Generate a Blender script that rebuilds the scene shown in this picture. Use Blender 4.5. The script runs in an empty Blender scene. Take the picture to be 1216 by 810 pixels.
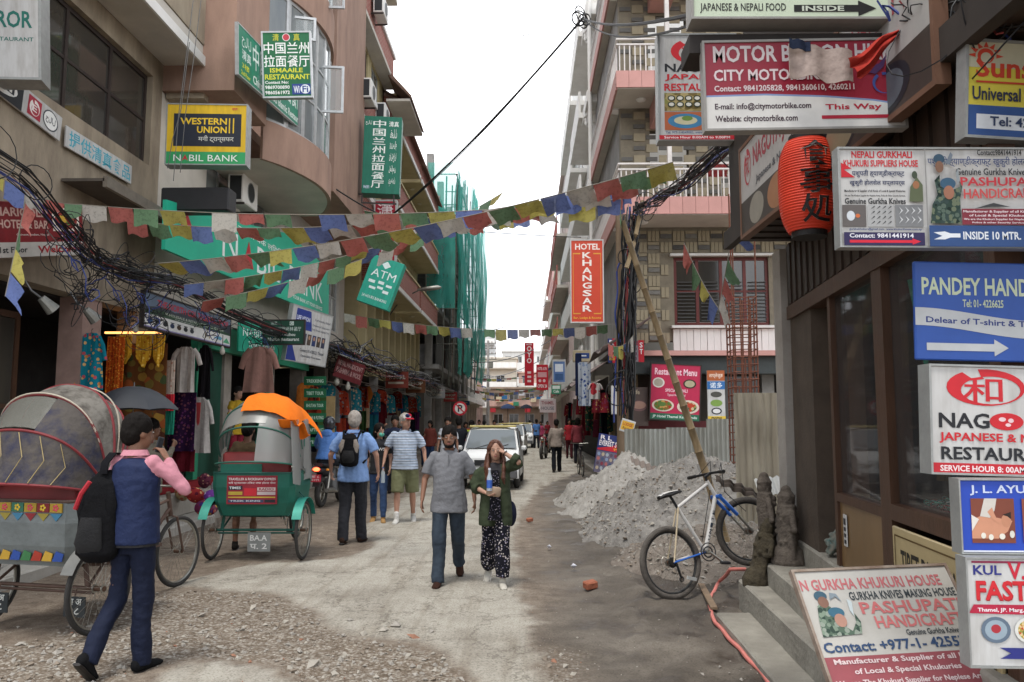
import bpy, bmesh, math, random
from mathutils import Vector, Matrix, noise, Euler
random.seed(7)
SC = bpy.context.scene
COL = SC.collection
PI = math.pi
def rad(a): return a*PI/180
# ------------------------------------------------------------------ camera
PITCH, YAW, CAMZ, FPX = rad(5.73), rad(1.03), 1.70, 946.0
cam = bpy.data.cameras.new('camera'); camo = bpy.data.objects.new('camera', cam); COL.objects.link(camo)
cam.sensor_width = 36; cam.lens = 36*FPX/1216; cam.clip_end = 3000; cam.clip_start = .05
camo.location = (0, 0, CAMZ); camo.rotation_euler = (PI/2+PITCH, 0, YAW)
SC.camera = camo
CR = Euler((PI/2+PITCH, 0, YAW)).to_matrix()
# ------------------------------------------------------------------ light: bright overcast afternoon
SUN_EL, SUN_AZ = rad(72), rad(205)
w = bpy.data.worlds.new('World'); SC.world = w; w.use_nodes = True
nt = w.node_tree; nt.nodes.clear()
def wn(t): return nt.nodes.new(t)
out = wn('ShaderNodeOutputWorld'); bg = wn('ShaderNodeBackground'); sky = wn('ShaderNodeTexSky')
sky.sky_type = 'NISHITA'; sky.sun_disc = False; sky.sun_elevation = SUN_EL; sky.sun_rotation = SUN_AZ
sc_ = wn('ShaderNodeVectorMath'); sc_.operation = 'SCALE'; sc_.inputs['Scale'].default_value = .10
nt.links.new(sky.outputs[0], sc_.inputs[0])
tc = wn('ShaderNodeTexCoord'); nz = wn('ShaderNodeTexNoise'); nz.inputs['Scale'].default_value = 1.6; nz.inputs['Detail'].default_value = 6
nt.links.new(tc.outputs['Generated'], nz.inputs['Vector'])
cr = wn('ShaderNodeValToRGB'); cr.color_ramp.elements[0].position = .44; cr.color_ramp.elements[0].color = (.345, .37, .41, 1)
cr.color_ramp.elements[1].position = .62; cr.color_ramp.elements[1].color = (1.25, 1.26, 1.28, 1)
nt.links.new(nz.outputs[0], cr.inputs[0])
mx = wn('ShaderNodeMix'); mx.data_type = 'RGBA'; mx.inputs[0].default_value = .90
nt.links.new(sc_.outputs[0], mx.inputs[6]); nt.links.new(cr.outputs[0], mx.inputs[7])
nt.links.new(mx.outputs[2], bg.inputs[0]); bg.inputs[1].default_value = 1.5
nt.links.new(bg.outputs[0], out.inputs[0])
sl = bpy.data.lights.new('sun', 'SUN'); sl.energy = 1.5; sl.angle = rad(14); sl.color = (1, .96, .9)
so = bpy.data.objects.new('sun', sl); COL.objects.link(so)
so.rotation_euler = Euler((PI/2-SUN_EL, 0, PI-SUN_AZ))
SC.view_settings.view_transform = 'Standard'; SC.view_settings.look = 'None'; SC.view_settings.gamma = 1
SC.view_settings.exposure = 0.82
# ------------------------------------------------------------------ picture point -> world point
def ray(px, py): return CR @ Vector(((px-608)/FPX, (405-py)/FPX, -1))
O = Vector((0, 0, CAMZ))
def at(px, py, Y): d = ray(px, py); return O + d*(Y/d.y)
def wall(px, py, X): d = ray(px, py); return O + d*(X/d.x)
def gnd(px, py, z=0.): d = ray(px, py); return O + d*((z-CAMZ)/d.z)
# ------------------------------------------------------------------ materials
MATS = {}
def _mat(name, rough=.8, metal=0, spec=.4):
    m = bpy.data.materials.new(name); m.use_nodes = True; n = m.node_tree
    b = n.nodes['Principled BSDF']; b.inputs['Roughness'].default_value = rough; b.inputs['Metallic'].default_value = metal
    b.inputs['Specular IOR Level'].default_value = spec
    return m, n, b
def c4(c): return (c[0], c[1], c[2], 1)
def M(name, col=(.5,.5,.5), rough=.8, var=.18, scale=6, bump=0, bscale=40, metal=0, col2=None, stretch=(1,1,1), mid=.5, width=.25, spec=.4, emit=0, alpha=1, trans=0, detail=5):
    """two-tone noise material in object metres; col2 = colour of the stains"""
    if name in MATS: return MATS[name]
    m, n, b = _mat(name, rough, metal, spec)
    t = n.nodes.new('ShaderNodeTexCoord'); mp = n.nodes.new('ShaderNodeMapping'); mp.inputs['Scale'].default_value = stretch
    n.links.new(t.outputs['Object'], mp.inputs[0])
    if var or col2:
        z = n.nodes.new('ShaderNodeTexNoise'); z.inputs['Scale'].default_value = scale; z.inputs['Detail'].default_value = detail; z.inputs['Roughness'].default_value = .65
        n.links.new(mp.outputs[0], z.inputs['Vector'])
        r = n.nodes.new('ShaderNodeValToRGB'); e = r.color_ramp.elements
        e[0].position = max(0, mid-width); e[1].position = min(1, mid+width)
        a = col2 if col2 else tuple(x*(1-var) for x in col)
        e[0].color = c4(a); e[1].color = c4(col if col2 else tuple(min(1, x*(1+var)) for x in col))
        n.links.new(z.outputs[0], r.inputs[0]); n.links.new(r.outputs[0], b.inputs['Base Color'])
    else: b.inputs['Base Color'].default_value = c4(col)
    if bump:
        z2 = n.nodes.new('ShaderNodeTexNoise'); z2.inputs['Scale'].default_value = bscale; z2.inputs['Detail'].default_value = 4
        n.links.new(mp.outputs[0], z2.inputs['Vector'])
        bp = n.nodes.new('ShaderNodeBump'); bp.inputs['Strength'].default_value = bump; bp.inputs['Distance'].default_value = .02
        n.links.new(z2.outputs[0], bp.inputs['Height']); n.links.new(bp.outputs[0], b.inputs['Normal'])
    if emit: b.inputs['Emission Color'].default_value = c4(col); b.inputs['Emission Strength'].default_value = emit
    if alpha < 1: b.inputs['Alpha'].default_value = alpha
    if trans: b.inputs['Transmission Weight'].default_value = trans
    MATS[name] = m; return m
def hx(h): # sRGB hex -> linear
    v = [int(h[i:i+2], 16)/255 for i in (0, 2, 4)]
    return tuple(x/12.92 if x < .04045 else ((x+.055)/1.055)**2.4 for x in v)
def ink(h, rough=.55): return M('ink_'+h, hx(h), rough, .12, 7)
def fab(h, bump=.25): return M('fabric_'+h, tuple(v*.78 for v in hx(h)), .95, .2, 11, .6, 16, spec=.15)
def metalm(h, rough=.45, metal=.6): return M('metal_'+h, hx(h), rough, .2, 8, .08, 50, metal)
def spots(name, base, cols, scale=30, rough=.9, size=.45):
    """cloth print: voronoi spots of several colours on a base colour"""
    if name in MATS: return MATS[name]
    m, n, b = _mat(name, rough, 0, .15)
    t = n.nodes.new('ShaderNodeTexCoord'); v = n.nodes.new('ShaderNodeTexVoronoi'); v.inputs['Scale'].default_value = scale
    n.links.new(t.outputs['Object'], v.inputs['Vector'])
    r = n.nodes.new('ShaderNodeValToRGB'); r.color_ramp.interpolation = 'CONSTANT'
    sp = n.nodes.new('ShaderNodeSeparateColor'); n.links.new(v.outputs['Color'], sp.inputs[0]); n.links.new(sp.outputs[0], r.inputs[0])
    e = r.color_ramp.elements
    for i, c in enumerate(cols):
        el = e[i] if i < 2 else e.new(i/len(cols))
        el.position = i/len(cols); el.color = c4(c)
    lt = n.nodes.new('ShaderNodeMath'); lt.operation = 'LESS_THAN'; lt.inputs[1].default_value = size; n.links.new(v.outputs['Distance'], lt.inputs[0])
    mx = n.nodes.new('ShaderNodeMix'); mx.data_type = 'RGBA'; mx.inputs[6].default_value = c4(base)
    n.links.new(lt.outputs[0], mx.inputs[0]); n.links.new(r.outputs[0], mx.inputs[7]); n.links.new(mx.outputs[2], b.inputs['Base Color'])
    MATS[name] = m; return m
def stripes(name, cols, scale, axis='Z', rough=.9, bump=0):
    if name in MATS: return MATS[name]
    m, n, b = _mat(name, rough, 0, .15)
    t = n.nodes.new('ShaderNodeTexCoord'); s = n.nodes.new('ShaderNodeSeparateXYZ'); n.links.new(t.outputs['Object'], s.inputs[0])
    f = n.nodes.new('ShaderNodeMath'); f.operation = 'MULTIPLY'; f.inputs[1].default_value = scale; n.links.new(s.outputs[axis], f.inputs[0])
    g = n.nodes.new('ShaderNodeMath'); g.operation = 'FRACT'; n.links.new(f.outputs[0], g.inputs[0])
    r = n.nodes.new('ShaderNodeValToRGB'); r.color_ramp.interpolation = 'CONSTANT'; e = r.color_ramp.elements
    for i, (p, c) in enumerate(cols):
        el = e[i] if i < 2 else e.new(p)
        el.position = p; el.color = c4(c)
    n.links.new(g.outputs[0], r.inputs[0]); n.links.new(r.outputs[0], b.inputs['Base Color'])
    MATS[name] = m; return m
def brickm(name, c1, c2, mortar, scale=1, bw=.23, rh=.075):
    if name in MATS: return MATS[name]
    m, n, b = _mat(name, .9, 0, .2)
    t = n.nodes.new('ShaderNodeTexCoord'); mp = n.nodes.new('ShaderNodeVectorMath'); mp.operation = 'DOT_PRODUCT'
    s = n.nodes.new('ShaderNodeSeparateXYZ'); n.links.new(t.outputs['Object'], s.inputs[0])
    a = n.nodes.new('ShaderNodeMath'); a.operation = 'ADD'; n.links.new(s.outputs[0], a.inputs[0]); n.links.new(s.outputs[1], a.inputs[1])
    cb = n.nodes.new('ShaderNodeCombineXYZ'); n.links.new(a.outputs[0], cb.inputs[0]); n.links.new(s.outputs[2], cb.inputs[1])
    k = n.nodes.new('ShaderNodeTexBrick'); k.inputs['Scale'].default_value = scale; k.inputs['Brick Width'].default_value = bw; k.inputs['Row Height'].default_value = rh
    k.inputs['Mortar Size'].default_value = .008; k.inputs['Color1'].default_value = c4(c1); k.inputs['Color2'].default_value = c4(c2); k.inputs['Mortar'].default_value = c4(mortar)
    n.links.new(cb.outputs[0], k.inputs['Vector']); n.links.new(k.outputs[0], b.inputs['Base Color'])
    MATS[name] = m; return m
def glass(name='window_glass', tint=(.05,.06,.065), rough=.06):
    if name in MATS: return MATS[name]
    m, n, b = _mat(name, rough, 0, .8); b.inputs['Base Color'].default_value = c4(tint); MATS[name] = m; return m
def sheet(name, col, alpha, rough=.3):   # clear plastic or showcase glass
    if name in MATS: return MATS[name]
    m, n, b = _mat(name, rough, 0, .6); b.inputs['Base Color'].default_value = c4(col); b.inputs['Alpha'].default_value = alpha; MATS[name] = m; return m
# ------------------------------------------------------------------ mesh builder
def frame_of(d, up=Vector((0,0,1))):
    d = d.normalized(); a = up
    if abs(d.dot(a)) > .97: a = Vector((1,0,0)) if abs(d.x) < .9 else Vector((0,1,0))
    x = d.cross(a).normalized(); y = x.cross(d).normalized(); return x, y
TXT = {}
def text_geo(s, bold=0.):
    bold = min(bold, .010 if any(ord(q) > 0x2E00 for q in s) else .024)
    k = (s, bold)
    if k not in TXT:
        c = bpy.data.curves.new('t', 'FONT'); c.body = s; c.offset = bold; c.resolution_u = 2; c.size = 1
        o = bpy.data.objects.new('t', c); me = bpy.data.meshes.new_from_object(o)
        vs = [(v.co.x, v.co.y) for v in me.vertices]; fs = [tuple(p.vertices) for p in me.polygons]
        bpy.data.meshes.remove(me); bpy.data.objects.remove(o); bpy.data.curves.remove(c)
        if vs:
            x0 = min(v[0] for v in vs); x1 = max(v[0] for v in vs); y0 = min(v[1] for v in vs); y1 = max(v[1] for v in vs)
        else: x0 = y0 = 0; x1 = y1 = 1
        TXT[k] = (vs, fs, x0, y0, max(x1-x0, 1e-4), max(y1-y0, 1e-4))
    return TXT[k]
class MB:
    def __init__(s, smooth=None): s.v = []; s.f = []; s.m = []; s.mats = []; s.smooth = smooth
    def mi(s, m):
        if m is None: m = s.mats[0] if s.mats else None
        if m not in s.mats: s.mats.append(m)
        return s.mats.index(m)
    def add(s, vs, fs, m=None):
        k = len(s.v); i = s.mi(m); s.v += [tuple(v) for v in vs]
        for f in fs: s.f.append(tuple(k+j for j in f)); s.m.append(i)
    def box(s, c, d, m=None, rot=None, bev=0):
        x, y, z = d[0]/2, d[1]/2, d[2]/2
        if bev:
            b = min(bev, x*.9, y*.9, z*.9); vs = []; 
            for sx in (-1,1):
                for sy in (-1,1):
                    for sz in (-1,1):
                        vs += [(sx*x, sy*(y-b), sz*(z-b)), (sx*(x-b), sy*y, sz*(z-b)), (sx*(x-b), sy*(y-b), sz*z)]
            def I(a,b_,c_,k): return ((a*4)+(b_*2)+c_)*3+k
            fs = []
            for a in (0,1): fs.append((I(a,0,0,0), I(a,0,1,0), I(a,1,1,0), I(a,1,0,0))[::(-1 if a else 1)])
            for a in (0,1): fs.append((I(0,a,0,1), I(1,a,0,1), I(1,a,1,1), I(0,a,1,1))[::(-1 if a else 1)])
            for a in (0,1): fs.append((I(0,0,a,2), I(0,1,a,2), I(1,1,a,2), I(1,0,a,2))[::(-1 if a else 1)])
            for a in (0,1):
                for b_ in (0,1):
                    fs.append((I(a,b_,0,0), I(a,b_,1,0), I(a,b_,1,1), I(a,b_,0,1)))
                    fs.append((I(a,0,b_,0), I(a,1,b_,0), I(a,1,b_,2), I(a,0,b_,2)))
                    fs.append((I(0,a,b_,1), I(1,a,b_,1), I(1,a,b_,2), I(0,a,b_,2)))
                    for k in (0,1): fs.append((I(a,b_,k,0), I(a,b_,k,1), I(a,b_,k,2)))
        else:
            vs = [(sx*x, sy*y, sz*z) for sx in (-1,1) for sy in (-1,1) for sz in (-1,1)]
            fs = [(0,1,3,2), (4,6,7,5), (0,4,5,1), (2,3,7,6), (0,2,6,4), (1,5,7,3)]
        if rot is not None: R = rot if isinstance(rot, Matrix) else Euler(rot).to_matrix(); vs = [R @ Vector(v) for v in vs]
        s.add([(v[0]+c[0], v[1]+c[1], v[2]+c[2]) for v in vs], fs, m); return s
    def bb(s, a, b, m=None, bev=0):
        return s.box([(a[i]+b[i])/2 for i in range(3)], [abs(b[i]-a[i]) for i in range(3)], m, None, bev)
    def loft(s, pts, radii, n=10, m=None, cap=True, side=None, closed=False):
        """rings along pts; radii = r or (rx, ry); side = vector that rx follows"""
        pts = [Vector(p) for p in pts]; k = len(s.v); vs = []; L = len(pts)
        for i, p in enumerate(pts):
            if closed: d = pts[(i+1) % L]-pts[i-1]
            else: d = (pts[min(i+1, L-1)]-pts[max(i-1, 0)])
            if d.length < 1e-7: d = Vector((0,0,1))
            if side is not None:
                x = Vector(side); d = d.normalized(); x = (x-d*x.dot(d)); x = x.normalized() if x.length > 1e-5 else frame_of(d)[0]; y = d.cross(x)
            else: x, y = frame_of(d)
            r = radii[i] if isinstance(radii, list) else radii
            rx, ry = r if isinstance(r, (list, tuple)) else (r, r)
            for j in range(n): a = 2*PI*j/n; vs.append(p+x*(rx*math.cos(a))+y*(ry*math.sin(a)))
        fs = []
        for i in range(L if closed else L-1):
            q = (i+1) % L
            for j in range(n): fs.append((i*n+j, i*n+(j+1) % n, q*n+(j+1) % n, q*n+j))
        if cap and not closed: fs.append(tuple(range(n))[::-1]); fs.append(tuple((L-1)*n+j for j in range(n)))
        s.add(vs, fs, m); return s
    def tube(s, pts, r, n=6, m=None): return s.loft(pts, r, n, m)
    def cyl(s, a, b, r, n=12, m=None, r2=None): return s.loft([a, b], [r, r if r2 is None else r2], n, m)
    def ell(s, c, r, m=None, nu=12, nv=8, rot=None):
        R = Euler(rot).to_matrix() if rot is not None and not isinstance(rot, Matrix) else rot
        vs = []; fs = []
        for i in range(nv+1):
            t = PI*i/nv
            for j in range(nu):
                a = 2*PI*j/nu; v = Vector((r[0]*math.sin(t)*math.cos(a), r[1]*math.sin(t)*math.sin(a), r[2]*math.cos(t)))
                if R is not None: v = R @ v
                vs.append((v.x+c[0], v.y+c[1], v.z+c[2]))
        for i in range(nv):
            for j in range(nu): fs.append((i*nu+j, (i+1)*nu+j, (i+1)*nu+(j+1) % nu, i*nu+(j+1) % nu))
        s.add(vs, fs, m); return s
    def caps(s, a, b, r1, r2=None, n=10, m=None, fl=1, side=None):
        """rounded tapered capsule"""
        a = Vector(a); b = Vector(b); r2 = r1 if r2 is None else r2; d = b-a; L = d.length; d = d/L if L > 1e-6 else Vector((0,0,1))
        pts = []; rr = []
        for t in (88, 60, 30): pts.append(a-d*r1*math.sin(rad(t))); rr.append(r1*math.cos(rad(t)))
        pts += [a, b]; rr += [r1, r2]
        for t in (30, 60, 88): pts.append(b+d*r2*math.sin(rad(t))); rr.append(r2*math.cos(rad(t)))
        return s.loft(pts, [(q, q*fl) for q in rr], n, m, True, side)
    def torus(s, c, R, r, axis, n=32, k=8, m=None, ry=None):
        ax = Vector(axis).normalized(); x, y = frame_of(ax)
        pts = [Vector(c)+x*(R*math.cos(2*PI*i/n))+y*(R*math.sin(2*PI*i/n)) for i in range(n)]
        return s.loft(pts, (ry if ry else r, r), k, m, False, ax, True)
    def grid(s, P, m=None, thick=0, closed_u=False):
        """P[i][j] points -> sheet, optional thickness"""
        P = [[Vector(p) for p in r] for r in P]; a = len(P); b = len(P[0]); vs = [p for r in P for p in r]; fs = []
        for i in range(a-1):
            for j in range(b if closed_u else b-1):
                j2 = (j+1) % b; fs.append((i*b+j, i*b+j2, (i+1)*b+j2, (i+1)*b+j))
        if thick:
            N = [[None]*b for _ in range(a)]
            for i in range(a):
                for j in range(b):
                    if closed_u: du = P[i][(j+1) % b]-P[i][j-1]
                    else: du = P[i][min(j+1, b-1)]-P[i][max(j-1, 0)]
                    dv = P[min(i+1, a-1)][j]-P[max(i-1, 0)][j]; nn = du.cross(dv); N[i][j] = nn.normalized() if nn.length > 1e-9 else Vector((0,0,1))
            o = len(vs); vs += [P[i][j]-N[i][j]*thick for i in range(a) for j in range(b)]
            fs += [tuple(o+q for q in f[::-1]) for f in list(fs)]
            if not closed_u:
                for i in range(a-1):
                    fs.append((i*b, (i+1)*b, o+(i+1)*b, o+i*b)); fs.append((i*b+b-1, o+i*b+b-1, o+(i+1)*b+b-1, (i+1)*b+b-1))
            for j in range(b if closed_u else b-1):
                j2 = (j+1) % b; fs.append((j, o+j, o+j2, j2)); q = (a-1)*b; fs.append((q+j, q+j2, o+q+j2, o+q+j))
        s.add(vs, fs, m); return s
    def prism(s, pts, d, m=None):
        """polygon pts (3-D, planar) pushed along vector d"""
        pts = [Vector(p) for p in pts]; d = Vector(d); n = len(pts)
        fs = [tuple(range(n)), tuple(range(2*n-1, n-1, -1))]+[(i, (i+1) % n, n+(i+1) % n, n+i)[::-1] for i in range(n)]
        s.add(pts+[p+d for p in pts], fs, m); return s
    def text(s, st, x0, z0, x1, z1, y, m, bold=0., T=None):
        vs, fs, a, b, w_, h_ = text_geo(st, bold)
        q = [Vector((x0+(v[0]-a)/w_*(x1-x0), y, z0+(v[1]-b)/h_*(z1-z0))) for v in vs]
        if T: q = [T(v) for v in q]
        s.add(q, fs, m); return s
    def build(s, name, mats=None, parent=None, world=False, smooth=None, disp=None, label=None):
        if mats is not None:
            mats = mats if isinstance(mats, list) else [mats]
            if s.mats == [None] or not s.mats: s.mats = mats
            elif s.mats[0] is None: s.mats[0] = mats[0]
        me = bpy.data.meshes.new(name); V = s.v
        if world and parent is not None:
            W = parent.matrix_world_ if hasattr(parent, 'matrix_world_') else WM[parent.name]
            Wi = W.inverted(); V = [Wi @ Vector(v) for v in V]
        me.from_pydata([tuple(v) for v in V], [], s.f)
        for m in s.mats:
            if m: me.materials.append(m)
        me.polygons.foreach_set('material_index', s.m)
        sm = s.smooth if smooth is None else smooth
        if sm:
            me.polygons.foreach_set('use_smooth', [True]*len(me.polygons)); me.set_sharp_from_angle(angle=rad(sm if sm > 1 else 40))
        me.validate(); me.update()
        o = bpy.data.objects.new(name, me); COL.objects.link(o)
        if parent is not None: o.parent = parent
        if label: o['label'] = label
        WM[o.name] = WM[parent.name] if parent is not None else Matrix()
        return o
WM = {}
def thing(name, label, cat, loc=(0,0,0), rot=0, group=None, mat=None):
    o = bpy.data.objects.new(name, None); COL.objects.link(o); o.empty_display_size = .2
    if mat is not None: o.matrix_world = mat; W = mat.copy()
    else:
        e = Euler((0,0,rot)) if not isinstance(rot, (tuple, Euler)) else Euler(rot); o.location = loc; o.rotation_euler = e
        W = Matrix.Translation(Vector(loc)) @ e.to_matrix().to_4x4()
    WM[o.name] = W; o['label'] = label; o['category'] = cat
    if group: o['group'] = group
    return o
def tag(o, label, cat, group=None):
    o['label'] = label; o['category'] = cat
    if group: o['group'] = group
    return o
def kind(o, k): o['kind'] = k; return o
KIDS = {}
def copy_tree(o, parent=None, loc=None, rot=None, label=None):
    c = o.copy(); COL.objects.link(c)
    if parent is not None: c.parent = parent
    if loc is not None: c.location = loc
    if rot is not None: c.rotation_euler = rot if isinstance(rot, (tuple, Euler)) else (0,0,rot)
    if label: c['label'] = label
    for k in list(o.children): copy_tree(k, c)
    return c
def settle(name, mb, mat, d, parent, voxel=.012, smooth_it=3, world=False, noise_amp=0, noise_scale=8, dec=0):
    """join overlapping volumes of mb into one continuous surface"""
    o = mb.build(name, mat, None); me0 = o.data
    if world: pass
    r = o.modifiers.new('r', 'REMESH'); r.mode = 'VOXEL'; r.voxel_size = voxel; r.use_smooth_shade = True
    if smooth_it: s = o.modifiers.new('s', 'SMOOTH'); s.factor = .5; s.iterations = smooth_it
    if dec: q = o.modifiers.new('q', 'DECIMATE'); q.ratio = dec
    dg = bpy.context.evaluated_depsgraph_get(); me = bpy.data.meshes.new_from_object(o.evaluated_get(dg))
    if noise_amp:
        me.update(); N = [v.normal.copy() for v in me.vertices]
        for v, n_ in zip(me.vertices, N):
            q = noise.noise(Vector((v.co.x*noise_scale, v.co.y*noise_scale, v.co.z*noise_scale*.6)))
            q2 = noise.noise(Vector((v.co.x*noise_scale*2.3+7, v.co.y*noise_scale*2.3, v.co.z*noise_scale*2.9)))
            v.co += n_*(noise_amp*(q+.5*q2))
    bpy.data.objects.remove(o); bpy.data.meshes.remove(me0)
    me.name = name; me.materials.clear(); me.materials.append(mat)
    me.polygons.foreach_set('use_smooth', [True]*len(me.polygons))
    o = bpy.data.objects.new(name, me); COL.objects.link(o)
    if parent is not None:
        o.parent = parent
    return o
# ------------------------------------------------------------------ signs
def basis(bl, br, tl):
    bl, br, tl = Vector(bl), Vector(br), Vector(tl); U = (br-bl); w_ = U.length; u = U/w_; V = tl-bl; V = V-u*V.dot(u); h_ = V.length; v = V/h_
    n_ = u.cross(v)     # toward the reader
    m = Matrix((( u.x, -n_.x, v.x, bl.x), (u.y, -n_.y, v.y, bl.y), (u.z, -n_.z, v.z, bl.z), (0,0,0,1)))
    return m, w_, h_
def sign(name, label, bl, br, tl, panel, items, W=100., H=100., thick=.04, frame=None, fw=.025, group=None, cat='sign', back=None):
    """panel spanned by three corners; items in sign units, origin lower left:
       ('r',x0,y0,x1,y1,ink) ('t',text,x0,y0,x1,y1,ink,bold) ('p',[(x,y)..],ink) ('o',x,y,rx,ry,ink)"""
    m, w_, h_ = basis(bl, br, tl); t = thing(name, label, cat, mat=m, group=group)
    b = MB(); b.box((w_/2, thick/2, h_/2), (w_, thick, h_), panel, bev=min(.006, thick/4)); b.build('panel', None, t)
    if frame:
        f = MB(); e = thick+.012
        for (x0, x1, z0, z1) in ((-fw*.4, w_+fw*.4, -fw*.4, fw*.6), (-fw*.4, w_+fw*.4, h_-fw*.6, h_+fw*.4), (-fw*.4, fw*.6, fw*.6, h_-fw*.6), (w_-fw*.6, w_+fw*.4, fw*.6, h_-fw*.6)):
            f.bb((x0, -.008, z0), (x1, e, z1), frame)
        f.build('frame', None, t)
    if items:
        g = MB(); d = -.0015; sx = w_/W; sz = h_/H; lay = 0; tx = MB()
        for it in items:
            k = it[0]; y = d-lay*.00025; lay += 1
            if k == 'r': x0, z0, x1, z1, c = it[1:6]; g.add([(x0*sx,y,z0*sz), (x1*sx,y,z0*sz), (x1*sx,y,z1*sz), (x0*sx,y,z1*sz)], [(0,1,2,3)], ink(c))
            elif k == 'p': P = it[1]; g.add([(x*sx, y, z*sz) for x, z in P], [tuple(range(len(P)))], ink(it[2]))
            elif k == 'o':
                x, z, rx, rz, c = it[1:6]; N = 20; g.add([(x*sx+rx*sx*math.cos(2*PI*i/N), y, z*sz+rz*sz*math.sin(2*PI*i/N)) for i in range(N)], [tuple(range(N))], ink(c))
            elif k == 'q': P = it[1]; g.add([(x*sx, y, z*sz) for x, z in P], [tuple(range(len(P)))], spots('camo'+it[2], hx(it[2]), [hx(c) for c in it[3]], it[4], .6, .6))
            elif k == 'ring':
                x, z, rx, rz, q, c = it[1:7]; N = 24; v = []
                for i in range(N+1):
                    a = 2*PI*i/N*.93+2.2
                    for qq in (1, 1-q*(1.3+math.sin(a-.7))/1.6): v.append((x*sx+rx*qq*sx*math.cos(a), y, z*sz+rz*qq*sz*math.sin(a)))
                g.add(v, [(2*i, 2*i+1, 2*i+3, 2*i+2) for i in range(N)], ink(c))
            elif k == 't':
                st, x0, z0, x1, z1, c = it[1:7]; bo = it[7] if len(it) > 7 else .018
                sh = it[8] if len(it) > 8 else 0
                T = (lambda v, sh=sh, x0=x0, sx=sx: Vector((v.x, v.y, v.z+sh*(v.x-x0*sx)))) if sh else None
                tx.text(st, x0*sx, z0*sz, x1*sx, z1*sz, y, ink(c), bo, T)
            elif k == 'arrow':   # x0,y0,x1,y1: shaft thickness third, head at x1 side
                x0, z0, x1, z1, c = it[1:6]; s_ = 1 if x1 > x0 else -1; hh = (z1-z0); hl = it[6] if len(it) > 6 else abs(x1-x0)*.2; xm = x1-s_*hl; q = hh*.28
                P = [(x0, z0+q), (xm, z0+q), (xm, z0), (x1, (z0+z1)/2), (xm, z1), (xm, z1-q), (x0, z1-q)]
                if s_ < 0: P = P[::-1]
                g.add([(a*sx, y, b_*sz) for a, b_ in P], [tuple(range(7))], ink(c))
        if g.v: g.build('printed_panel', None, t)
        if tx.v: tx.build('lettering', None, t)
    if back: back(t, w_, h_)
    return t
def rowtext(lines, x0, x1, y0, y1, c, bold=.018, gap=.35):
    """stack of text lines from top y1 to y0"""
    n_ = len(lines); h_ = (y1-y0)/n_; r = []
    for i, l in enumerate(lines): zt = y1-i*h_; r.append(('t', l, x0, zt-h_*(1-gap), x1, zt, c, bold))
    return r
def sag(a, b, s, n=14):
    a = Vector(a); b = Vector(b); return [a.lerp(b, i/n)-Vector((0,0,s*4*(i/n)*(1-i/n))) for i in range(n+1)]
# ================================================================== GROUND
def sstep(a, b, x): t = min(1, max(0, (x-a)/(b-a))); return t*t*(3-2*t)
def fbm(x, y, s, o=3): return sum(noise.noise(Vector((x*s*2**i, y*s*2**i, 3.1*i)))/2**i for i in range(o))
def poly_px(P): return [(g.x, g.y) for g in (gnd(*p) for p in P)]
def sdist(P, x, y):
    ins = False; d = 1e9; n = len(P); j = n-1
    for i in range(n):
        xi, yi = P[i]; xj, yj = P[j]
        if (yi > y) != (yj > y) and x < (xj-xi)*(y-yi)/(yj-yi)+xi: ins = not ins
        dx, dy = xj-xi, yj-yi; t = max(0, min(1, ((x-xi)*dx+(y-yi)*dy)/(dx*dx+dy*dy+1e-12))); q = (x-xi-t*dx)**2+(y-yi-t*dy)**2
        if q < d: d = q
        j = i
    return math.sqrt(d)*(1 if ins else -1)
PALE1 = poly_px([(205,696),(250,700),(330,706),(372,722),(395,745),(430,757),(500,766),(540,785),(560,812),(575,850),(660,850),(640,790),(628,740),(618,700),(612,650),(618,610),(640,580),(690,560),(676,535),(662,518),(646,507),(592,506),(560,530),(520,560),(480,590),(450,615),(425,630),(440,650),(400,664),(300,670),(215,690)])
PALE2 = poly_px([(140,860),(200,792),(260,785),(330,795),(400,860)])
RUB = poly_px([(120,716),(205,702),(330,708),(372,724),(395,747),(430,760),(500,770),(545,788),(570,830),(400,840),(320,792),(260,782),(190,790),(60,850),(-60,850),(-60,770),(60,760)])
RUB2 = poly_px([(585,850),(600,800),(650,770),(690,775),(700,850)])
PATCH = poly_px([(372,652),(400,640),(440,642),(446,650),(420,656),(385,660)])
def zones(x, y):
    w_ = .10*fbm(x, y, 1.7)+.05*fbm(x+9, y, 7)
    p = max(sstep(-.05, .07, sdist(PALE1, x, y)+w_*(1.6 if x > 0 else 1)), sstep(-.05, .07, sdist(PALE2, x, y)+w_))
    p *= 1-sstep(-.05, .05, sdist(PATCH, x, y)+w_)
    r = max(sstep(-.12, .12, sdist(RUB, x, y)+w_), .7*sstep(-.2, .2, sdist(RUB2, x, y)+w_*2))*(1-p)
    mud = sstep(-.3, .5, x-.15*y/10+.2*fbm(x, y, .8))*(1-p)
    return p, r, mud
def ground_h(x, y, z3):
    p, r, mud = z3
    h_ = .012*p+.006*fbm(x, y, 1.1)
    h_ += r*(.008*fbm(x, y, 9, 3)+.006)
    h_ += (1-p)*.020*fbm(x, y, 3.1, 3)
    if x > .2 and 4 < y < 16: h_ += mud*(.075*max(0, fbm(x*1.6, y*.7, 1.5, 4))+.034*fbm(x, y, 6, 3)+.02*abs(fbm(x+4, y*.5, 2.4, 2)))*sstep(.2, 1.1, x)
    return h_
rows = []; yy = 2.4
while yy < 75: rows.append(yy); yy *= 1.0115
xs = [-8.2+i*(13.2/210) for i in range(211)]
gv = []; gc = []
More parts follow.
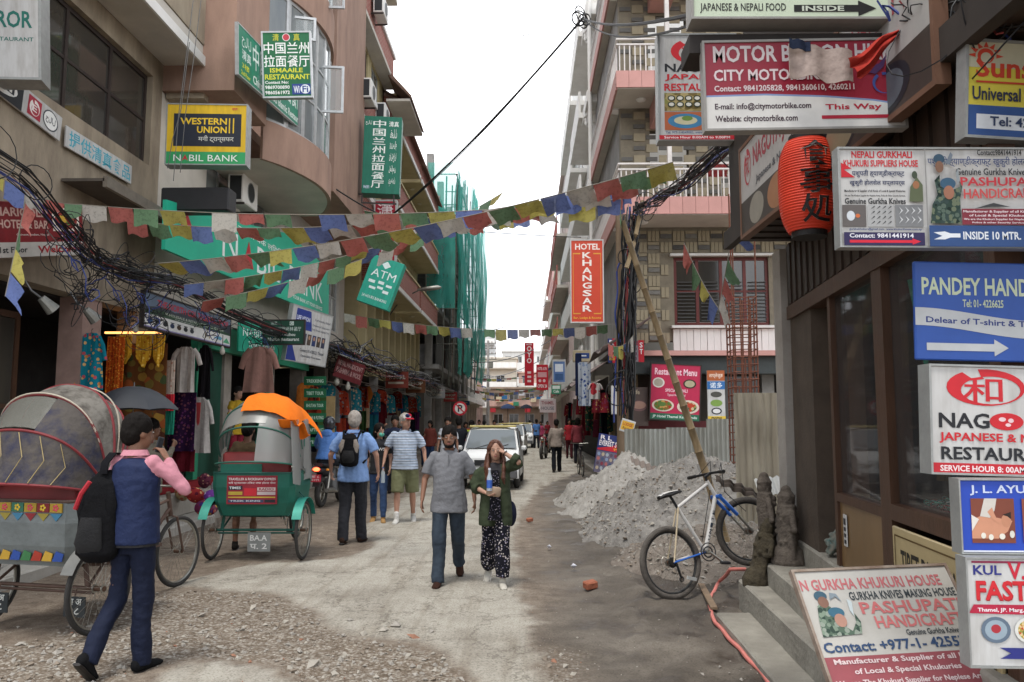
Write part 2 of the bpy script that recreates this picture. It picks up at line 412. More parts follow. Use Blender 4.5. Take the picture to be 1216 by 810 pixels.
for y in rows:
    for x in xs:
        z3 = zones(x, y) if y < 40 else (1 if -3 < x+.3*fbm(x,y,.3) < 2 else 0, 0, 0)
        gv.append((x, y, ground_h(x, y, z3))); gc += [z3[0], z3[1], z3[2], 1]
nx_ = len(xs); gf = [(i*nx_+j, i*nx_+j+1, (i+1)*nx_+j+1, (i+1)*nx_+j) for i in range(len(rows)-1) for j in range(nx_-1)]
me = bpy.data.meshes.new('road'); me.from_pydata(gv, [], gf); me.polygons.foreach_set('use_smooth', [True]*len(gf))
ca = me.color_attributes.new('zone', 'FLOAT_COLOR', 'POINT'); ca.data.foreach_set('color', gc)
def road_mat():
    m, n, b = _mat('road_surface', .85, 0, .35)
    L = n.links.new; N = n.nodes.new
    t = N('ShaderNodeTexCoord'); a = N('ShaderNodeAttribute'); a.attribute_name = 'zone'; s = N('ShaderNodeSeparateColor'); L(a.outputs['Color'], s.inputs[0])
    def nz(sc, d=6, r=.65):
        q = N('ShaderNodeTexNoise'); q.inputs['Scale'].default_value = sc; q.inputs['Detail'].default_value = d; q.inputs['Roughness'].default_value = r; L(t.outputs['Object'], q.inputs['Vector']); return q
    def ramp(src, st):
        r = N('ShaderNodeValToRGB'); e = r.color_ramp.elements
        for i, (p, c) in enumerate(st):
            el = e[i] if i < 2 else e.new(p)
            el.position = p; el.color = c4(c)
        L(src, r.inputs[0]); return r
    def mix(f, A, B, typ='MIX'):
        q = N('ShaderNodeMix'); q.data_type = 'RGBA'; q.blend_type = typ
        if isinstance(f, float): q.inputs[0].default_value = f
        else: L(f, q.inputs[0])
        L(A, q.inputs[6]); L(B, q.inputs[7]); return q.outputs[2]
    big = nz(.9); mid = nz(6); fine = nz(60, 8, .75); spk = nz(28, 3)
    pale = ramp(mid.outputs[0], [(.3, (.29,.265,.22)), (.5, (.38,.355,.305)), (.72, (.44,.415,.36))])
    pale2 = mix(.55, pale.outputs[0], ramp(big.outputs[0], [(.35, (.22,.195,.16)), (.55, (.41,.385,.33))]).outputs[0])
    grit = ramp(fine.outputs[0], [(.36, (.45,.43,.4)), (.5, (1,1,1)), (.7, (1.15,1.15,1.12))])
    pale3 = mix(1., pale2, grit.outputs[0], 'MULTIPLY')
    mp2 = N('ShaderNodeMapping'); mp2.inputs['Scale'].default_value = (3.2,.28,1); L(t.outputs['Object'], mp2.inputs[0]); trk = nz(1.3, 5); L(mp2.outputs[0], trk.inputs['Vector']); pale3 = mix(.8, pale3, ramp(trk.outputs[0], [(.36, (.70,.66,.62)), (.5, (1,1,1))]).outputs[0], 'MULTIPLY')
    vc = N('ShaderNodeTexVoronoi'); vc.feature = 'DISTANCE_TO_EDGE'; vc.inputs['Scale'].default_value = .9; wv = N('ShaderNodeVectorMath'); wv.operation = 'ADD'; L(t.outputs['Object'], wv.inputs[0]); L(nz(2.5,6).outputs['Color'], wv.inputs[1]); L(wv.outputs[0], vc.inputs['Vector']); pale3 = mix(.55, pale3, ramp(vc.outputs['Distance'], [(.004, (.35,.32,.3)), (.02, (1,1,1))]).outputs[0], 'MULTIPLY')
    dark = ramp(spk.outputs[0], [(.26, (.25,.22,.2)), (.33, (1,1,1))]); pale3 = mix(.9, pale3, dark.outputs[0], 'MULTIPLY')
    dirt = ramp(mid.outputs[0], [(.3, (.115,.088,.066)), (.5, (.19,.15,.115)), (.7, (.27,.225,.175))])
    dirt = mix(1., dirt.outputs[0], grit.outputs[0], 'MULTIPLY')
    mudc = ramp(big.outputs[0], [(.35, (.070,.058,.046)), (.5, (.120,.102,.083)), (.66, (.185,.162,.134))])
    mudc = mix(.8, mudc.outputs[0], grit.outputs[0], 'MULTIPLY')
    v = N('ShaderNodeTexVoronoi'); v.inputs['Scale'].default_value = 40; L(t.outputs['Object'], v.inputs['Vector'])
    vs = N('ShaderNodeSeparateColor'); L(v.outputs['Color'], vs.inputs[0])
    st = ramp(vs.outputs[0], [(0, (.15,.12,.09)), (.45, (.22,.18,.14)), (.7, (.33,.30,.26)), (1, (.35,.32,.27))])
    edge = ramp(v.outputs['Distance'], [(.30, (1,1,1)), (.62, (.62,.57,.52))])
    rub = mix(1., st.outputs[0], edge.outputs[0], 'MULTIPLY')
    c = mix(s.outputs[2], dirt, mudc); c = mix(s.outputs[1], c, rub); c = mix(s.outputs[0], c, pale3)
    wet = N('ShaderNodeMath'); wet.operation = 'MULTIPLY'; L(s.outputs[2], wet.inputs[0]); wr = ramp(nz(1.7, 5).outputs[0], [(.5, (0,0,0)), (.62, (1,1,1))]); L(wr.outputs[0], wet.inputs[1]); wd_ = N('ShaderNodeRGB'); wd_.outputs[0].default_value = (.5,.46,.42,1); wf = N('ShaderNodeMix'); wf.data_type = 'RGBA'; wf.blend_type = 'MULTIPLY'; L(wet.outputs[0], wf.inputs[0]); L(c, wf.inputs[6]); L(wd_.outputs[0], wf.inputs[7]); L(wf.outputs[2], b.inputs['Base Color'])
    mr = N('ShaderNodeMapRange'); mr.inputs['To Min'].default_value = .88; mr.inputs['To Max'].default_value = .38; L(wet.outputs[0], mr.inputs[0]); L(mr.outputs[0], b.inputs['Roughness'])
    bp = N('ShaderNodeBump'); bp.inputs['Strength'].default_value = .5; bp.inputs['Distance'].default_value = .012
    hs = N('ShaderNodeMath'); hs.operation = 'ADD'; L(fine.outputs[0], hs.inputs[0]); L(mid.outputs[0], hs.inputs[1]); L(hs.outputs[0], bp.inputs['Height']); L(bp.outputs[0], b.inputs['Normal'])
    return m
ROADM = road_mat(); me.materials.append(ROADM)
road = kind(bpy.data.objects.new('road', me), 'structure'); COL.objects.link(road)
DIRT = M('dirt', (.2,.16,.125), .9, .3, 3, .5, 30)
g = MB(); g.add([(-400,-60,-.06), (400,-60,-.06), (400,900,-.06), (-400,900,-.06)], [(0,1,2,3)], DIRT); kind(g.build('ground'), 'structure')
# loose stones
def stone(mb, x, y, z, r, m, rs=random):
    a = rs.random()*6.3; q = [(1,0,0),(-1,0,0),(0,1,0),(0,-1,0),(0,0,1),(0,0,-1)]; sc = [r*rs.uniform(.6,1.2), r*rs.uniform(.5,1), r*rs.uniform(.35,.7)]
    R = Euler((rs.uniform(-.5,.5), rs.uniform(-.5,.5), a)).to_matrix(); vs = []
    for u in q: p = R @ Vector((u[0]*sc[0]*rs.uniform(.7,1.2), u[1]*sc[1]*rs.uniform(.7,1.2), u[2]*sc[2])); vs.append((x+p.x, y+p.y, z+p.z))
    mb.add(vs, [(0,2,4),(2,1,4),(1,3,4),(3,0,4),(2,0,5),(1,2,5),(3,1,5),(0,3,5)], m)
STN = [M('stone_a', (.31,.285,.25), .9, .2, 9), M('stone_b', (.22,.18,.14), .9, .2, 9), M('stone_c', (.37,.34,.29), .9, .15, 9), M('stone_d', (.28,.14,.09), .9, .2, 9)]
mb = MB(); n_ = 0
rs = random.Random(3)
while n_ < 4200:
    px = rs.uniform(-40, 900); py = rs.uniform(600, 850); p = gnd(px, py); z3 = zones(p.x, p.y)
    if rs.random() > z3[1]*1.0+(1-z3[0])*.08+.012: continue
    r = .005+.030*rs.random()**5.0*(1.1 if z3[1] > .4 else .5)
    stone(mb, p.x, p.y, ground_h(p.x, p.y, z3)+r*.15, r, STN[0 if rs.random() < .45 else 1 if rs.random() < .6 else 2 if rs.random() < .9 else 3]); n_ += 1
o = mb.build('gravel_stones'); kind(o, 'stuff'); tag(o, 'loose broken stones and chippings scattered over the potholed dirt', 'gravel')
# ================================================================== LEFT PAVEMENT + PLINTHS
CONC = M('concrete', (.34,.32,.28), .9, .25, 3, .3, 40, col2=(.22,.2,.17))
CONCL = M('concrete_pale', (.46,.44,.40), .9, .2, 2.5, .25, 30, col2=(.32,.3,.26))
mb = MB(); mb.bb((-9,5,-.05), (-5.25,13.6,.13), CONCL, .02); mb.bb((-9,13.62,-.05), (-5.45,60,.13), CONC, .02); kind(mb.build('pavement'), 'structure')
mb = MB(); mb.bb((-9,9.2,.13), (-5.75,16.6,.48), CONC, .02); mb.bb((-9,16.65,.13), (-5.95,60,.36), CONC, .02); kind(mb.build('shop_plinth'), 'structure')
mb = MB(); mb.bb((2.15,18,-.05), (9,70,.16), CONC, .02); kind(mb.build('pavement'), 'structure')
# ================================================================== helpers for buildings
def holed(mb, O_, U, N, u0, u1, z0, z1, holes, th, m):
    """wall of boxes round rectangular holes; O_ base point, U along, N inward"""
    us = sorted({u0, u1}|{h[0] for h in holes}|{h[1] for h in holes}); zs = sorted({z0, z1}|{h[2] for h in holes}|{h[3] for h in holes})
    us = [u for u in us if u0 <= u <= u1]; zs = [z for z in zs if z0 <= z <= z1]
    for a, b_ in zip(us, us[1:]):
        run = None
        for c, d in zip(zs, zs[1:]):
            um, zm = (a+b_)/2, (c+d)/2
            inside = any(h[0] < um < h[1] and h[2] < zm < h[3] for h in holes)
            if not inside: run = [c, d] if run is None else [run[0], d]
            if (inside or d == zs[-1]) and run: slab(mb, O_, U, N, a, b_, run[0], run[1], 0, th, m); run = None
def slab(mb, O_, U, N, u0, u1, z0, z1, n0, n1, m):
    O_ = Vector(O_); U = Vector(U); N = Vector(N); vs = []
    for u in (u0, u1):
        for n_ in (n0, n1):
            for z in (z0, z1): vs.append(O_+U*u+N*n_+Vector((0,0,z)))
    fs = [(0,1,3,2), (4,6,7,5), (0,4,5,1), (2,3,7,6), (0,2,6,4), (1,5,7,3)]
    if U.cross(N).z < 0: fs = [f[::-1] for f in fs]
    mb.add(vs, fs, m)
def window(parent, O_, U, N, u0, u1, z0, z1, nx=2, ny=1, fm=None, gm=None, depth=.12, fr=.05, name='window', bars=0, vis=True):
    f = MB(); a, b_ = depth, depth+.05
    slab(f, O_, U, N, u0, u1, z0, z0+fr, a, b_, fm); slab(f, O_, U, N, u0, u1, z1-fr, z1, a, b_, fm)
    xs_ = [u0+(u1-u0)*i/nx for i in range(nx+1)]; zs_ = [z0+fr+(z1-z0-2*fr)*i/ny for i in range(ny+1)]
    for i, x in enumerate(xs_):
        c = min(max(x, u0+fr/2), u1-fr/2); slab(f, O_, U, N, c-fr/2, c+fr/2, z0+fr, z1-fr, a-.002, b_+.002, fm)
    for z in zs_[1:-1]: slab(f, O_, U, N, u0+fr, u1-fr, z-fr*.35, z+fr*.35, a+.004, b_-.004, fm)
    fo = f.build(name, None, parent, True); 
    for i in range(nx):
        for j in range(ny):
            p = MB(); slab(p, O_, U, N, xs_[i]+fr*.4, xs_[i+1]-fr*.4, zs_[j]+.01, zs_[j+1]-.01, depth+.022, depth+.03, gm); q = p.build('pane', None, parent, True)
            q.parent = fo
    return fo
def part(name, parent, boxes, m=None, world=True, bev=0, label=None):
    mb = MB()
    for bx in boxes:
        mb.bb(bx[0], bx[1], bx[2] if len(bx) > 2 else m, bev)
    return mb.build(name, None, parent, world, label=label)
X_, Y_ = Vector((1,0,0)), Vector((0,1,0))
BEIGE = M('beige_render', (.36,.30,.22), .9, .2, 2.4, .3, 60, col2=(.17,.135,.10), mid=.44, width=.2, stretch=(1,1,.35))
BROWN = M('brown_render', (.38,.245,.185), .9, .15, 2.4, .15, 80, col2=(.235,.15,.115), mid=.43, width=.2, detail=8, stretch=(1,1,.35))
DKBROWN = M('dark_brown_render', (.14,.085,.065), .9, .2, 3)
YELL = M('yellow_render', (.55,.47,.27), .9, .15, 1.6, .1, 50, col2=(.42,.35,.19))
WHITEP = M('white_paint', (.84,.83,.80), .8, .12, 1.8, .1, 40, col2=(.68,.66,.62), stretch=(1,1,.4))
PINK = M('pink_paint', (.58,.30,.27), .8, .12, 2, .1, 40, col2=(.47,.25,.22))
SOFF = M('soffit_plaster', (.55,.51,.45), .9, .15, 1.5)
GREYP = M('grey_render', (.36,.35,.33), .9, .3, 1.2, .2, 40, col2=(.17,.16,.15))
RBRICK = brickm('red_brick_face', (.30,.10,.08), (.36,.14,.11), (.40,.30,.26), 1, .22, .08)
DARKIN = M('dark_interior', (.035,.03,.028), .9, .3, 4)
DKWIN = M('dark_glass', (.03,.03,.03), .07, .9, 1.1, col2=(.075,.065,.05), spec=.8, stretch=(1,1,.4)); GLS = M('sky_glass', (.12,.14,.15), .06, .9, 1.6, col2=(.26,.27,.26), spec=.8, stretch=(1.5,1.5,.2))  # uneven pane tone paints in reflections, warm interiors and curtains
ALU = metalm('B8BABA', .4, .5); DKFR = M('dark_frame', (.035,.025,.022), .5, .2, 8); WOOD = M('brown_wood', (.07,.034,.019), .45, .3, 5, .15, 40, stretch=(4,4,.5))
GREENP = M('green_paint', (.02,.22,.12), .6, .15, 4); TEAL = 0
# ================================================================== LEFT A: beige building
A = thing('beige_building', 'beige rendered building at far left, long dark window above its open shops', 'building', (-6.3, 10, 0))
mb = MB(); holed(mb, (-6.3,0,0), Y_, -X_, 4, 13.2, 3.46, 13, [(8.2,12.85,5.95,7.5)], .3, BEIGE)
mb.bb((-6.66,6,.48), (-6.35,7.6,3.46), BEIGE); mb.bb((-6.66,11.15,.48), (-6.32,11.65,3.46), M('pink_dirty', (.30,.2,.17), .9)); mb.bb((-6.66,12.75,.48), (-6.32,13.2,3.46), BEIGE)
mb.build('wall', None, A, True)
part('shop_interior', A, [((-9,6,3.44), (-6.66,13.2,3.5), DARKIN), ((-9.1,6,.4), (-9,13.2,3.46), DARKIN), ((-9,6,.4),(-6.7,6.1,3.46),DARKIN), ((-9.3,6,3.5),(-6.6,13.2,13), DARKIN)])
window(A, (-6.3,0,0), Y_, -X_, 8.2, 12.85, 5.95, 7.5, 4, 2, DKFR, DKWIN, .1, .07)
part('balcony', A, [((-6.29,9.0,7.85), (-5.62,13.5,8.2), SOFF), ((-5.68,9.0,8.21),(-5.6,13.45,9.1), BEIGE), ((-6.28,13.3,7.3),(-5.62,13.52,7.84), BEIGE)])
part('fascia_trim', A, [((-5.61,8.98,7.83), (-5.57,13.54,8.0), WHITEP)])
part('canopy', A, [((-6.29,10.4,4.93), (-5.7,13.6,4.97), M('canopy_sheet', (.10,.085,.07), .8)), ((-5.72,10.4,4.85),(-5.66,13.6,5.0), metalm('8A8378'))])
for y0, y1 in ((7.8,9.2), (9.35,10.9)):
    part('shop_door', A, [((-7.2,y0,.48), (-7.12,y1,3.2), WOOD)])
    window(A, (-7.05,0,0), Y_, -X_, y0, y1, .6, 3.2, 2, 2, WOOD, DKWIN, 0, .09, 'shop_window')
for y in (9.6, 10.6):
    mb = MB(); mb.tube([(-6.2,y,3.45), (-6.1,y,3.3), (-6.0,y+.1,3.2)], .012, 5, metalm('777777')); mb.loft([(-6.02,y+.08,3.22), (-5.93,y+.2,3.08)], [.05,.09], 10, metalm('9A9A94')); mb.build('flood_light', None, A, True)
# ================================================================== LEFT B: brown building with curved bay
B = thing('brown_building', 'brown rendered building with rounded glazed bay and tall pilaster over the bank sign', 'building', (-6.0, 18, 0))
mb = MB()
holed(mb, (-6.3,0,0), Y_, -X_, 13.2, 27.2, 3.7, 7.38, [(15.2,16.8,4.9,6.9), (17.4,18.9,4.9,6.9), (20.3,21.6,4.9,6.9), (22.6,24.2,4.6,6.9), (24.9,26.4,4.6,6.9)], .3, SOFF)
mb.bb((-6.9,13.2,7.40), (-5.05,14.9,19), BROWN)            # flat wall before the bay
mb.bb((-6.9,14.9,7.40), (-5.55,19.3,7.6), BROWN)
mb.bb((-5.60,19.3,7.40), (-4.8,22.8,19), BROWN)            # pilaster
mb.bb((-6.9,19.35,7.38), (-5.62,22.8,19), BROWN)
mb.bb((-6.9,22.85,7.38), (-5.5,27.2,7.6), BROWN)
for y in (13.4, 16.7, 19.6, 22.5, 25, 27): mb.bb((-6.66,y-.2,.36), (-6.3,y+.2,3.69), M('dirty_column', (.26,.23,.2), .9, .3, 3))
mb.build('wall', None, B, True)
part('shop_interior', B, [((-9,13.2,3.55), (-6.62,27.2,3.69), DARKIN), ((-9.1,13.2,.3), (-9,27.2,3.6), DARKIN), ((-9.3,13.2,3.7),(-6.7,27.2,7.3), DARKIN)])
for (u0,u1,z0,z1) in ((15.2,16.8,4.9,6.9), (17.4,18.9,4.9,6.9), (20.3,21.6,4.9,6.9), (22.6,24.2,4.6,6.9), (24.9,26.4,4.6,6.9)): window(B, (-6.3,0,0), Y_, -X_, u0, u1, z0, z1, 2, 2, ALU, GLS, .08, .06)
# curved bay
def bayp(t, off=0):   # t 0..1 from Y=14.9 to 19.3
    a = PI*t; return Vector((-5.1-off*0+(.62+off)*math.sin(a)**.8*1.0, 14.9+4.4*(t), 0))
def baystrip(z0, z1, m, off, name, seg=16, a=0., b_=1.):
    mb = MB(); P = [[bayp(a+(b_-a)*i/seg, off)+Vector((0,0,z)) for i in range(seg+1)] for z in (z0, z1)]
    mb.grid(P, m, .08); 
    return mb.build(name, None, B, True, smooth=50)
baystrip(6.75, 7.55, BROWN, .06, 'bay_skirt'); baystrip(10.3, 11.1, BROWN, .05, 'bay_spandrel'); baystrip(13.6,14.4, BROWN, .05, 'bay_spandrel')
mb = MB(); P0 = [bayp(i/16, .05)+Vector((0,0,6.76)) for i in range(17)]; mb.add([(-6.3,14.9,6.76), (-6.3,19.3,6.76)]+P0, [(0,)+tuple(range(2,19))+(1,)], SOFF); mb.build('bay_soffit', None, B, True)
for zb, zt in ((7.55, 10.3), (11.1,13.6), (14.4,17)):
    for i in range(8):
        a, b_ = i/8, (i+1)/8; pa, pb = bayp(a), bayp(b_); U = (pb-pa); L = U.length; U.normalize(); N = Vector((-U.y, U.x, 0))
        window(B, pa, U, N, 0, L, zb, zt, 1, 3 if zb < 8 else 2, ALU, GLS, .02, .07)
for (px_, py_, Yc, w_, h_, an) in ((377,133,17.0,.56,1.08,6), (331,44,15.6,.74,.5,14), (377,9,17.0,.6,1.1,4)):   # open casements
    p_ = at(px_, py_, Yc); an = rad(an); U = Vector((math.cos(an), math.sin(an), 0)); window(B, (p_.x,p_.y,0), U, Vector((-U.y, U.x, 0)), 0, w_, p_.z, p_.z+h_, 1, 1, ALU, sheet('casement_glass', (.5,.55,.55), .3), 0, .05, 'open_casement')
# recessed brick and yellow storeys behind the pilaster
C1 = thing('brick_block', 'narrow block with brick faced storeys and window boxes right behind the brown pilaster', 'building', (-5.2, 25, 0))
mb = MB()
for k, z in enumerate((7.6, 10.9, 14.2, 17.5)):
    mb.bb((-7,22.85,z), (-4.95,28.6,z+1.0), RBRICK); mb.bb((-7,22.85,z+1.0), (-4.88,28.7,z+1.16), WHITEP); mb.bb((-7,22.85,z-.15),(-4.85,28.7,z-.01), SOFF)
mb.build('brick_band', None, C1, True)
mb = MB()
for z in (8.76, 12.06, 15.36): holed(mb, (-5.3,0,0), Y_, -X_, 22.85, 28.6, z, z+1.98, [(23.2,25.6,z+.1,z+1.9), (26.2,27.6,z+.1,z+1.9)], .25, YELL); mb.bb((-7,28.35,z),(-5.3,28.6,z+1.98), YELL)
mb.build('wall', None, C1, True)
for z in (8.76, 12.06, 15.36): window(C1, (-5.3,0,0), Y_, -X_, 23.2, 25.6, z+.1, z+1.9, 3, 1, DKFR, GLS, .06); window(C1, (-5.3,0,0), Y_, -X_, 26.2, 27.6, z+.1, z+1.9, 2, 1, ALU, GLS, .06)
TILE = M('roof_tile', (.2,.12,.09), .9, .3, 10)
mb = MB(); mb.prism([(-5,27.4,14.3), (-4.1,27.4,13.3), (-4.1,27.4,13.2), (-5,27.4,14.1)], (0,3.6,0), TILE); mb.bb((-5,27.45,13.1),(-4.15,31,13.19), SOFF); mb.build('eave_roof', None, C1, True)
part('rear_wall', C1, [((-9,22.85,3.7),(-7.01,28.6,19), GREYP)])
# ================================================================== LEFT C2: yellow building with brick balconies
C2 = thing('yellow_building', 'yellow building with red brick balcony fronts stepping along the left side', 'building', (-5.8, 36, 0))
mb = MB(); H = []
for z in (3.9, 7.0, 10.1):
    y = 29.2
    while y < 43.4: H.append((y, y+1.15, z+.15, z+2.3)); y += 1.6
holed(mb, (-6.1,0,0), Y_, -X_, 28.7, 44, 3.5, 12.9, H, .3, YELL); mb.bb((-9,28.7,3.5),(-6.4,28.95,12.9), YELL); mb.bb((-9,43.8,.3),(-6.4,44,12.9), YELL)
for y in [29+1.6*i for i in range(10)]: mb.bb((-6.1,y-.42+.2,3.9), (-5.86,y-.1+.2,6.5), YELL)
for y in (28.9, 32.5, 36.2, 40, 43.7): mb.bb((-6.4,y-.2,.3),(-6.1,y+.2,3.5), GREYP)
mb.build('wall', None, C2, True)
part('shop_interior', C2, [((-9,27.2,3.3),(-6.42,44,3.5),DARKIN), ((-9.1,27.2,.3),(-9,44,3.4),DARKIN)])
for h_ in H: window(C2, (-6.1,0,0), Y_, -X_, h_[0], h_[1], h_[2], h_[3], 2, 2, DKFR, DKWIN, .08, .06)
for (y0, y1, z) in ((29, 36.4, 6.75), (37, 43.8, 6.75), (30.2, 43.8, 9.9), (29, 36, 12.9), (36.5,43.8,12.9)):
    part('balcony', C2, [((-6.09,y0,z-.02),(-4.95,y1,z+.14), YELL), ((-5.05,y0,z+.15),(-4.93,y1,z+1.05), RBRICK), ((-6.09,y0,z+.15),(-5.06,y0+.1,z+1.05), RBRICK), ((-5.09,y0-.04,z+1.06),(-4.88,y1+.04,z+1.14), YELL), ((-4.93,y0-.03,z-.05),(-4.87,y1+.03,z+.12), WHITEP)])
    mb = MB()
    for q in (y0+1, (y0+y1)/2): mb.ell((-5.5,q,z-.05), (.12,.12,.05), M('lamp_dome', (.6,.55,.4), .4), 8, 5)
    mb.build('ceiling_lamp', None, C2, True)
mb = MB(); mb.prism([(-6.1,28.7,14.6), (-4.7,28.7,13.7), (-4.7,28.7,13.6), (-6.1,28.7,14.4)], (0,15,0), TILE); mb.build('roof', None, C2, True)
# ================================================================== LEFT D: raw concrete frame with scaffolding and green net
D = thing('concrete_frame_building', 'unfinished grey concrete building hung with green safety net and scaffolding', 'building', (-5.5, 52, 0))
mb = MB()
for z in (4.6, 7.8, 11, 14.2): mb.bb((-9,44.2,z),(-4.9,63,z+.25), GREYP)
for y in (44.6, 50, 56, 62.5):
    for x in (-8.7, -5.5): mb.bb((x-.2,y-.2,.3),(x+.2,y+.2,17), GREYP)
mb.bb((-8.9,44.3,.3),(-8.7,63,16), GREYP); mb.bb((-5.8,56,4.9),(-5.6,63,14), M('dirty_brick', (.22,.13,.1), .9))
mb.build('frame', None, D, True)
part('shutter_wall', D, [((-6.2,44.5,.36),(-6.1,52,3.6), metalm('5E5A55', .7, .2)), ((-6.2,52.2,.36),(-6.1,63,3.6), GREYP), ((-6.1,44.2,3.6),(-4.9,63,3.75), GREYP)])
SCF = metalm('6A6A62', .6, .4)
for y in (44.5, 48, 51.5, 55, 59, 63): 
    mb = MB(); mb.cyl((-4.7,y,3.8),(-4.55,y,15.6+(y-44)*.15),.05,6,SCF); mb.cyl((-4.1,y,3.8),(-3.95,y,15.5+(y-44)*.15),.05,6,SCF); mb.build('scaffold_pole', None, D, True)
mb = MB()
for z in (6,8,10,12,14,15.8):
    mb.cyl((-4.0,44.5,z),(-4.0,63,z+.3),.04,5,SCF)
    for y in (44.5,48,51.5,55,59,63): mb.cyl((-5,y,z),(-3.9,y,z),.035,5,SCF)
for y in (44.5,51.5): mb.cyl((-4.0,y,6),(-4.0,y+3.5,10),.03,5,SCF); mb.cyl((-4.0,y+3.5,10),(-4.0,y,14),.03,5,SCF)
mb.build('scaffold_rail', None, D, True)
NET = M('green_net', (.05,.38,.31), .9, .35, 3, .4, 20, alpha=.6, stretch=(1,1,.25))
def netp(u, v, s):   # u along street, v up
    y = 44.3+u*19.2; z = 4.6+v*(12+2.2*u); f = .35*noise.noise(Vector((y*.9+s, z*.25, s)))+.18*noise.noise(Vector((y*3.1, z*.2+s, 0)))
    return Vector((-3.85+f+.35*math.sin(v*PI)*u+.25*u, y+.3*noise.noise(Vector((z*.3,y,s))), z+.5*noise.noise(Vector((y*.7,s,0)))*(1-v)))
for s, (u0,u1,v0,v1) in enumerate(((0,.3,.25,.95),(.18,.5,0,.8),(.42,.8,.1,1),(.7,1.03,.0,.9),(.0,.12,.0,.9))):
    mb = MB(); mb.grid([[netp(u0+(u1-u0)*i/28, v0+(v1-v0)*j/26, s*3.) for i in range(29)] for j in range(27)], NET); mb.build('safety_net', None, D, True, smooth=60)
mb = MB(); mb.grid([[Vector((-4.0-1.6*j/8, 44.2+.15*noise.noise(Vector((i*.8,j*.5,1))), 8+8.4*i/16)) for i in range(17)] for j in range(9)], NET); mb.build('safety_net', None, D, True, smooth=60)
# ================================================================== generic street buildings further away
def block(name, label, side, x0, y0, y1, h, st, wallm, wm=None, balc=None, ground=3.4, depth=6, wfm=None, wide=1.2, gap=.9, glassm=None, bal_x=.9, capped=True, back=None):
    """side -1: left of street facing +x; +1: right facing -x"""
    t = thing(name, label, 'building', (x0, (y0+y1)/2, 0)); N = Vector((side,0,0)); O_ = (x0,0,0)
    H = []; z = ground
    wfm = wfm or ALU; glassm = glassm or DKWIN
    while z+2.4 < h:
        y = y0+.6
        while y+wide < y1-.2: H.append((y, y+wide, z+.8, z+2.2)); y += wide+gap
        z += st
    mb = MB(); holed(mb, O_, Y_, N, y0, y1, ground, h, H, .25, wallm)
    xa, xb = sorted((x0+side*.25, x0+side*depth)); mb.bb((xa,y0,ground),(xb,y0+.25,h), wallm); mb.bb((xa,y1-.25,ground),(xb,y1,h), wallm)
    mb.bb((xa, y0+.25, ground-.2), (xb, y1-.25, ground-.01), DARKIN); mb.bb((xa,y0+.3,h-.2),(xb,y1-.3,h-.02), GREYP)
    for i in range(int((y1-y0)/3.5)+1):
        y = y0+.2+i*(y1-y0-.4)/int((y1-y0)/3.5); a, b_ = sorted((x0, x0+side*.4)); mb.bb((a,y-.2,.1),(b_,y+.2,ground), wallm)
    a, b_ = sorted((x0+side*2.2, x0+side*2.4)); mb.bb((a,y0,.1),(b_,y1,ground-.2), DARKIN)
    mb.build('wall', None, t, True)
    for q in H:
        window(t, O_, Y_, N, q[0], q[1], q[2], q[3], 2, 1, wfm, glassm, .06, .06)
    if balc:
        z = ground
        while z+2.2 < h:
            a, b_ = sorted((x0, x0-side*bal_x)); e = x0-side*bal_x
            mb = MB(); mb.bb((a,y0+.3,z-.05),(b_,y1-.3,z+.12), SOFF); c0, c1 = sorted((e, e-side*.05)); mb.bb((c0,y0+.28,z-.08),(c1,y1-.28,z+.3), balc)
            yy = y0+.4
            while yy < y1-.3: mb.bb((e+side*.02-.012,yy-.012,z+.3),(e+side*.02+.012,yy+.012,z+1.05), balc); yy += .22
            c0, c1 = sorted((e-side*.0, e+side*.06)); mb.bb((c0,y0+.3,z+1.05),(c1,y1-.3,z+1.12), balc)
            for q in (y0+.35, (y0+y1)/2, y1-.35): mb.bb((c0,q-.06,z+.12),(c1,q+.06,z+1.3), balc)
            mb.build('balcony', None, t, True); z += st
    if capped:
        a, b_ = sorted((x0-side*.25, x0+side*depth)); part('roof_edge', t, [((a,y0-.05,h),(b_,y1+.05,h+.18), wallm)])
    return t
CREAM = M('cream_render', (.64,.59,.50), .9, .2, 1, col2=(.50,.45,.38)); SALM = M('salmon_render', (.60,.41,.35), .9, .2, 1); LGREY = M('light_grey_render', (.55,.55,.54), .9, .2, 1)
block('grey_building', 'grey street building just beyond the green netting on the left', -1, -5.6, 63.3, 74, 9, 3, GREYP, balc=WHITEP)
block('cream_building', 'cream building far down the left side of the street', -1, -5.6, 74.3, 90, 8.5, 3, CREAM, balc=WHITEP)
block('salmon_building', 'low salmon building at the far left bend of the street', -1, -5.9, 90.5, 108, 8, 3, SALM)
# ================================================================== RIGHT R1: dark shop at the right, floor projecting overhead
def fx(y): return 1.62+.11*y          # shop front line
FU = Vector((.11,1,0)).normalized(); FN = Vector((FU.y,-FU.x,0)); FO = Vector((1.62,0,0))
def fy(y): return y/FU.y
R1 = thing('dark_shop_building', 'dark brown timber shop building filling the right edge under a projecting upper floor', 'building', (2.4, 6, 0))
PLAST = M('brown_dirty_plaster', (.075,.055,.04), .85, .3, 4, .2, 50); PILL = M('grubby_white_plaster', (.42,.39,.35), .9, .25, 3, .2, 40, col2=(.28,.25,.22))
SLAT = M('brown_slat', (.034,.020,.013), .6, .3, 6, stretch=(3,3,.5))
mb = MB(); slab(mb, FO, FU, FN, fy(6.55), fy(7.3), .6, 3.0, 0, .3, PLAST); mb.build('plaster_column', None, R1, True)
part('corner_pillar', R1, [((2.37,7.38,.0),(2.50,7.6,3.3), PILL)])
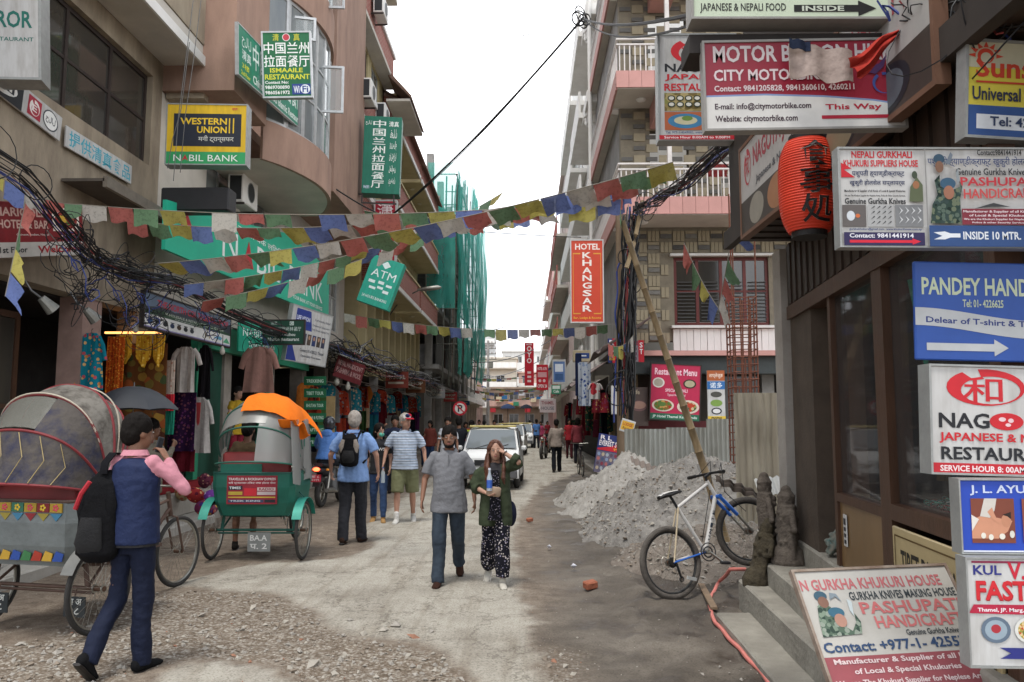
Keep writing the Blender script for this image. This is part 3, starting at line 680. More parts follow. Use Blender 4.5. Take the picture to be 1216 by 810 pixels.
mb = MB(); slab(mb, FO, FU, FN, fy(3.35), fy(7.3), .1, 3.3, 1.9, 2.0, DARKIN); mb.bb((2.62,7.4,.1),(8,7.75,3.29), PLAST); mb.bb((2.03,3.38,.1),(5,3.52,3.29), PLAST); mb.build('inner_wall', None, R1, True)
# door opening between 6.0 and 6.55
part('door', R1, [((2.55,6.05,.66),(2.6,6.5,2.9), WOOD)])
# glazed bay with lower panel (Y 5.2-6.0), shop window (Y 3.4-5.1)
MAPLE = M('varnished_panel', (.19,.115,.05), .35, .15, 3, stretch=(2,2,.3)); SHOPG = sheet('shopfront_glass', (.1,.1,.1), .22, .03)
mb = MB(); slab(mb, FO, FU, FN, fy(5.22), fy(5.93), .66, 1.12, .01, .06, MAPLE); mb.build('lower_panel', None, R1, True)
mb = MB(); slab(mb, FO, FU, FN, fy(4.75), fy(4.93), .4, 3.0, -.02, .12, WOOD); slab(mb, FO, FU, FN, fy(5.93), fy(6.0), .6, 3.0, -.01, .1, WOOD); slab(mb, FO, FU, FN, fy(4.93), fy(5.93), 1.12, 1.18, -.012, .1, WOOD); slab(mb, FO, FU, FN, fy(4.93), fy(5.22), .5, 1.12, .0, .08, MAPLE)
slab(mb, FO, FU, FN, fy(3.35), fy(4.75), 1.13, 1.22, -.025, .12, WOOD); slab(mb, FO, FU, FN, fy(3.35), fy(4.75), .38, .44, -.02, .1, WOOD); slab(mb, FO, FU, FN, fy(3.35), fy(3.45), .44, 3.0, -.01, .1, WOOD); slab(mb, FO, FU, FN, fy(3.35), fy(7.3), 2.62, 2.74, -.03, .1, WOOD)
mb.build('shopfront_frame', None, R1, True)
for a, b_, z in ((3.45,4.75,1.22), (4.93,5.93,1.18)):
    mb = MB(); slab(mb, FO, FU, FN, fy(a), fy(b_), z, 2.62, .03, .038, SHOPG); mb.build('pane', None, R1, True)
y = 3.4; k = 0
while y < 7.28:     # slatted valance above the shopfront
    mb = MB(); slab(mb, FO, FU, FN, fy(y), fy(y+.085), 2.75, 3.3, -.02-(k % 2)*.012, .05, SLAT); mb.build('slat', None, R1, True); y += .1; k += 1
DK2 = M('dark_upper_wall', (.035,.027,.022), .8, .3, 3)
part('upper_floor', R1, [((1.93,1.0,3.42),(8,7.4,4.6), DK2), ((2.1,1.0,4.6),(8,7.4,9.5), DK2), ((1.9,1.0,9.5),(8,7.6,9.7), DK2)])
y = 1.0; k = 0
while y < 7.3:
    mb = MB(); mb.bb((1.88,y,3.36+(k % 2)*.012),(3.6,y+.10,3.42), SLAT); mb.build('soffit_slat', None, R1, True); y += .115; k += 1
part('fascia', R1, [((1.86,1.0,3.30),(1.93,7.4,3.46), DK2)])
part('side_wall', R1, [((4.1,2,0),(4.3,7.4,3.29), PLAST)])
# goods inside the shop window
def vx(y, n_): p = FO+FU*fy(y)+FN*n_; return p
for i, (y, z) in enumerate(((4.5,1.75),(4.27,1.72),(4.62,2.35),(4.4,2.33),(4.2,2.36),(4.0,2.34))):
    t = thing('necklace_bust', ['white display bust with green bead necklace on the lower shelf, nearest the door frame', 'white display bust with dark necklace on the lower shelf behind the restaurant board','pale necklace bust at the upper shelf end nearest the door frame','second pale necklace bust on the upper shelf','third pale necklace bust on the upper shelf, behind the blue sign','necklace bust on the upper shelf farthest from the door frame'][i], 'display bust', vx(y, .35)+Vector((0,0,z)), 0, 'necklace busts in the shop window')
    mb = MB(smooth=50); mb.loft([(0,0,-.18),(0,0,-.1),(0,0,.0),(0,0,.07),(0,0,.12)], [(.05,.09),(.055,.095),(.05,.085),(.03,.035),(.03,.03)], 12, M('bust_cloth', (.5,.48,.42), .9), True, (0,1,0) if False else (1,0,0)); mb.build('bust', None, t)
    mb = MB(); mb.tube([(-.062,-.05,.05),(-.068,-.03,-.06),(-.07,0,-.12),(-.068,.03,-.06),(-.062,.05,.05)], .008, 5, ink('2E6B4A' if i % 2 == 0 else '1F1F2A')); mb.build('necklace', None, t)
mb = MB(); slab(mb, FO, FU, FN, fy(3.45), fy(4.74), 2.1, 2.13, .15, .7, ALU); slab(mb, FO, FU, FN, fy(3.45), fy(4.74), 1.5, 1.53, .15, .7, WOOD); slab(mb, FO, FU, FN, fy(3.45), fy(4.74), 1.18, 1.21, .1, 1.0, M('maroon_cloth', (.13,.02,.025), .9)); mb.build('display_shelf', None, R1, True)
mb = MB(); r_ = random.Random(5)
for i in range(260):
    p = vx(r_.uniform(3.5,4.7), r_.uniform(.12,.5)); mb.torus((p.x,p.y,1.22+r_.random()*.05), .02, .004, (r_.random(),r_.random(),1), 8, 3, [ink('2F6B66'), ink('3F8F7A'), ink('9FB0A8'), ink('7A2A2A')][i % 4])
o = mb.build('bead_bracelets'); kind(o, 'stuff'); tag(o, 'heap of turquoise bead bracelets along the bottom of the shop window', 'bracelets')
for i, (y, c, z0, z1) in enumerate(((4.55,'3A2F6A',1.23,1.48),(4.42,'7A1F2A',1.23,1.45),(4.3,'23507A',1.23,1.5),(4.15,'5F1F5A',1.23,1.47),(5.3,'31506B',1.3,1.9),(5.55,'6B5A3A',1.3,1.75))):
    p = vx(y, .6); t = MB(); t.loft([(p.x,p.y,z0),(p.x,p.y,(z0+z1)/2),(p.x,p.y,z1)], [(.05,.06),(.06,.05),(.045,.05)], 10, fab(c)); o = t.build('folded_scarf'); tag(o, ['violet','dark red','blue','plum','tall slate blue','tall olive'][i]+' rolled scarf standing behind the shop window glass', 'scarf', 'rolled scarves in the shop window')
mb = MB(); p = vx(5.45, .5); mb.ell((p.x+.1,p.y,2.35),(.1,.2,.25), M('lacquer', (.05,.035,.03), .3), 14, 10); tag(mb.build('dark_hat'), 'dark rounded hat hanging inside the doorway glass', 'hat')
for i, (y, z, h_) in enumerate(((4.6,2.35,.35),(4.52,2.1,.3))):
    p = vx(y, .12); mb = MB(); mb.add([(p.x,p.y-.09,z+h_/2),(p.x,p.y+.09,z+h_/2),(p.x+.01,p.y,z-h_/2)], [(0,1,2)], ink('14876B')); q = mb.build('green_pennant'); s_ = q.modifiers.new('s', 'SOLIDIFY'); s_.thickness = .004
    tag(q, ['upper green triangular pennant inside the shop window top corner', 'lower green triangular pennant inside the shop window'][i], 'pennant')
# steps
def edge_step(x_at7, slope, y0, y1, z, m, name, z0=-.05, depth=1.2):
    mb = MB(); a = Vector((x_at7+slope*(y0-7), y0, 0)); b_ = Vector((x_at7+slope*(y1-7), y1, 0)); n_ = 14; bv = .015
    prof = [(0,z0),(0,z-bv),(bv,z),(depth,z)]; P = []
    for i in range(n_+1):
        p = a.lerp(b_, i/n_); jit = .008*noise.noise(Vector((i*1.7, z*9, 0))); P.append([Vector((p.x+u+(jit if u < .1 else 0), p.y, v)) for u, v in prof])
    mb.grid(P, m); fs = [tuple(p) for p in P[-1]]+[(P[-1][-1].x, P[-1][-1].y, z0)]; mb.add(fs, [tuple(range(len(fs)))], m)
    fs = [tuple(p) for p in P[0]]+[(P[0][-1].x, P[0][-1].y, z0)]; mb.add(fs, [tuple(range(len(fs)))[::-1]], m)
    return mb.build(name, None, STEPS, True)
STEPM = M('worn_step_concrete', (.34,.32,.27), .85, .3, 3.2, .6, 25, col2=(.17,.155,.13), detail=9)
STEPS = thing('shop_steps', 'worn grey concrete steps in front of the dark shop at the right', 'steps', (2, 5.5, 0))
edge_step(1.60, .03, 2.6, 6.95, .09, STEPM, 'kerb_slab'); edge_step(1.88, .05, 2.6, 7.35, .29, STEPM, 'step', .0, 1.3); edge_step(2.07, .09, 2.6, 7.3, .47, STEPM, 'step', .0, 1.2); edge_step(2.37, .13, 2.6, 7.25, .655, STEPM, 'step', .0, .9)
# ================================================================== RIGHT R2: tiled building with pink balconies
R2 = thing('pink_balcony_building', 'grey and tan tiled building with pink balconies and white railings behind the rubble plot', 'building', (4, 20, 0))
TANT = M('tan_tile', (.33,.28,.19), .75, .12, 5); GRYT = M('grey_tile', (.13,.125,.115), .75, .2, 5); JOINT = M('tile_joint', (.22,.19,.14), .9)
RW = M('dark_red_frame', (.13,.025,.02), .5, .2, 5)
mb = MB(); holed(mb, (0,20.05,0), X_, Y_, 2.45, 9, 3.7, 12.5, [(3.75,6.15,4.1,5.85), (3.2,4.2,7.3,9.2), (5.0,6.3,7.3,9.4), (3.2,4.2,10.5,12.3)], .3, JOINT)
mb.bb((2.45,20.36,3.7),(2.7,27,16), GREYP); mb.bb((8.7,20.4,0),(9,27,16), GREYP); mb.bb((2.45,20.05,12.5),(9,20.35,16.5), JOINT)
mb.build('wall', None, R2, True)
# basket-weave tiles as pieces
tileA = MB(); tileA.bb((.008,0,.008),(.292,.03,.112), GRYT); ta = tileA.build('wall_tile', None, None)
tv = [ta]
for q_ in ((.19,.18,.16),(.085,.08,.075)): tA = MB(); tA.bb((.008,0,.008),(.292,.03,.112), M('grey_tile%d' % (q_[0]*100), q_, .75, .25, 5)); tv.append(tA.build('wall_tile', None, None))
tileB = MB(); tileB.bb((.006,0,.008),(.094,.03,.272), TANT); tb = tileB.build('wall_tile', None, None)
def placed(src, x, z, y=20.02):
    o = src.copy(); COL.objects.link(o); o.parent = R2; o.location = (x-4, y-20, z); return o
cnt = 0
def blocked(x0, x1, z0, z1): return any(x1 > h[0]-.02 and x0 < h[1]+.02 and z1 > h[2]-.02 and z0 < h[3]+.02 for h in [(3.66,6.24,3.4,5.95)])
rowz = 3.72; r = 0; extra = MB()
while rowz < 6.5:
    x = 2.46+(r % 2)*.32; 
    while x < 6.9:
        if not blocked(x, x+.3, rowz, rowz+.12) and x > 2.44:
            if cnt < 290: placed(tv[(cnt*7+r) % 3], x, rowz); cnt += 1
            else: extra.bb((x+.008,20.02,rowz+.008),(x+.292,20.05,rowz+.112), GRYT)
        for k in range(3):
            if not blocked(x+.32+.1*k, x+.42+.1*k, rowz, rowz+.28):
                xx = x+.32+.1*k
                if xx < 6.9:
                    if cnt < 290: placed(tb, xx, rowz-.08); cnt += 1
                    else: extra.bb((xx+.006,20.02,rowz-.072),(xx+.094,20.05,rowz+.192), TANT)
        if not blocked(x, x+.3, rowz+.12, rowz+.28): extra.bb((x+.008,20.025,rowz+.125),(x+.292,20.05,rowz+.20), TANT)
        x += .64
    rowz += .29; r += 1
r = 0; z = 7.2
while z < 16:
    x = 2.46+(r % 2)*.32
    while x < 8.5: extra.bb((x+.008,20.02,z+.008),(x+.292,20.05,z+.112), GRYT); extra.bb((x+.33,20.02,z-.05),(x+.62,20.05,z+.16), TANT); x += .64
    z += .29; r += 1
o = extra.build('small_wall_tile', None, R2, True); kind(o, 'stuff')
[bpy.data.objects.remove(q_) for q_ in tv]; bpy.data.objects.remove(tb)
wnd = window(R2, (0,20.05,0), X_, Y_, 3.75, 6.15, 4.1, 5.85, 4, 2, RW, DKWIN, .06, .08)
mb = MB()
for k in range(4):
    for j in range(12): mb.box((4.06+k*.6, 20.085, 4.22+j*.09), (.44,.03,.012), M('blind_slat', (.10,.10,.10), .6), (rad(30),0,0))
mb.build('shutter_louvre', None, R2, True)
part('window_ledge', R2, [((3.65,19.85,4.02),(6.25,20.05,4.08), WHITEP)]); part('lintel_trim', R2, [((3.65,19.9,5.86),(6.25,20.04,5.92), WHITEP)])
for k in range(15): part('fluted_panel', R2, [((3.7+k*.17,19.98-.01*(k % 2),3.42),(3.7+k*.17+.16,20.05,4.0), WHITEP)])
part('pink_ledge', R2, [((2.4,19.3,3.28),(9,20.0,3.4), PINK)])
part('shop_fascia', R2, [((2.6,19.5,2.85),(9,19.98,3.27), M('dark_fascia', (.055,.065,.065), .6))])
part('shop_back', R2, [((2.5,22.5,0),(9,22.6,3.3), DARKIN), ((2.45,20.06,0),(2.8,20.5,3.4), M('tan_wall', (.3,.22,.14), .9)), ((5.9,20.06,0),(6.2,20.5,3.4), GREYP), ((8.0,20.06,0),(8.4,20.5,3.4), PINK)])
part('shop_front', R2, [((2.8,20.2,0),(5.9,20.26,1.7), M('maroon_panel', (.14,.03,.035), .7)), ((2.8,20.2,1.7),(5.9,20.24,2.85), DKWIN)])
BALW = M('balcony_white', (.62,.58,.55), .6)
for lv, z in enumerate((6.75, 9.9, 13.05)):
    y0 = 18.75; zz = z
    part('balcony_slab', R2, [((2.25,y0,zz-.14),(9,20.0,zz), SOFF), ((2.25,20.4,zz-.14),(2.95,26.5,zz), SOFF)])
    for k in range(22):
        x0 = 2.2+k*.31; part('pink_tile', R2, [((x0+.004,y0-.04,zz-.12),(x0+.306,y0-.005,zz+.30), PINK)])
    mb = MB(); mb.bb((2.2,y0,zz+.001),(9,y0+.12,zz+.295), PINK); mb.bb((2.2,y0+.12,zz-.12),(2.26,26.5,zz+.3), PINK); mb.build('balcony_edge', None, R2, True)
    mb = MB(); x = 2.28
    for q in (1.12, .98): mb.bb((2.22,y0+.02,zz+q),(9,y0+.07,zz+q+.04), BALW); mb.bb((2.22,y0+.07,zz+q+.001),(2.27,26.5,zz+q+.039), BALW)
    mb.build('rail', None, R2, True)
    bal = MB(); bal.bb((-.014,-.014,0),(.014,.014,.70), BALW); bo = bal.build('baluster', None, R2); bo.location = (2.3-4, y0+.045-20, zz+.3); nb = 0
    x = 2.42
    while x < 8.2: q = bo.copy(); COL.objects.link(q); q.location = (x-4, y0+.045-20, zz+.3); x += .13
    yb = y0+.2
    while yb < 26.3: q = bo.copy(); COL.objects.link(q); q.location = (2.245-4, yb-20, zz+.3); yb += .2
    part('post', R2, [((3.42,y0-.02,zz+.3),(3.52,y0+.1,zz+3.0), BALW)])
    part('beam', R2, [((3.2,y0+.14,zz+2.45),(3.75,20.0,zz+3.0), PINK)])
    mb = MB(); mb.ell((2.9,19.4,zz-.15),(.13,.13,.06), WHITEP, 12, 6); mb.ell((2.65,22.4,zz-.15),(.1,.1,.05), WHITEP, 10, 5); mb.build('ceiling_lamp', None, R2, True)
part('street_wall', R2, [((2.95,20.4,3.7),(3.1,26.5,16), GREYP)])
# drying laundry on first balcony
for i, (x, c, w_, h_) in enumerate(((5.3,'B5502F',.4,.5),(5.9,'D8CFC8',.3,.6),(6.3,'2F4F9A',.35,.7),(4.4,'8A3A3A',.5,.35),(6.9,'203A7A',.4,.4))):
    mb = MB(); mb.grid([[Vector((x+w_*u/6+.02*math.sin(v), 18.95+.03*math.sin(u*1.7+i), 7.95-h_*v/6)) for u in range(7)] for v in range(7)], fab(c), .01); tag(mb.build('laundry'), ['rust coloured','off white','blue','dark red','navy'][i]+' garment drying behind the first floor balcony railing', 'laundry', 'clothes drying on the pink balcony')
# ================================================================== RIGHT R3: white columned building
R3 = thing('white_columned_building', 'tall white building with stacked corinthian columns and drainpipe next to the pink balconies', 'building', (2.6, 33, 0))
mb = MB(); H = []
z = 3.6
while z < 19:
    y = 28.0
    while y < 44: H.append((y, y+1.1, z+.7, z+2.2)); y += 2.3
    z += 3.15
holed(mb, (2.75,0,0), Y_, X_, 26.8, 46, 3.4, 21, H, .3, WHITEP); mb.bb((2.75,26.55,0),(8,26.79,21), WHITEP)
mb.build('wall', None, R3, True)
for h_ in H: window(R3, (2.75,0,0), Y_, X_, h_[0], h_[1], h_[2], h_[3], 2, 1, ALU, DKWIN, .08, .06)
for z in (3.4, 6.55, 9.7, 12.85, 16.0):
    part('balcony_slab', R3, [((1.95,28.5,z),(2.74,34,z+.2), WHITEP), ((2.0,35,z),(2.74,45.5,z+.2), WHITEP), ((1.95,28.5,z+.2),(2.03,34,z+1.0), WHITEP), ((2.0,35,z+.2),(2.08,45.5,z+1.0), WHITEP)])
    for y in (27.6,):
        mb = MB(smooth=40); mb.loft([(2.45,y,z+.2),(2.45,y,z+.35),(2.45,y,z+.36),(2.45,y,z+2.5)], [.3,.3,.22,.2], 16, WHITEP); mb.build('column', None, R3, True)
        mb = MB(smooth=40); mb.loft([(2.45,y,z+2.5),(2.45,y,z+2.6),(2.45,y,z+2.8),(2.45,y,z+2.82),(2.45,y,z+2.95)], [.2,.26,.33,.36,.36], 8, WHITEP)
        for k in range(8):
            for rz in (.08,.2): mb.ell((2.45+.29*math.cos(k*PI/4), y+.29*math.sin(k*PI/4), z+2.5+rz), (.07,.07,.09), WHITEP, 6, 4)
        mb.build('capital', None, R3, True)
    part('string_course', R3, [((2.1,26.5,z-.2),(2.76,29,z+.19), WHITEP)])
mb = MB(); mb.cyl((2.2,26.4,3),(2.2,26.4,20),.07,8,WHITEP); mb.build('drainpipe', None, R3, True)
block('pale_pink_building', 'pale pink building with balconies beyond the white columned one', 1, 2.5, 46.3, 58, 17.5, 3.1, M('pale_pink_render', (.55,.45,.42), .9, .15, 1), balc=M('red_rail', (.4,.12,.1), .7), bal_x=.7)
block('cream_building', 'tall cream building with railed balconies further down the right side', 1, 2.7, 58.3, 72, 14.5, 3.1, CREAM, balc=WHITEP, bal_x=.7)
block('rose_building', 'rose pink building with white trim near the street end on the right', 1, 2.4, 72.4, 88, 15.5, 3.1, M('rose_render', (.58,.36,.34), .9, .15, 1), balc=WHITEP, bal_x=.6)
block('grey_building', 'light grey building at the far right end of the street', 1, 2.4, 88.4, 112, 12, 3.1, LGREY, balc=WHITEP, bal_x=.6)
def front_block(name, label, x0, x1, y, h, m, st=3, balc=None, d=8):
    t = thing(name, label, 'building', ((x0+x1)/2, y, 0)); H = []; z = .8
    while z+2.2 < h:
        x = x0+.6
        while x+1.3 < x1: H.append((x, x+1.3, z+.5, z+1.9)); x += 2.2
        z += st
    mb = MB(); holed(mb, (0,y,0), X_, Y_, x0, x1, 0, h, H, .3, m); mb.bb((x0,y+.3,0),(x0+.3,y+d,h), m); mb.bb((x1-.3,y+.3,0),(x1,y+d,h), m); mb.bb((x0-.2,y-.3,h),(x1+.2,y+d,h+.25), m); mb.build('wall', None, t, True)
    for q in H: window(t, (0,y,0), X_, Y_, q[0], q[1], q[2], q[3], 2, 1, ALU, DKWIN, .06, .08)
    if balc:
        z = 3.6
        while z+1 < h: part('balcony', t, [((x0,y-1.0,z),(x1,y-.02,z+.15), m), ((x0,y-1.05,z+.15),(x1,y-1.0,z+1.0), balc)]); z += st
    return t
front_block('terrace_building', 'pale terraced building with white parapets closing the far end of the street', -14, -1.5, 122, 11.2, CREAM, 3, WHITEP)
front_block('terrace_building', 'pink tinted building with long balconies closing the street behind the traffic', -1.2, 6, 126, 9.2, SALM, 3, WHITEP)
front_block('low_shop_row', 'low orange brown shop row with bright boards across the far end of the street', -5.2, 4.5, 112, 6.2, M('orange_brown_render', (.38,.29,.22), .9, .3, 1), 2.9, SALM)
for i in range(12):
    x = -5+.8*i; z = 2.9+.9*(i % 3)+.5*(i % 2); c = ['B8303A','D8C8A8','2F6A9A','D89A3A','3A8A6A','C8C8CC'][i % 6]; mb = MB(); mb.bb((x,110.7,z),(x+.75,110.9,z+.55+.2*(i % 2)), ink(c)); tag(mb.build('shop_board'), ['red','cream','blue','orange','green','white'][i % 6]+' board on the far end shop row, '+['upper','lower'][i > 5]+' run', 'sign', 'boards on the far shop row')
front_block('distant_building', 'taller pale grey block rising behind the street end buildings', -22, -6, 150, 18.5, LGREY, 3.1, WHITEP)
front_block('distant_building', 'white block rising behind the street end just left of the tall red hotel banner', -5, 6, 165, 16, WHITEP, 3.1)
# ================================================================== construction plot
def corr(name, label, bl, u, w_, h_, m, waves=10, amp=.02, thick=.003, cat='metal sheet', tilt=None, group=None, ripple=.0):
    t = MB(smooth=60); n_ = waves*8; u = Vector(u).normalized(); bl = Vector(bl); V = Vector(tilt) if tilt else Vector((0,0,1)); N = u.cross(V).normalized()
    P = [[bl+u*(w_*i/n_)+V*(h_*j/8)+N*(amp*math.sin(2*PI*i/8)+ripple*noise.noise(Vector((i*.07,j*.5,w_)))) for i in range(n_+1)] for j in range(9)]
    t.grid(P, m, thick); o = t.build(name); tag(o, label, cat, group); return o
GALV = M('galvanised_sheet', (.38,.395,.37), .5, .25, 2.2, metal=.35, col2=(.16,.15,.12), stretch=(1,1,.25)); RUSTY = M('rusty_sheet', (.46,.42,.33), .7, .3, 2.6, metal=.1, col2=(.27,.235,.18), stretch=(3,3,.3))
xx = 1.95
for i, (w_, h_) in enumerate(((.86,1.42),(.84,1.45),(.86,1.62),(.84,1.66),(.8,1.68))):
    corr('corrugated_sheet', 'upright grey corrugated fence sheet, %s from the street corner' % ['first','second','third','fourth','fifth'][i], (xx,16+.03*i,.12), (1,.02,0), w_, h_, GALV, 9, .018, group='corrugated sheets fencing the rubble plot'); xx += w_-.03
corr('corrugated_sheet', 'grey corrugated sheet leaning slantwise between fence and bamboo pole', (3.85,14.2,.5), (1,.1,0), .8, 1.3, GALV, 8, .02, tilt=(.45,0,.9))
corr('corrugated_sheet', 'tall stained tan corrugated sheet beside the shop corner pillar', (2.74,10.6,.35), (1,0,0), .78, 1.72, RUSTY, 9, .010, ripple=.05)
corr('corrugated_sheet', 'pale corrugated sheet lying low behind the two carvings', at(902,590,9.2), (1,.1,.12), .42, .30, M('pale_sheet', (.5,.5,.47), .5, .1), 5, .015, tilt=(0,.7,.6))
corr('corrugated_sheet', 'dark torn corrugated strip lying across the plot behind the front wheel', at(850,572,8.95), (1,.05,-.42), .66, .13, M('dark_sheet', (.06,.045,.035), .8), 5, .02, tilt=(.1,.6,.6), ripple=.04)
corr('corrugated_sheet', 'bent brown corrugated offcut poking out between the two heaps', (1.72,13.2,1.02), (1,0,-.42), .62, .2, M('dark_sheet2', (.16,.13,.11), .8), 6, .02, tilt=(0,.8,.5))
# heaps
def heap(name, label, c, rx, ry, h_, m, seed, n=120, rough=.05, power=1.3):
    mb = MB(smooth=80); P = []
    for j in range(n+1):
        row = []
        for i in range(n+1):
            u, v = -1+2*i/n, -1+2*j/n; x, y = c[0]+rx*u, c[1]+ry*v
            d = math.sqrt(u*u+v*v)*(1+.22*fbm(x+seed, y, .9, 2)); b_ = max(0, 1-d)*sstep(0, .25, 1-max(abs(u), abs(v)))
            z = h_*(1-(1-b_)**power if False else b_**.85)*(1+.18*fbm(x+seed, y, 1.6, 3))
            z += rough*b_**.3*(fbm(x, y+seed, 5, 4) if b_ > 0 else 0)+(rough*.5*fbm(x+3, y, 17, 2) if b_ > 0 else 0)
            row.append(Vector((x, y, z-.03 if b_ <= 0 else z)))
        P.append(row)
    mb.grid([r_[::-1] for r_ in P][::-1], m); o = mb.build(name); kind(o, 'stuff'); tag(o, label, 'heap'); return o, P
GRAV = M('gravel_heap', (.36,.34,.31), .95, .3, 5, 1.0, 60, col2=(.13,.12,.11), detail=10); SAND = M('sand_heap', (.40,.38,.345), .95, .2, 4, .8, 60, col2=(.22,.205,.185), detail=9)
h1, P1 = heap('gravel_heap', 'large grey gravel heap behind the bicycle in front of the metal fence', (2.72,12.6), 1.95, 2.7, 1.24, GRAV, 5, 150, .12)
h2, P2 = heap('sand_heap', 'lower pale sand heap behind and left of the gravel heap', (2.05,16.0), 1.5, 2.5, 1.0, SAND, 11, 110, .11)
h3, P3 = heap('rubble_heap', 'low muddy rubble spread around the feet of the leaning bicycle', (2.5,9.9), 1.5, 1.6, .46, M('muddy_rubble', (.26,.225,.19), .95, .3, 6, 1., 50, col2=(.14,.115,.095), detail=9), 23, 110, .09)
mb = MB(); r_ = random.Random(9)
for P, N_ in ((P1, 8000), (P2, 1800), (P3, 3200)):
    for k in range(N_):
        i, j = r_.randrange(3, len(P)-3), r_.randrange(3, len(P)-3); p = P[j][i]
        if p.z < .02: continue
        stone(mb, p.x+r_.uniform(-.02,.02), p.y+r_.uniform(-.02,.02), p.z+.004, .009+.034*r_.random()**3.2, STN[0 if r_.random() < .35 else 1 if r_.random() < .6 else 2], r_)
o = mb.build('gravel_stones'); kind(o, 'stuff'); tag(o, 'loose stones covering the gravel and sand heaps', 'gravel')
# rebar column
RB = M('rusty_rebar', (.17,.06,.035), .8, .3, 12)
t = thing('rebar_cage', 'rusty square rebar column cage with starter bars standing by the fence', 'rebar column', (3.52, 13, 0))
for i in range(4):
    for j in range(3):
        if i in (0, 3) or j in (0, 2): mb = MB(); x, y = -.19+.125*i, -.19+.19*j; mb.tube([(x,y,0),(x,y,2),(x+.01*(i-1),y,3.7 if (i+j) % 3 else 5.4+.2*i)], .013, 6, RB); mb.build('bar', None, t)
for k in range(30):
    mb = MB(); z = .2+.12*k; q = .2; mb.tube([(-q,-q,z),(q,-q,z+.01),(q,q,z),(-q,q,z-.01),(-q,-q,z)], .008, 4, RB); mb.build('tie', None, t)
t = thing('rebar_bundle', 'thin rusty rods leaning upright between the rebar cage and tan sheet', 'rebar', (3.05, 11.5, 0))
for i in range(4): mb = MB(); mb.tube([(i*.05,0,0),(i*.05+.02,.05,2.2+.2*i)], .011, 5, RB); mb.build('bar', None, t)
# ================================================================== SIGNS
WP = M('white_panel', (.56,.56,.55), .5, .1, 4, col2=(.36,.345,.32), stretch=(3,3,.5), mid=.40, width=.18); GP = lambda h: M('panel_'+h, hx(h), .5, .2, 4, stretch=(3,3,.5))
BOXM = metalm('9A9C9A', .45, .4); SIGNFR = M('sign_frame', (.30,.29,.27), .5, .2, 6)
def F(x0, y0, x1, y1, Y, Y2=None, dyl=0, dyr=0):
    Y2 = Y2 or Y; return at(x0, y1, Y), at(x1, y1+dyr, Y2), at(x0, y0, Y)
def SW(x0, yb0, x1, yb1, yt0, X):     # along the wall plane x = X
    return wall(x0, yb0, X), wall(x1, yb1, X), wall(x0, yt0, X)
# --- left
sign('lightbox_sign', 'white lightbox sign with red tulip and green lettering at top left corner', *F(-110,-70,48,91,8.6,8.9,0,3), WP, [('p',[(88,79),(93,83),(98,82),(96,79.5),(98,77),(93,76)],'C2263A'), ('p',[(80,82),(82,79),(85,77),(84,80)],'1E8A7A'), ('t','Since 2004',83.5,66,97.5,71,'3A3F44',.01), ('t','MIRROR',44,38,94,51,'1A6B60',.03), ('t','RESTAURANT',60,28,95,31,'1A6B60',.01)], thick=.28, frame=BOXM, fw=.03, cat='lightbox')
sign('window_strip_sign', 'white strip sign with wifi, red square and halal badges under the dark window', *SW(-60,66,71,168,28,-6.24), WP, [('r',0,0,60,100,'20242A'), ('o',38,50,17,36,'E8E8E4'), ('t','Wi',26,38,36,66,'20242A',.05), ('r',38,34,52,68,'20242A'), ('t','Fi',40,38,50,64,'E8E8E4',.04), ('r',65,12,78,88,'A82A3E'), ('ring',71.5,50,5,30,.35,'EDE6E0'), ('t','E',69,36,74,62,'EDE6E0',.05), ('o',88,50,8,40,'3B4048'), ('o',88,50,7,35,'E8E8E4'), ('t','حلال',83,34,93,66,'20242A',.03)], thick=.03)
sign('window_strip_sign', 'white strip sign with blue chinese lettering under the right part of the dark window', *SW(78,174,156,219,148,-6.23), WP, [('t','提供清真食品',4,12,97,88,'3FA3B8',.03)], thick=.03)
sign('lightbox_sign', 'yellow and navy money transfer lightbox with green bank strip on the brown building', *F(196,123,292,195,12.2,12.3,0,1), GP('D8B11E'), [('r',0,0,100,21,'2F9A5C'), ('r',9,30,93,84,'1B2230'), ('t','WESTERN',17,66,75,77,'E8C22A',.045), ('t','UNION',38,52,75,63,'E8C22A',.045), ('r',77.5,52,79,77,'E8C22A'), ('r',82.5,52,84,77,'E8C22A'), ('t','मनी ट्रान्सफर',40,36,84,48,'C9C9C0',.01), ('t','N▲BIL BANK' if False else 'N  BIL BANK',10,5.5,90,16,'E6EEE8',.0), ('p',[(20.5,6),(24.3,16.5),(28,6),(24.3,9)],'B8303A'), ('t','खाता ▲' if False else 'खाता',81,90,88,94,'B8303A',.01)], thick=.22, frame=BOXM, fw=.02, cat='lightbox')
sign('restaurant_sign', 'square green restaurant sign with white chinese lettering hung before the rounded bay', *F(313,38,371,116,13.5,13.6,0,-1), GP('14693F'), [('t','清',22,86,35,97,'C9C63A',.02), ('t','真',65,86,78,97,'C9C63A',.02), ('o',50,91.5,8,6,'E8E0E0'), ('o',50,91.5,6.5,5,'C23A48'), ('t','中国兰州',3,66,97,84,'F0F2EE',.01), ('t','拉面餐厅',3,46,97,64,'F0F2EE',.01), ('t','ISMAAILE',15,37.5,82,44.5,'D6D63A',.035), ('t','RESTAURANT',4,27,96,35,'D6D63A',.035), ('t','Contact No:',4,20.5,52,25,'F0F2EE',.03), ('t','9869700890',4,12.5,54,18,'F0F2EE',.03), ('t','9860561972',4,4.5,54,10,'F0F2EE',.03), ('r',59,4,97,20,'27408A'), ('t','Wi',62,6,74,17,'E8EEF4',.05), ('o',86,12,10,7,'E8EEF4'), ('t','Fi',80,7,92,17,'27408A',.05)], thick=.08, frame=ALU, fw=.03)
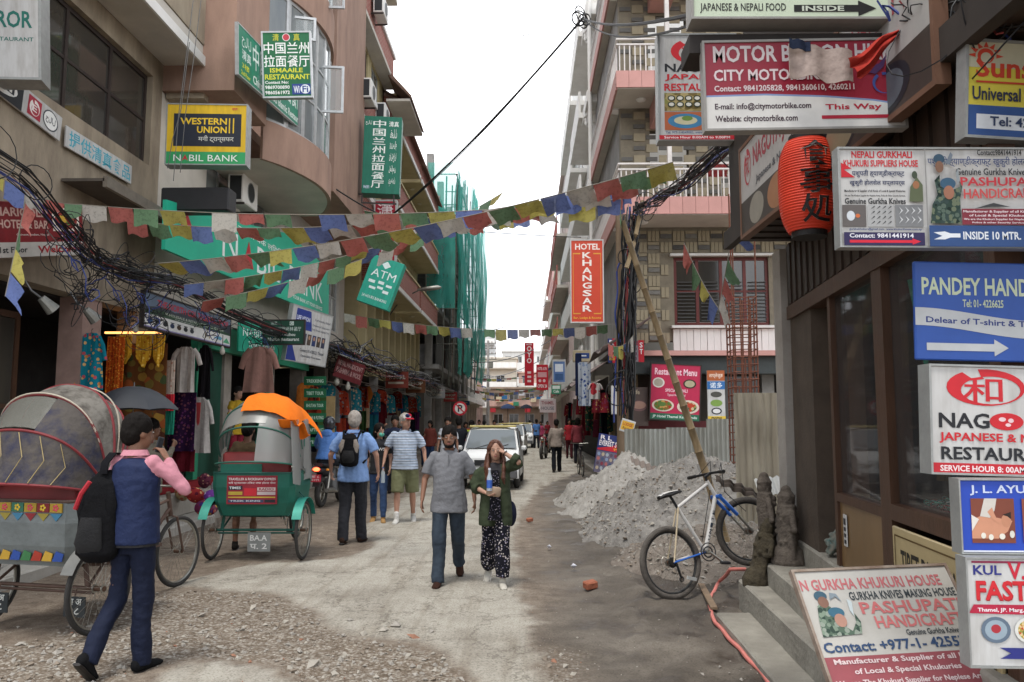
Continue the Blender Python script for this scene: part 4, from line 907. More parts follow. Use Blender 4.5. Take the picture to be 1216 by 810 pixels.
sign('restaurant_sign', 'long teal restaurant board fixed to the wall beside the rounded bay windows', *SW(283,88,369,164,27,-4.72), GP('1F7F63'), [('t','حلال',4,62,14,88,'DCE8E0',.01), ('t','清真',4,38,14,58,'DCE8E0',.03), ('t','3楼',4,20,12,32,'D6D63A',.03), ('t','2nd Floor',3,6,13,15,'D6D63A',.03), ('t','中国兰州拉面餐厅',16,38,84,92,'DCE8E0',.02), ('t','China Lanzhou Islamic Restaurant',16,8,84,26,'DCE8E0',.025), ('t','حلال',87,62,97,88,'DCE8E0',.01), ('t','清真',87,34,97,54,'DCE8E0',.03), ('o',92,16,4,7,'DCE8E0')], thick=.04, frame=ALU, fw=.02)
t = sign('vertical_sign', 'tall teal box sign with a white column of chinese lettering', *F(429,137,474,229,22,22.1,0,2), GP('17705A'), [], thick=.5, frame=None)
g = MB(); m_, w_, h_ = basis(*F(429,137,474,229,22,22.1,0,2))
for i, c in enumerate('中国兰州拉面餐厅'): z = h_*(.95-.112*i); g.text(c, w_*.24, z-h_*.095, w_*.58, z, -.004, ink('EAF2EC'), .03)
g.text('清真', w_*.66, h_*.87, w_*.92, h_*.94, -.004, ink('EAF2EC'), .02); g.text('حلال', w_*.04, h_*.88, w_*.2, h_*.94, -.004, ink('EAF2EC'), .01)
for i, c in enumerate(('قوللر','ئىسلام','ئاشخانا','لەڭمەن','رېستوران')): z = h_*(.84-.155*i); g.text(c, w_*.70, z-h_*.12, w_*.88, z, -.004, ink('EAF2EC'), .01)
g.text('WiFi', w_*.04, h_*.06, w_*.2, h_*.1, -.004, ink('C9D6E8'), .03); g.build('lettering', None, t)
part('bracket', t, [((0,.03,-.25),(.04,.07,0)), ((.9,.03,-.25),(.94,.07,0)), ((0,.03,-.29),(1.0,.07,-.25)), ((-.6,.2,.0),(0,.24,.04))], DKFR, False)
t = sign('vertical_sign', 'red vertical hotel sign with white chinese characters below the teal box sign', *F(443,238,469,330,25), GP('B11E35'), [('t','潇',12,78,86,96,'F2E6E8',.02), ('t','湘',12,54,86,72,'F2E6E8',.02), ('t','酒',12,30,86,47,'F2E6E8',.02), ('t','店',12,4,86,22,'F2E6E8',.02)], thick=.25, frame=WP, fw=.05)
sign('bank_atm_sign', 'tilted teal cash machine box sign with white star and lettering', at(423,356,20), at(460,369,20), at(434,298,20), GP('2FA58E'), [('o',50,86,8,7,'EAF6F2'), ('p',[(36,86),(50,94),(64,86),(50,78)],'EAF6F2'), ('t','ATM',14,58,90,74,'EAF6F2',.0), ('r',14,44,34,50,'EAF6F2'), ('r',44,46,62,52,'EAF6F2'), ('r',70,44,88,49,'EAF6F2'), ('r',22,32,42,37,'EAF6F2'), ('r',46,36,64,41,'EAF6F2'), ('r',66,30,84,36,'EAF6F2'), ('t','24 HOURS BANKING',10,12,88,18,'EAF6F2',.01)], thick=.35)
# big bank board (trapezoid with curved upper edge)
m_, w_, h_ = basis(wall(196,296,-5.6), wall(390,378,-5.6), wall(196,236,-5.6))
t = thing('bank_fascia_board', 'huge teal bank fascia board with white lettering above the green shop', 'sign', mat=m_)
P = [(0,0), (w_,0), (w_,h_*1.75), (w_*.78,h_*1.95), (w_*.60,h_*2.0), (w_*.3,h_*1.45), (0,h_*1.0)]
mb = MB(); mb.prism([(x,0,z) for x, z in P], (0,.06,0), M('bank_teal', hx('27B391'), .5, .1, 1.5)); mb.build('panel', None, t)
g = MB(); g.text('N', w_*.225, h_*.42, w_*.30, h_*1.12, -.004, ink('E8F2EE'), .0); g.text('BIL', w_*.41, h_*.42, w_*.56, h_*1.12, -.004, ink('E8F2EE'), .0); g.text('BANK', w_*.63, h_*.42, w_*.93, h_*1.12, -.004, ink('E8F2EE'), .0); g.text('नबिल बैंक लिमिटेड', w_*.3, h_*1.22, w_*.6, h_*1.42, -.004, ink('E8F2EE'), .01); g.text('YOUR BANK AT YOUR SERVICE', w_*.66, h_*.16, w_*.93, h_*.28, -.004, ink('E8F2EE'), .02); g.build('lettering', None, t)
g = MB(); a = w_*.33; g.add([(a,-.004,h_*.42),(a+w_*.03,-.004,h_*1.12),(a+w_*.06,-.004,h_*.42),(a+w_*.03,-.004,h_*.62)], [(0,3,2,1)], ink('B8303A')); a = w_*.04; g.add([(a,-.004,h_*.5),(a+w_*.035,-.004,h_*.95),(a+w_*.07,-.004,h_*.5),(a+w_*.035,-.004,h_*.65)], [(0,3,2,1)], ink('B8303A')); g.build('red_emblem', None, t)
sign('hotel_bar_sign', 'dark red gold lettered hotel bar sign with welcome strip over the dark shop', wall(-40,308,-5.98), wall(101,302,-5.98), wall(-40,236,-5.98), GP('7A141C'), [('r',0,0,100,27,'B9B4AC'), ('t','MARIGOLD',22,74,66,90,'C9A79A',.04), ('t','HOTEL & BAR',24,52,66,68,'C9A79A',.03), ('t','Chinese, Indian, Nepali',38,38,66,43,'D8C8C0',.01), ('r',70,48,96,94,'D8CFC2'), ('o',83,70,11,19,'8A2A20'), ('o',82,73,6,8,'C9A23A'), ('o',87,66,4,7,'4E7A35'), ('t','9841581527',76,33,95,41,'D8C8C0',.02), ('t','1st Floor',24,8,46,19,'2A2A2A',.02), ('t','Welcome',55,6,96,20,'A81E28',.04)], thick=.12, frame=None)
part_sign = sign('shop_banner', 'outdoor gear shop banner of mountains with pictured goods strip above the hanging clothes', wall(170,388,-5.75), wall(273,413,-5.75), wall(170,344,-5.75), GP('3F4650'), [('p',[(0,58),(20,70),(30,62),(48,80),(60,66),(74,84),(88,64),(100,78),(100,100),(0,100)],'6A7C92'), ('p',[(0,50),(18,58),(40,46),(66,60),(100,46),(100,40),(0,40)],'33503C'), ('r',0,0,100,40,'D9DAD8'), ('r',0,0,100,7,'8A84B0'), ('t','THE NORTH COL TREKKING SHOP',12,66,96,86,'C23448',.05), ('t','WHOLESALE & RETAIL OF TREKKING GEAR',20,48,90,56,'B9C4B4',.02), ('t','www.shopthamel.com',30,42,66,45,'E0E0E0',.01)]+[it for k in range(7) for it in (('o',6+k*7.2,22,2.3,7,['2F4F7A','3A3F44','22262A','1F2F4F','4A3A30','22262A','3A3F44'][k]), ('r',4+k*7.2,29,8+k*7.2,32,'3A3F44'))]+[('o',66,22,1,10,'B0A48A'),('o',71,22,1,10,'B0A48A'),('p',[(76,22),(84,30),(88,26),(86,16)],'5A9AB8'),('p',[(89,12),(94,30),(99,12)],'4FA57A')], thick=.05, frame=DKFR, fw=.03)
sign('small_sign', 'small dark green restaurant sign with white lettering between bank board and blue board', *F(312,380,361,409,16.8), GP('1E4A3A'), [('t','清真',18,80,34,94,'C9D6CE',.02), ('t','☪',64,78,74,94,'C9D6CE',.0), ('t','中国兰州穆斯林餐厅',8,54,92,72,'C9D6CE',.02), ('t','China Lanzhou',22,34,78,47,'E0E6E0',.03), ('t','Muslim Restaurant',12,14,88,28,'E0E6E0',.03)], thick=.06, frame=DKFR)
sign('blue_white_sign', 'large white and blue tilted travel board with portraits at the green shop', at(338,427,17.2), at(386,436,19.0), at(349,361,17.2), WP, [('p',[(0,0),(26,0),(6,40),(0,48)],'2F3F8A'), ('p',[(10,60),(52,60),(44,96),(10,96)],'2F3F8A'), ('t','LIFE VISION',12,76,44,84,'DDE2F0',.02), ('t','Kathmandu, Nepal',56,80,96,86,'5A5F6A',.01), ('t','Consultancy & Training Centre',52,70,96,75,'5A5F6A',.01), ('t','Study Abroad, Language Class',52,62,96,67,'5A5F6A',.01)]+[('r',32+k*12,34,41+k*12,54,['3A4468','52463E','2F3F6A','4A4038','3A3F55'][k]) for k in range(5)]+[('o',36.5+k*12,48,2.4,4,'B08A70') for k in range(5)]+[('t','Contact: 01-4700221 Thamel',30,20,90,26,'4A4F5A',.01),('t','Open daily from seven',34,10,84,15,'4A4F5A',.01)], thick=.08, frame=ALU)
sign('teal_fascia', 'teal fascia strip with white lettering over the green travel shop', *F(283,380,330,417,16.2,17.2,0,6), GP('1F9C7F'), [('t','NABIL',10,52,60,78,'E8F2EE',.0), ('t','बैंक',64,52,90,78,'E8F2EE',.01), ('t','Thamel Branch',24,18,90,36,'E8F2EE',.01)], thick=.05)
t = thing('stacked_name_boards', 'column of small green travel name boards beside the beige door post', 'sign', at(375,500,19))
w0 = at(362,500,19); 
for i, s_ in enumerate(('TREKKING','TIBET TOUR','BHUTAN TOUR','PLANE & FLYING','RAFTING','VISA')):
    mb = MB(); p = at(361,447+i*14.5,19); q = at(387,447+i*14.5+10.5,19); mb.bb((p.x,p.y,q.z),(q.x,p.y+.03,p.z), GP('155F3C')); b_ = mb.build('board', None, t, True)
    mb = MB(); mb.text(s_, p.x+.06, q.z+.06, q.x-.06, p.z-.07, p.y-.003, ink('BFD6C4'), .02); o_ = mb.build('lettering', None, t, True); o_.parent = b_
sign('red_banner', 'faded dark red cloth banner hanging under the corrugated awning', at(395,446,22), at(428,458,23), at(400,421,22), GP('6E2B30'), [('t','NEPAL HANDICRAFT',6,60,94,84,'B99A98',.03), ('t','PASHMINA & WOOL',6,24,94,50,'B99A98',.03)], thick=.02)
# --- right: hanging over the street
sign('food_sign', 'pale green japanese food sign with black arrow at the very top', *F(822,-40,1060,22,3.9), M('pale_green_panel', hx('C9D6BE'), .5, .08, 3), [('t','JAPANESE & NEPALI FOOD',4,10,47,29,'2A2A2A',.015), ('arrow',51,4,92,34,'1E1E1E',9), ('t','INSIDE',55,14,76,24,'D0D8C8',.05), ('t','NAGOYA',20,45,60,85,'2A2A2A',.04)], thick=.12, frame=SIGNFR, fw=.012)
part_ = part('dark_beam', R1, [((.85,3.98,3.60),(3.4,4.2,3.70), M('soot_black', (.035,.03,.028), .8))])
nag = lambda x0=0: [('ring',50,84,30,13,.30,'C8202C'), ('t','和',30,75,66,93,'C8202C',.06)]
sign('restaurant_sign', 'tall white japanese restaurant lightbox with sushi pictures half behind the motorbike sign', *F(783,41,876,166,7.2), WP, [('ring',46,84,30,12,.30,'C8202C'), ('t','和',30,77,58,92,'C8202C',.06), ('t','NAG',8,64,52,72,'22242A',.05), ('o',64,68,12,4.6,'C8202C'), ('t','YA',78,64,96,72,'22242A',.05), ('t','JAPANESE',8,55.5,96,62,'C8202C',.04), ('t','RESTAURANT',7,46,97,53,'C8202C',.04), ('q',[(7,27),(60,27),(60,44),(7,44)],'9A8A58',['B0A070','7A6A40','8A8A50'],14), ('r',62,27,97,44,'3A2A20'), ('r',7,9,60,26,'B0603A'), ('r',62,9,97,26,'6A3A28'), ('o',34,17.5,23,7,'3F7FA8'), ('o',34,18,15,4,'C9C4A0'), ('o',36,20,7,2.4,'6A8A3A'), ('o',80,35,12,6,'D8D4C8'), ('o',80,17,13,6,'22242A'), ('o',80,17,10,4.6,'D8D4C8')]+[it for k in range(8) for it in (('o',16+(k % 4)*11,39-(k//4)*6,5,2.6,'22301F'), ('o',16+(k % 4)*11,39-(k//4)*6,3.4,1.7,'DAD8CC'))]+[('t','Tel: 977-1-4249002, www.nagoyarestaurant.com',8,5,96,7.6,'2F4F7A',.02), ('r',0,0,100,4,'B81E2C'), ('t','Service Hour 8:00AM to 9:00PM',6,.8,90,3.2,'F0E0E0',.02)], thick=.14, frame=BOXM, fw=.02)
sign('motorbike_sign', 'wide red and white motorbike hire sign with arrow hanging over the street', *F(838,50,1077,155,3.95,3.95,0,-4), M('maroon_panel_print', hx('8E2235'), .4, .12, 4), [('p',[(0,0),(100,0),(100,26),(84,32),(60,37),(30,40),(0,39)],'7F93BE'), ('p',[(0,0),(100,0),(100,24),(84,30),(60,35),(30,38),(0,37)],'D5D4D0'), ('t','MOTOR BIKE ON HIRE',5,76,94,95,'C9BFBF',.05), ('t','CITY MOTORBIKE',5,55,61,68,'D8C8CA',.05), ('t','Contact: 9841205828, 9841360610, 4260211',5,42,75,50,'D8C8CA',.025), ('t','E-mail: info@citymotorbike.com',5,21,53,30,'3A2230',.03), ('t','Website: citymotorbike.com',5,7,46,16,'3A2230',.03), ('t','This Way',60,19,88,27,'B02038',.06), ('arrow',58,8,96,17,'B02038',5), ('ring',90,50,6,12,.2,'3A4A8A'), ('p',[(78,64),(88,72),(92,82),(90,68),(86,60)],'4A2A5A'), ('o',86,80,2,4,'3A3060')], thick=.05, frame=SIGNFR, fw=.012)
# long board on the fascia along the street
sign('fascia_board', 'long white japanese restaurant board with round food pictures running along the dark fascia', wall(881,283,1.845), wall(1112,98,1.845), wall(881,176,1.845), M('pale_board', (.40,.38,.36), .5, .2, 3), [('ring',7,72,3,20,.3,'A8303A'), ('t','和',5.5,62,8.5,84,'A8303A',.05), ('t','NAGOYA JAPANESE RESTAURANT',12,60,90,88,'9A3A44',.04), ('t','Japanese & Nepali Cuisine, Thamel Kathmandu',14,44,80,54,'4A4A50',.02), ('r',0,0,100,38,'3F3630'), ('o',14,20,6,16,'8A8478'), ('o',30,20,7,17,'9A6A48'), ('o',48,20,7,17,'4A5A3A'), ('o',66,20,8,18,'1F2228'), ('o',66,20,6.6,15,'8A8068'), ('o',86,20,7,16,'1F2228'), ('o',86,20,5,12,'5A626A')], thick=.05, frame=M('orange_brown_trim', (.15,.075,.045), .6), fw=.03)
sign('gurkha_sign', 'wide double white sign with two knife makers and red and white arrows', *F(998,176,1330,293,3.12,3.12,0,2), WP, [('t','NEPALI GURKHALI',5,90,27,97,'C0202C',.03), ('t','KHUKURI SUPPLIERS HOUSE',2,81,29,88,'C0202C',.03), ('t','पशुपती ह्याण्डीक्राफ्ट',5,70,24,78,'22305A',.01), ('t','खुकुरी होलसेल सप्लायर्स',4,61,24,68,'22305A',.01), ('p',[(1,85),(5,79),(2,78),(6,70),(1,70)],'C0202C'), ('t','Manufacturer & Supplier of all Kinds of Local & Special Khukuries',2,54.5,24,57.5,'22242A',.02), ('t','We are The Khukuri Supplier for Neplese Army, Police & Other Security Services.',2,50,24,52.5,'22242A',.02), ('t','Genuine Gurkha Knives',2,43,24,49,'22242A',.03), ('r',1,20,9.5,42,'5F5A58'), ('o',4,31,1.5,5,'C9D0D6'), ('o',6.5,31,.8,2,'C96A3A'), ('r',10,20,19.5,42,'A9AAAA'), ('r',20,20,30,42,'7C7E80')]+[('p',[(11+(k % 4)*2,22+(k//4)*5),(12.6+(k % 4)*2,25+(k//4)*5),(12.4+(k % 4)*2,26+(k//4)*5)],'26282A') for k in range(16)]+[('p',[(21+(k % 4)*2.2,23+(k//4)*9),(22.6+(k % 4)*2.2,27+(k//4)*9),(21.2+(k % 4)*2.2,31+(k//4)*9),(22+(k % 4)*2.2,27+(k//4)*9)],'C9CCCE') for k in range(8)]+[('p',[(25,45),(30,45),(30,62),(28,70),(25.5,60)],'5A6348'), ('o',27.6,62,1.2,4,'9A6A4A'), ('o',27.2,72,1.0,4,'3F4A3A'), ('t','gurkhakhukuri@gmail.com  www.khukurihouse.com.np',3,15.5,29,18.5,'2F3F6A',.02), ('r',1,1,30,14,'2B2450'), ('t','Contact: 9841441914',3,8.5,26,13,'E0E0E8',.04), ('arrow',3,1.8,28.5,8,'D01F38',3),
 ('r',31,0,31.4,100,'8A8A88'), ('t','Contact:9841441914',50,92,66,98,'2A2A2A',.02), ('t','पशुपती ह्याण्डीक्राफ्ट खुकुरी होलसेल',32,80,70,91,'2F3F6A',.01), ('t','Genuine Gurkha Knives',42,72,68,79,'22242A',.02), ('t','PASHUPATI',43.5,61,72,70,'B8323C',.04), ('t','HANDICRAFTS',44.5,48,72,58,'C04A4A',.03,.02), ('p',[(48,38),(55,44),(61,40),(54,40)],'3A3C3E'), ('p',[(47,32),(55,37),(60,34),(54,34)],'3A3C3E'), ('r',43.5,22,75,38,'7C2A38'), ('t','Manufacturer & Supplier of all Kinds',44,33.5,68,36.5,'E0D0D4',.03), ('t','of Local & Special Khukuries',46,29.5,68,32.5,'E0D0D4',.03), ('t','We are the Khukuri Supplier for Neplese Army',44,26,70,28.5,'E0D0D4',.03), ('t','Police & other Security Services',47,22.8,66,25,'E0D0D4',.03), ('r',31.5,0,100,21,'2A4A7E'), ('p',[(33,14),(36,10.5),(33,7),(37,7),(39,9),(42.5,9),(42.5,13),(39,13),(37,15)],'DDE2E8'), ('t','INSIDE 10 MTR.',43.5,7,64,15,'DDE2E8',.05),
 ('q',[(32,23),(33,42),(35,52),(34,66),(36,72),(36,60),(40,56),(43,60),(43,66),(44,60),(43,48),(43,23)],'33453F',['5A6A60','22302C','6A7460','3A4A48'],60), ('o',36,88,2,5,'2F4A5E'), ('o',36,80,1.5,6,'7A5A48'), ('p',[(37.5,84),(39,88),(40.2,95),(41,92),(39.8,82)],'6A7480'), ('o',38.8,63,2.8,6,'35566E'), ('o',39,54,1.9,7,'9A6A55'), ('p',[(42,60),(43,66),(42.6,79),(41.8,74)],'8A9296')], thick=.04, frame=BOXM, fw=.008)
sign('travel_sign', 'yellow and blue travel agency sign with red sun leaning at the upper right edge', *F(1146,47,1290,162,3.3,3.3,0,9), M('yellow_print', hx('CFC24A'), .45, .1, 3), [('r',0,72,100,100,'B9B7A0'), ('r',0,0,100,33,'2F4F86'), ('r',9,9,100,24,'D0D4D8'), ('t','Sunshine',8,62,100,84,'C2412C',.03), ('o',16,84,7,8,'C2412C')]+[('p',[(16+9*math.cos(a-.25),84+9*math.sin(a-.25)),(16+15*math.cos(a),84+15*math.sin(a)),(16+9*math.cos(a+.25),84+9*math.sin(a+.25))],'C2412C') for a in [k*.52 for k in range(7)]]+[('o',16,82,4.5,5.5,'B9B7A0'), ('r',8,56,100,58,'C2412C'), ('t','Universal Travels & Tours',5,38,120,52,'2A3048',.02), ('t','Tel: 4250094',20,12,82,22,'2A3A5A',.02)], thick=.06, frame=BOXM, fw=.012)
mb = None
sign('handicraft_sign', 'blue handicrafts banner sign with white wavy band and arrow', at(1088,427,3.22), at(1300,432,3.22), at(1077,310,3.22), M('blue_banner', hx('2A51A0'), .5, .15, 5), [('t','PANDEY HANDICRAFTS',4,66,98,84,'BFCBB0',.04), ('t','Tel: 01- 4226625',27,54,50,62,'BFCBB0',.02), ('p',[(0,28)]+[(x,29+6*math.cos(x*.045)) for x in range(0,101,5)]+[(x,47+6*math.cos(x*.045)) for x in range(100,-1,-5)],'B9BCBE'), ('t','Delear of T-shirt & Thread Embroidery',6,36,110,44,'2A3A7A',.04,-.03), ('arrow',6,5,52,22,'B9BCBE',8)], thick=.02, frame=None)
sign('restaurant_sign', 'white japanese restaurant sign with big red brush circle hanging at the right edge', *F(1106,433,1275,562,3.12,3.12,0,5), WP, [('ring',40,80,28,17,.32,'C4202C'), ('t','和',24,66,52,90,'C4202C',.06), ('t','NAG',6,42,42,56,'1C1E24',.06), ('o',54,49,12,8,'C8202C'), ('o',51,51,2.5,2,'E8C8CC'), ('o',57,50,2,2,'E8C8CC'), ('o',55,46,2,1.6,'E8C8CC'), ('t','YA',70,42,94,56,'1C1E24',.06), ('t','JAPANESE & NEPALI',6,28,95,38,'C4202C',.04), ('t','RESTAURANT',7,13,96,25,'1C1E24',.05), ('r',0,0,100,10,'B81E2C'), ('t','SERVICE HOUR 8: 00AM TO 9: 00PM',6,2.4,96,8,'E8D8D8',.03)], thick=.07, frame=BOXM, fw=.008)
sign('massage_sign', 'blue massage sign with photo of a back massage at the right edge', *F(1142,569,1290,657,3.05,3.05,0,1), M('blue_print', hx('2347B0'), .45, .08, 3), [('r',1,2,99,4,'D8DCE4'), ('t','J. L. AYURVEDA',9,78,92,92,'C9D4EC',.03), ('r',9,14,44,74,'7A4030'), ('p',[(9,20),(30,20),(38,30),(42,44),(30,48),(16,50),(9,44)],'C98F72'), ('o',37,44,4,9,'C0876A'), ('p',[(34,52),(41,56),(41,46),(38,50)],'2A1A14'), ('p',[(16,50),(20,74),(30,74),(28,58),(24,48)],'C9C4BC'), ('p',[(22,56),(26,46),(31,40),(28,52),(26,62)],'C98F72'), ('p',[(9,30),(9,52),(15,46)],'D9D4CC'), ('o',18,24,2,4,'E0DCD0'), ('o',24,22,2,4,'E0DCD0'), ('o',33,23,2.4,4,'E0DCD0'), ('o',41,26,2,5,'D6D2C6'), ('r',50,14,96,74,'8A4A36'), ('o',72,44,14,22,'C98F72')], thick=.05, frame=BOXM, fw=.006)
sign('fast_food_sign', 'white fast food sign with red lettering and plates at the lower right edge', *F(1152,662,1300,792,3.0,3.0,0,2), WP, [('r',5,95,100,97,'8A2A4A'), ('t','KUL',6,84,29,93,'2A2F7A',.03), ('t','V.',34,80,48,96,'C02038',.05), ('t','CAFE',52,82,80,94,'2A2F7A',.03), ('t','FAST FOOD',8,60,110,78,'A81E28',.07), ('t','FAST FOOD',7.5,61,109.5,79,'C8242E',.05), ('p',[(1,49),(5,57),(100,57),(100,47)],'B02240'), ('t','Thamel, JP. Marg, Ktm',8,49.5,56,54,'E8E0E4',.03), ('o',22,34,12,12,'5F6F80'), ('o',22,34,9,9,'93A4B0'), ('o',22,35,4,4,'A8303A'), ('o',49,34,12,12,'D8D8D2'), ('q',[(49+9.5*math.cos(a),34+9.5*math.sin(a)) for a in [k*.35 for k in range(18)]],'B8904A',['8A9A4A','D8C090','B8503A'],120), ('o',51,37,3,3,'B8402A'), ('o',46,32,3,3,'6A7A3A'), ('p',[(24,18),(60,18),(60,8),(24,8),(33,13)],'2A2F7A')], thick=.05, frame=BOXM, fw=.006)
SB = M('sun_bleached_print', (.50,.49,.46), .35, .12, 4, col2=(.40,.38,.34))
sign('leaning_sign', 'weathered white and dull red knife maker sign leaning slantwise on the shop steps', at(1003,860,3.35), at(1208,846,3.45), at(951,678,3.75), SB, [('r',-.2,27,100,47,'93444C') if False else ('r',0,10,100,40,'8E4A50'), ('r',0,0,34,9,'8FA6AE'), ('r',36,0,66,9,'A9BCC2'), ('r',68,0,100,9,'7C98A2'), ('t','N GURKHA KHUKURI HOUSE',2,85,92,93,'B4666A',.04), ('t','GURKHA KNIVES MAKING HOUSE',30,77,98,83,'3A4044',.02), ('t','PASHUPATI',34,67,98,75.5,'BC6A6A',.05), ('t','HANDICRAFTS',40,57,99,65.5,'BC6A6A',.04), ('t','Genuine Gurkha Knives',56,51.5,90,55.5,'3A4044',.02), ('t','Contact: +977-1- 4255789',3,42.5,99,49.5,'2F4668',.03), ('t','Manufacturer & Supplier of all Kinds',6,34,95,38.5,'D0BCBC',.04), ('t','of Local & Special Khukuries',16,27.5,80,32,'D0BCBC',.04), ('t','We are The Khukuri Supplier for Neplese Army',3,20.5,94,25,'D0BCBC',.03), ('t','Police & Other Security Services.',22,13.5,78,18,'D0BCBC',.03),
 ('q',[(5,53),(6,64),(8,74),(11,76),(16,73),(20,60),(24,56),(28,62),(29,68),(31,62),(29,54)],'56685A',['7A8A7A','3A4A42','8A9488'],50), ('o',12,81,4,3.4,'3A5868'), ('o',12.5,76.5,3.2,4,'7E5E50'), ('p',[(17,78),(21,80),(24,76),(22,82),(18,83)],'7C8890'), ('o',18,69,5,3.6,'3A6478'), ('o',19,63.5,3.6,4.6,'A88070'), ('p',[(28,66),(30,76),(27.4,78),(26.8,70)],'B8C2C4')], thick=.012, frame=M('rusty_frame', (.36,.31,.26), .7, .4, 9, col2=(.14,.08,.05)), fw=.012)
m_, w_, h_ = basis(FO+FU*fy(3.45)+FN*-.0+Vector((0,0,.46)), FO+FU*fy(4.72)+Vector((0,0,.46)), FO+FU*fy(3.45)+Vector((0,0,1.08)))
# plate under the shop window reads left (far) to right (near)
sign('brass_plate_sign', 'pale brass book shop plate with black lettering set below the shop window', FO+FU*fy(4.72)+FN*-.03+Vector((0,0,.46)), FO+FU*fy(3.46)+FN*-.03+Vector((0,0,.46)), FO+FU*fy(4.72)+FN*-.03+Vector((0,0,1.1)), M('brass_plate', (.42,.33,.17), .4, .12, 4), [('t','TIBET DHARMA BOOK',10,60,96,82,'1C1A16',.02), ('t','HANDICRAFT HOUSE',14,20,96,42,'1C1A16',.02), ('r',3,92,97,93.4,'5A4420'), ('r',3,6,97,7.4,'5A4420'), ('r',3,7.4,3.8,92,'5A4420'), ('r',96.2,7.4,97,92,'5A4420')], thick=.02, frame=None)
sign('sticker', 'small white sticker with black stripes on the varnished panel by the door', FO+FU*fy(5.82)+FN*-.004+Vector((0,0,.82)), FO+FU*fy(5.74)+FN*-.004+Vector((0,0,.82)), FO+FU*fy(5.82)+FN*-.004+Vector((0,0,1.04)), WP, [('r',20,8,80,20,'22242A'), ('r',20,28,80,40,'22242A'), ('r',20,48,80,60,'22242A'), ('r',20,68,80,88,'22242A')], thick=.006, cat='sticker')
# --- right: middle distance
sign('hotel_sign', 'vertical orange hotel sign with a column of white letters', *F(678,285,717,383,19.5), M('orange_panel', hx('C8452C'), .5, .08, 3), [('t','HOTEL',14,88,90,95.5,'F0E4DC',.05), ('r',7,10,8.5,84,'D89A3A'), ('r',91.5,10,93,84,'D89A3A'), ('r',7,82.5,30,84,'D89A3A'), ('r',70,82.5,93,84,'D89A3A'), ('r',7,10,30,11.3,'D89A3A'), ('r',70,10,93,11.3,'D89A3A'), ('t','Bar, Lodge & Rooms',8,3.5,92,7,'E8A83A',.02)]+[('t',c,36,77.5-i*9.2,64,85-i*9.2,'F0E4DC',.05) for i, c in enumerate('KHANGSAR')], thick=.12, frame=WP, fw=.03)
sign('hotel_banner', 'narrow red vertical hotel banner with big white letters high at the street end', *F(623,407,634,458,62), M('red_banner_print', hx('C41C30'), .6, .06, 2), [('t','O',24,80,76,92,'F0E8E8',.05), ('t','Y',24,66,76,78,'F0E8E8',.05), ('t','O',24,52,76,64,'F0E8E8',.05), ('r',30,8,70,13,'F0D0D0'), ('r',30,18,70,23,'F0D0D0'), ('r',30,28,70,33,'F0D0D0'), ('t','HOTEL',20,94,80,98,'F0E8E8',.02)], thick=.3)
sign('red_notice_banner', 'small red banner crowded with white print beside the tall red hotel banner', *F(637,433,651,463,55), M('red_banner_print', hx('C41C30'), .6, .06, 2), [('t','HOTEL & SPA',10,78,90,90,'F0D8DA',.03), ('r',12,50,88,70,'D8A0A4'), ('o',30,36,12,6,'E8C8CA'), ('o',66,36,12,6,'E8C8CA'), ('t','OPEN 24',10,8,90,22,'F0E0E0',.03)], thick=.2)
sign('shop_board', 'white and blue framed board over the awnings on the right', *F(656,427,672,456,40), WP, [('r',8,8,92,92,'5A7AB0'), ('r',20,50,80,82,'DDE4EE'), ('r',20,16,80,42,'3A5A8A')], thick=.2)
sign('shop_board', 'pale ochre lightbox with small blue plate above the hanging white cloth', *F(681,416,703,429,27), M('ochre_box', (.5,.42,.28), .6, .1), [('r',14,25,86,75,'2F4A8A'), ('r',30,44,70,56,'E0E4EA')], thick=.5)
sign('shop_board', 'small white and green board low on the right row of shops', *F(655,457,666,468,38), M('green_print', hx('3F8A6A'), .6, .1), [('r',10,55,90,90,'DDE6E0'), ('t','Cafe',20,15,80,45,'E8F0EA',.02)], thick=.2)
sign('shop_board', 'pinkish white board with grey lettering lowest down the right row of shops', *F(641,474,660,490,45), M('pinkish_board', (.5,.42,.42), .6, .1), [('t','THAMEL',10,60,90,85,'8A4A50',.03), ('t','HOUSE',10,20,90,45,'6A6A72',.03)], thick=.2)
sign('store_banner', 'blue and red store banner with pictured goods hung at the corner of the rubble plot', at(705,560,18.4), at(740,566,18.6), at(705,513,18.4), M('navy_print', hx('23306A'), .5, .1, 4), [('p',[(0,62),(50,72),(100,100),(100,58),(0,58)],'C42030'), ('t','R L',6,86,44,97,'F0E8E8',.05), ('t','EVEREST STORE',4,70,96,84,'F0E8E8',.05), ('t','एभरेष्ट',54,60,90,69,'E8C23A',.02), ('r',0,0,100,56,'6A6478')]+[('o',8+(k % 7)*14,48-(k//7)*12,5,4.6,['8A9AB8','B86A6A','5A4A5A','B8A890','4A5A7A','8A3A4A','A8B0B8'][(k*3+k//7) % 7]) for k in range(28)], thick=.04)
